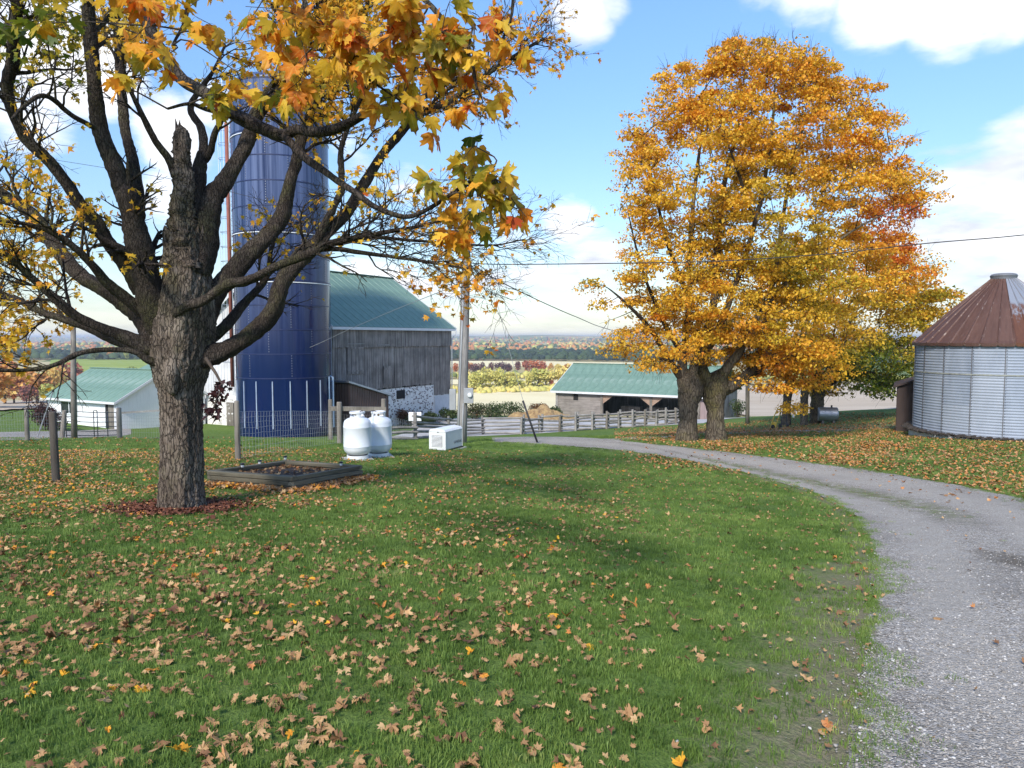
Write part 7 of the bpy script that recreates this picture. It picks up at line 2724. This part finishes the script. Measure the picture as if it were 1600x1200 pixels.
def post(px, ytop, ybase, hw, label, lean=(0, 0), name='fence_post', mat=None, sq=False, group=POSTG, d=None):
    g = G(px, ybase) if d is None else np.array([P(px, ybase, d)[0], d, float(gz(P(px, ybase, d)[0], d))])
    dd = g[1]
    h = P(px, ytop, dd)[2] - g[2]
    r = hw / F * dd
    e = empty(name, g, label, 'post', group)
    m = MB()
    if sq:
        m.bar((0, 0, -0.3), (lean[0], lean[1], h), r * 1.8, r * 1.8, up=(0, 1, 0), jit=0.004)
    else:
        m.tube([(0, 0, -0.3), (0, 0, 0.02), (lean[0] * 0.5, lean[1] * 0.5, h * 0.5), (lean[0], lean[1], h - 0.03), (lean[0], lean[1], h)], [r * 1.05, r * 1.05, r, r * 0.93, r * 0.8], 12, wob=0.06)
    m.build('shaft', mat or M_POST, e, smooth=not sq)
    return e, g, h


M_DPOST = wood('dark_creosoted_post', (0.050, 0.042, 0.036), (0.115, 0.10, 0.088))
p1 = post(88, 643, 753, 5.6, 'dark round fence post nearest the camera at the far left', lean=(-0.02, 0), mat=M_DPOST)
p2 = post(372, 626, 719, 4.2, 'slim grey fence post between the near maple and the raised bed')
p3 = post(517, 624, 684, 3.6, 'grey corner post left of the timber crossbar by the silo', d=34)
p4 = post(531, 628, 697, 4.4, 'thick grey post left of the white propane tanks', d=26)
p5 = post(600, 623, 690, 4.2, 'grey post at the right end of the timber crossbar', d=26.5)
p6 = post(43, 640, 689, 3.4, 'short grey post at the far left of the lane')
p7 = post(97, 641, 684, 3.4, 'leaning grey gate post left of the tube gate', lean=(0.18, 0))
p8 = post(187, 637, 684, 3.8, 'grey gate post right of the tube gate')


def rail_thing(name, a, b, w, h, mat, label, cat, parts=None):
    a, b = Vector(tuple(map(float, a))), Vector(tuple(map(float, b)))
    e = empty(name, a, label, cat)
    m = MB().bar((0, 0, 0), b - a, w, h, jit=0.008)
    m.build('beam', mat, e)
    return e


rail_thing('fence_rail', P(515, 638, 26.0), P(603, 639, 26.5), 0.13, 0.15, M_POST, 'heavy weathered timber crossbar behind the propane tanks', 'rail')
rail_thing('fence_rail', P(190, 645, 36), P(262, 640.5, 37), 0.09, 0.09, M_RAIL, 'thin pole rail running from the gate post to behind the maple trunk', 'rail')


def wire_mesh(label, a, b, h, n_h, n_v, sag=0.02, z0=0.05, r=0.0035):
    """woven field wire between two ground points"""
    e = empty('wire_fence', a, label, 'wire fence')
    m = MB()
    rr = random.Random(int(a[0] * 100))
    a_, b_ = np.array(a), np.array(b)
    S_ = 22
    rows = []
    for i in range(n_h):
        zf = (i / (n_h - 1)) ** 0.8
        pts = []
        for k in range(S_ + 1):
            t_ = k / S_
            q = a_ * (1 - t_) + b_ * t_
            zg = float(gz(q[0], q[1]))
            pts.append((q[0] - a_[0] + rr.uniform(-.015, .015), q[1] - a_[1], zg - a_[2] + z0 + h * zf - sag * math.sin(math.pi * t_) + rr.uniform(-0.012, 0.012)))
        rows.append(pts)
        m.tube(pts, r, 3, cap=False)
    o1 = m.build('line_wires', M_WIRE, e)
    o1['kind'] = 'stuff'
    m = MB()
    for k in range(n_v):
        t_ = (k + 0.5) / n_v * S_
        i0 = int(t_)
        f = t_ - i0
        pts = [tuple(np.array(rw[i0]) * (1 - f) + np.array(rw[min(i0 + 1, S_)]) * f) for rw in rows]
        m.tube(pts, r * 0.9, 3, cap=False)
    o2 = m.build('stay_wires', M_WIRE, e)
    o2['kind'] = 'stuff'
    return e


wire_mesh('woven wire fence in front of the silo foot', p2[1], p4[1], 1.12, 8, 44)
wire_mesh('woven wire fence between the two posts left of the tanks', p4[1], p5[1], 1.0, 7, 14)
wire_mesh('woven wire fence left of the tube gate along the lane', G(-70, 690), p6[1], 1.15, 7, 26)
wire_mesh('woven wire fence between short post and leaning gate post', p6[1], p7[1], 1.15, 7, 14)
wire_mesh('woven wire fence running from gate post to maple trunk', p8[1], G(262, 686), 1.1, 7, 20)
wire_mesh('woven wire along the rail fence behind the tanks', p5[1] + np.array([0.1, 0, 0]), G(648, 686), 0.9, 6, 14, r=0.005)

# tube gate
ga, gb = G(103, 684), G(184, 683)
gate = empty('farm_gate', ga, 'grey steel tube gate across the farm lane', 'gate')
M_TUBE = surf('dark_steel_tube', (0.10, 0.10, 0.105), (0.17, 0.17, 0.175), 4, 0.5, 0, metal=0.5)
gv_ = gb - ga
L_ = math.hypot(gv_[0], gv_[1])
ux_, uy_ = gv_[0] / L_, gv_[1] / L_


def gp(s, z):
    return (ux_ * s, uy_ * s, z + gv_[2] * s / L_)


for z in (0.12, 0.34, 0.56, 0.80, 1.05, 1.30):
    MB().tube([gp(0.06, z), gp(L_ * .5, z - 0.03), gp(L_ - 0.06, z)], 0.019, 8, cap=False).build('tube_rail', M_TUBE, gate, smooth=True)
for s in (0.03, L_ * 0.53, L_ * 0.60, L_ * 0.80, L_ - 0.03):
    MB().tube([gp(s, 0.04), gp(s, 1.34)], 0.022, 8).build('upright', M_TUBE, gate, smooth=True)
MB().tube([gp(L_ * 0.53, 1.33), gp(L_ * 0.545, 1.38), gp(L_ * 0.585, 1.38), gp(L_ * 0.60, 1.33)], 0.02, 8).build('bow', M_TUBE, gate, smooth=True)

# left pole and guy
gq = G(116, 685)
e = empty('utility_pole', gq, 'slim weathered wooden pole standing behind the tube gate', 'pole')
hT = P(121, 505, gq[1])[2] - gq[2]
MB().tube([(0, 0, -0.3), (0.07, 0, hT * .5), (0.16, 0, hT)], [4.6 / F * gq[1], 4.1 / F * gq[1], 3.6 / F * gq[1]], 14, wob=0.02).build('shaft', M_POST, e, smooth=True)
gq = G(57, 684)
e = empty('guy_rod', gq, 'thin slanting steel guy rod left of the gate', 'guy rod')
tp_ = P(83, 611, gq[1]) - gq
MB().tube([(0, 0, -0.1), tuple(tp_)], 0.028, 8).build('rod', M_WIRE, e)
MB().lathe([(0, -0.04), (0.05, -0.04), (0.05, 0.06), (0, 0.06)], 10).build('finial', M_CABLE, e).location = tuple(tp_)

# main utility pole
gq = G(721, 692)
PD = gq[1]
pole = empty('utility_pole', gq, 'tall grey wooden utility pole carrying cables between barn and driveway', 'pole')


def rel(px, py, d=PD):
    return tuple(P(px, py, d) - gq)


MB().tube([(0, 0, -0.4), rel(722.5, 640), rel(726, 500), rel(729, 370), rel(730, 330)], [8.3 / F * PD, 8.0 / F * PD, 7.0 / F * PD, 6.3 / F * PD, 6.0 / F * PD], 18, wob=0.02).build('shaft', wood('silver_grey_pole', (0.22, 0.21, 0.205), (0.36, 0.345, 0.335)), pole, smooth=True)
M_GBOX = surf('grey_meter_box', (0.27, 0.28, 0.29), (0.34, 0.35, 0.36), 3, 0.5, 0.02)
bp1 = P(727, 618, PD - 0.28) - gq
mbx = MB().box(bp1[0] - 0.05, bp1[0] + 0.29, bp1[1] - 0.13, bp1[1] + 0.10, bp1[2] - 0.27, bp1[2] + 0.27).build('meter_box', M_GBOX, pole, bevel=0.012)
MB().lathe([(0.0, 0), (0.085, 0), (0.085, 0.05), (0.07, 0.09), (0, 0.10)], 20).build('meter', M_CLEAR, mbx).matrix_local = Matrix.Translation((bp1[0] + 0.17, bp1[1] - 0.13, bp1[2] + 0.03)) @ Matrix.Rotation(math.radians(90), 4, 'X')
bp2 = P(708, 612, PD - 0.05) - gq
MB().box(bp2[0] - 0.13, bp2[0] + 0.10, bp2[1] - 0.1, bp2[1] + 0.12, P(708, 640, PD)[2] - gq[2], P(708, 608, PD)[2] - gq[2]).build('cabinet', M_GBOX, pole, bevel=0.01)
MB().tube([rel(716.5, 688, PD - 0.18), rel(717, 640, PD - 0.18), rel(720, 560, PD - 0.18), rel(724, 460, PD - 0.18)], 0.028, 8).build('conduit', M_GBOX, pole, smooth=True)
MB().tube([rel(722, 688, PD - 0.2), rel(724, 630, PD - 0.2)], 0.022, 8).build('conduit', M_GBOX, pole, smooth=True)
can = MB().lathe([(0, 0), (0.16, 0.0), (0.18, 0.03), (0.18, 0.40), (0.165, 0.43), (0, 0.46)], 20)
can.build('transformer', M_GBOX, pole, smooth=True).location = rel(712, 385, PD - 0.1)
MB().bar(rel(703, 388, PD), rel(729, 380, PD), 0.05, 0.05).build('bracket', M_GBOX, pole)
lp = [rel(728, 432, PD - .2), rel(738, 428, PD - .25), rel(743, 437, PD - .25), rel(741, 450, PD - .25), rel(733, 456, PD - .22), rel(725, 448, PD - .2)]
MB().tube(spline(lp, [0.014] * 6, 0.05)[0], 0.016, 6).build('cable_loop', M_CABLE, pole, smooth=True)
lp = [rel(729, 410, PD - .2), rel(737, 418, PD - .25), rel(747, 430, PD - .25), rel(745, 446, PD - .25), rel(736, 452, PD - .22), rel(727, 440, PD - .2)]
MB().tube(spline(lp, [0.014] * 6, 0.05)[0], 0.013, 6).build('cable_loop', M_CABLE, pole, smooth=True)
lp = [rel(712, 388, PD - .1), rel(708, 400, PD - .1), rel(709, 420, PD - .1), rel(716, 436, PD - .15), rel(722, 440, PD - .18)]
MB().tube(spline(lp, [0.014] * 5, 0.05)[0], 0.011, 6).build('drop_wire', M_CABLE, pole, smooth=True)


def cable(name, pts, r, label, mat=None):
    a = P(*pts[0])
    e = empty(name, a, label, 'cable')
    Q_, _ = spline([P(*p) - a for p in pts], [r] * len(pts), 0.5)
    MB().tube(Q_, r, 6, cap=False).build('strand', mat or M_CABLE, e, smooth=True)
    return e


cable('power_cable', [(729, 411, PD), (790, 413, 23), (955, 411.5, 22.6), (1120, 408, 22.3), (1290, 397, 22), (1450, 380, 21.8), (1600, 367, 21.5), (1760, 345, 21)], 0.017, 'thick black cable crossing in front of the maples to the right')
cable('power_cable', [(740, 414, PD), (765, 431, PD + 1), (830, 464, PD + 6), (900, 495, PD + 13), (960, 517, PD + 24), (1080, 545, PD + 40)], 0.020, 'black service cable falling from the pole towards the drive shed')
cable('telephone_wire', [(729, 440, PD), (690, 455, PD + 2.5), (610, 487, PD + 9), (545, 515, PD + 15), (470, 548, PD + 17.8), (372, 575, PD + 18.5)], 0.014, 'thin pale wire slanting across the barn roof and silo', M_WIRE)
cable('telephone_wire', [(729, 372, PD), (600, 352, PD + 4), (480, 330, PD + 7), (300, 286, PD + 10), (100, 252, PD + 12), (-80, 225, PD + 14)], 0.012, 'thin dark wire running left behind the near maple')
e = cable('guy_wire', [(742, 420, PD), (765, 433, PD - 0.2), (790, 526, PD - 0.3), (818, 628, PD - 0.5), (839, 690, PD - 0.6)], 0.008, 'thin guy wire dropping to the gravel right of the pole', M_WIRE)
a_, b_ = P(817, 626, PD - 0.5), P(839.5, 691, PD - 0.6)
a0_ = P(742, 420, PD)
MB().tube([tuple(a_ - a0_), tuple(b_ - a0_)], 0.036, 8).build('guard_sleeve', M_CABLE, e, smooth=True)

# sign on a stake
e, g_, h_ = post(649, 656, 686, 2.9, 'pale stake carrying the small white sign by the fence', group=None, name='sign_post', d=33.5)
e['category'] = 'sign'
MB().box(-0.30, 0.30, -0.07, -0.03, h_ - 0.05, h_ + 0.36).build('sign_board', M_WHITE, e, bevel=0.04)

# split rail fence
fence = empty('rail_fence', G(612, 688), 'long split rail fence of silvered posts and rails along the farmyard', 'fence')
F0 = np.array(G(612, 688))
fx = [(612, 689), (649, 688), (702, 683), (755, 679.5), (816, 678.5), (845, 676), (876, 674.5), (901, 673), (927, 671.5), (949, 670), (968, 668.5), (990, 667.5), (1009, 666), (1026, 665), (1041, 664), (1057, 662.5), (1085, 660)]
pts_ = [G(a, b) for a, b in fx]
rr = random.Random(9)
for i, p in enumerate(pts_):
    if i == 0:
        continue
    q = p - F0
    for s_ in ((-0.09, 0.09) if i > 3 else (0.0,)):
        m = MB().tube([(q[0] + s_, q[1] + s_ * 2, q[2] - 0.3), (q[0] + s_ + rr.uniform(-.06, .06), q[1] + s_ * 2, q[2] + 1.22 + rr.uniform(-.08, .1))], [0.085, 0.075], 8, wob=0.08)
        m.build('post', M_RAIL if i % 3 else M_POST, fence)
for i in range(len(pts_) - 1):
    a, b = pts_[i] - F0, pts_[i + 1] - F0
    nrl = 5 if i > 0 else 3
    for k in range(nrl):
        z0 = 0.12 + 0.23 * k + rr.uniform(-.04, .04)
        z1 = z0 + rr.uniform(-0.10, 0.10)
        mid = (a + b) / 2
        m = MB().tube([(a[0] - 0.1, a[1], a[2] + z0), (mid[0], mid[1], mid[2] + (z0 + z1) / 2 + rr.uniform(-.04, .04)), (b[0] + 0.1, b[1], b[2] + z1)], [0.06, 0.08, 0.06], 6, wob=0.14)
        m.build('rail', M_RAIL, fence)


# weeds, shrubs
def shrub(g, w_, h_, n, tint, mat, label, name='shrub', seed=1, leaf=0.07, cat='shrub', depth=None):
    r = np.random.default_rng(seed)
    e = empty(name, g, label, cat)
    items = []
    for k in range(26):
        v = np.array([r.normal(0, 0.5) * w_ / 2, r.normal(0, 0.5) * (depth or w_) / 2, h_ * r.uniform(0.5, 1)])
        items.append((np.array([(v[0] * .2, v[1] * .2, -0.05), tuple(v * 0.55 + r.normal(0, .03, 3)), tuple(v)]), np.array([0.014, 0.009, 0.003]), 4))
    tubes('stems', items, M_TWIG, e, kind='stuff')
    lob = [(r.uniform(-0.55, 0.55) * w_ / 2, r.uniform(-.5, .5) * (depth or w_) / 2, r.uniform(0.3, 0.72) * h_) for _ in range(8)]
    P3 = []
    for k in range(n):
        l_ = lob[r.integers(8)]
        v = r.normal(0, 1, 3)
        v /= np.linalg.norm(v)
        v *= r.uniform(0.3, 1) ** .5
        P3.append((l_[0] + v[0] * w_ * .27, l_[1] + v[1] * (depth or w_) * .27, max(0.02, l_[2] + v[2] * h_ * .33)))
    P3 = np.array(P3)
    leaves('foliage', LEAF_CLUMP, P3, rotmats(r.uniform(0, 6.28, n), r.normal(0, .9, n), r.normal(0, .9, n)), leaf * r.uniform(.6, 1.4, n), np.clip(tint + r.normal(0, .06, n), 0, 1), mat, e, rng=r)
    return e


M_SHRUB = leafmat('shrub_leaf', [(0.0, (0.035, 0.014, 0.018)), (0.2, (0.10, 0.045, 0.04)), (0.4, (0.20, 0.09, 0.035)), (0.55, (0.10, 0.10, 0.04)), (0.7, (0.045, 0.08, 0.025)), (0.85, (0.09, 0.13, 0.035)), (1.0, (0.30, 0.27, 0.10))], trans=0.25, spots=False, jitter=0.0)
gq = G(74, 672)
shrub(gq, 60 / F * gq[1], 46 / F * gq[1], 2600, 0.12, M_SHRUB, 'rounded dark purple brown bush left of the white shed', seed=3, leaf=0.10)
gq = G(1153, 652)
shrub(gq, 26 / F * gq[1], 28 / F * gq[1], 700, 0.75, M_SHRUB, 'small green bush at the end of the drive shed', seed=4, leaf=0.12)
for i_, (a, b, w_, h_, t_, lab) in enumerate([
        (625, 664, 36, 18, .36, 'rust brown dock plants right of the brown lean-to'), (652, 664, 26, 12, .68, 'low green weeds at the foot of the stone wall'), (680, 662, 24, 13, .70, 'green weeds below the pale corner door'),
        (700, 659, 20, 16, .72, 'green weeds at the barn corner beside the pole'), (742, 655, 36, 22, .60, 'tall seeded weeds right of the utility pole'), (768, 653, 36, 18, .74, 'green weeds above the rail fence, middle of the weedy bank'),
        (793, 652, 36, 17, .72, 'dark green nettles left of the straw heap'), (862, 650, 22, 13, .70, 'green weeds at the corner of the drive shed'), (838, 650, 26, 15, .42, 'brown dead weeds behind the straw heap')]):
    gq = G(a, b)
    if gq[1] > 90:
        gq = np.array([P(a, b, 66)[0], 66.0, float(gz(P(a, b, 66)[0], 66.0))])
    shrub(gq, w_ * 1.5 / F * gq[1], h_ * 1.4 / F * gq[1], 1300, t_, M_SHRUB, lab, name='weed_clump', seed=20 + i_, leaf=0.11, cat='weeds', depth=1.6)
# straw heap
gq = np.array([P(845, 648, 64)[0], 64.0, 0])
gq[2] = float(gz(gq[0], gq[1]))
e = empty('straw_heap', gq, 'low heap of tan straw and manure in the farmyard', 'heap')
vs, fs = [], []
nn = 22
for i in range(nn + 1):
    for j in range(nn + 1):
        x, y = (i / nn - .5) * 6.4, (j / nn - .5) * 3
        r2 = (x / 3.2) ** 2 + (y / 1.5) ** 2
        vs.append((x, y, max(-0.1, 0.95 * (1 - r2) * (1 + 0.25 * math.sin(x * 2.1 + 1) + .15 * math.sin(x * 5 + y * 3)) + rr.uniform(-.06, .06))))
fs = [(i * (nn + 1) + j, (i + 1) * (nn + 1) + j, (i + 1) * (nn + 1) + j + 1, i * (nn + 1) + j + 1) for i in range(nn) for j in range(nn)]
MB().add(vs, fs).build('heap', surf('straw_manure', (0.18, 0.11, 0.06), (0.42, 0.30, 0.14), 3, 0.95, 0.8, 0.05), e)

# things below the rear maples
gq = G(1168, 662)
e = empty('wooden_pole', gq, 'bare grey wooden pole between the front and rear maples', 'pole')
MB().tube([(0, 0, -0.3), tuple(P(1168, 590, gq[1]) - gq), tuple(P(1168, 450, gq[1]) - gq)], [3.3 / F * gq[1], 3.1 / F * gq[1], 2.6 / F * gq[1]], 12).build('shaft', M_POST, e, smooth=True)
gq = G(1293, 661)
tk = empty('steel_tank', gq, 'galvanised steel drum tank lying beside the thick rear maple', 'tank', rz=-0.25)
rt2 = 11.2 / F * gq[1]
m = MB().lathe([(0, -0.52), (rt2 * .9, -0.54), (rt2, -0.5), (rt2, -0.17), (rt2 * 1.03, -0.165), (rt2 * 1.03, -0.145), (rt2, -0.14), (rt2, 0.14), (rt2 * 1.03, 0.145), (rt2 * 1.03, 0.165), (rt2, 0.17), (rt2, 0.5), (rt2 * .9, 0.54), (0, 0.52)], 30)
o = m.build('drum', M_GALV, tk, smooth=False)
o.rotation_euler = (0, math.radians(90), 0)
o.location = (0, 0, rt2 + 0.1)
for x_ in (-.3, .3):
    MB().box(x_ - .05, x_ + .05, -0.3, 0.3, -0.05, 0.16).build('cradle', M_POST, tk)
MB().tube([(0.2, 0, 2 * rt2 + .05), (0.2, 0, 2 * rt2 + .22)], 0.05, 8).build('filler_cap', M_CABLE, tk)
gq = G(1222, 668)
ht = empty('hand_cart', gq, 'black two wheeled hand truck leaning on the slim rear maple', 'hand truck')
hs_ = gq[1] / F
for x_ in (-0.16, 0.16):
    MB().tube([(x_, -0.35, 0.05), (x_, -0.12, 1.0), (x_ * 0.8, -0.08, 1.25)], 0.025, 6).build('frame_rail', M_CABLE, ht)
for z_ in (0.3, 0.6, 0.9):
    MB().bar((-0.16, -0.35 + z_ * .23, z_), (0.16, -0.35 + z_ * .23, z_), 0.04, 0.03).build('crossbar', M_CABLE, ht)
MB().tube([(-.13, -.08, 1.24), (0, -.06, 1.34), (.13, -.08, 1.24)], 0.025, 6).build('handle', M_CABLE, ht)
MB().box(-0.2, 0.2, -0.62, -0.32, 0.02, 0.045).build('toe_plate', M_GALV, ht)
for x_ in (-0.22, 0.22):
    w_ = MB().lathe([(0.03, -0.03), (0.13, -0.03), (0.14, 0), (0.13, 0.03), (0.03, 0.03)], 16).build('wheel', M_CABLE, ht)
    w_.rotation_euler = (0, math.radians(90), 0)
    w_.location = (x_, -0.25, 0.14)
gq = G(1207, 669)
yc = empty('yellow_cart', gq, 'small yellow barrow tipped up beside the black hand truck', 'barrow')
M_YEL = surf('yellow_paint', (0.55, 0.33, 0.02), (0.62, 0.40, 0.04), 3, 0.45, 0)
for x_ in (-0.14, 0.14):
    MB().tube([(x_, -0.1, 0.12), (x_ + 0.22, 0.0, 0.7), (x_ * .7 + 0.42, 0.05, 1.2), (x_ * .5 + 0.55, 0.05, 1.28)], 0.026, 6).build('handle', M_YEL, yc)
MB().add([(-0.2, -0.2, 0.08), (0.14, -0.2, 0.08), (0.16, -0.02, 0.34), (-0.02, -0.02, 0.34), (-0.14, -0.08, 0.04), (0.1, -0.08, 0.04), (0.12, 0.06, 0.32), (-0.0, 0.06, 0.32)],
         [(0, 1, 2, 3), (4, 7, 6, 5), (0, 4, 5, 1), (1, 5, 6, 2), (2, 6, 7, 3), (3, 7, 4, 0)]).build('tray', M_YEL, yc)
w_ = MB().lathe([(0.02, -0.03), (0.11, -0.03), (0.12, 0), (0.11, 0.03), (0.02, 0.03)], 16).build('wheel', M_CABLE, yc)
w_.rotation_euler = (math.radians(90), 0, 0.3)
w_.location = (-0.05, -0.2, 0.11)
e, g_, h_ = post(1240, 632, 652, 1.6, 'short white topped stake at the edge of the field behind the rear maples', group=None, name='marker_post', mat=M_WHITE)

# ------------------------------------------------------------------ the air of the valley
hz_m = bpy.data.materials.new('valley_haze')
hz_m.use_nodes = True
t = NT(hz_m.node_tree)
o_ = t.n('ShaderNodeOutputMaterial')
pv = t.n('ShaderNodeVolumePrincipled')
pv.inputs['Color'].default_value = (0.86, 0.91, 1.0, 1)
pv.inputs['Density'].default_value = 1.8e-4
pv.inputs['Anisotropy'].default_value = 0.2
t.put(o_.inputs['Volume'], pv.outputs[0])
hb = MB().box(-30000, 30000, -500, 15500, -110, 26).build('haze', hz_m)
hb['kind'] = 'stuff'
hb['label'] = 'pale bluish haze over the valley'
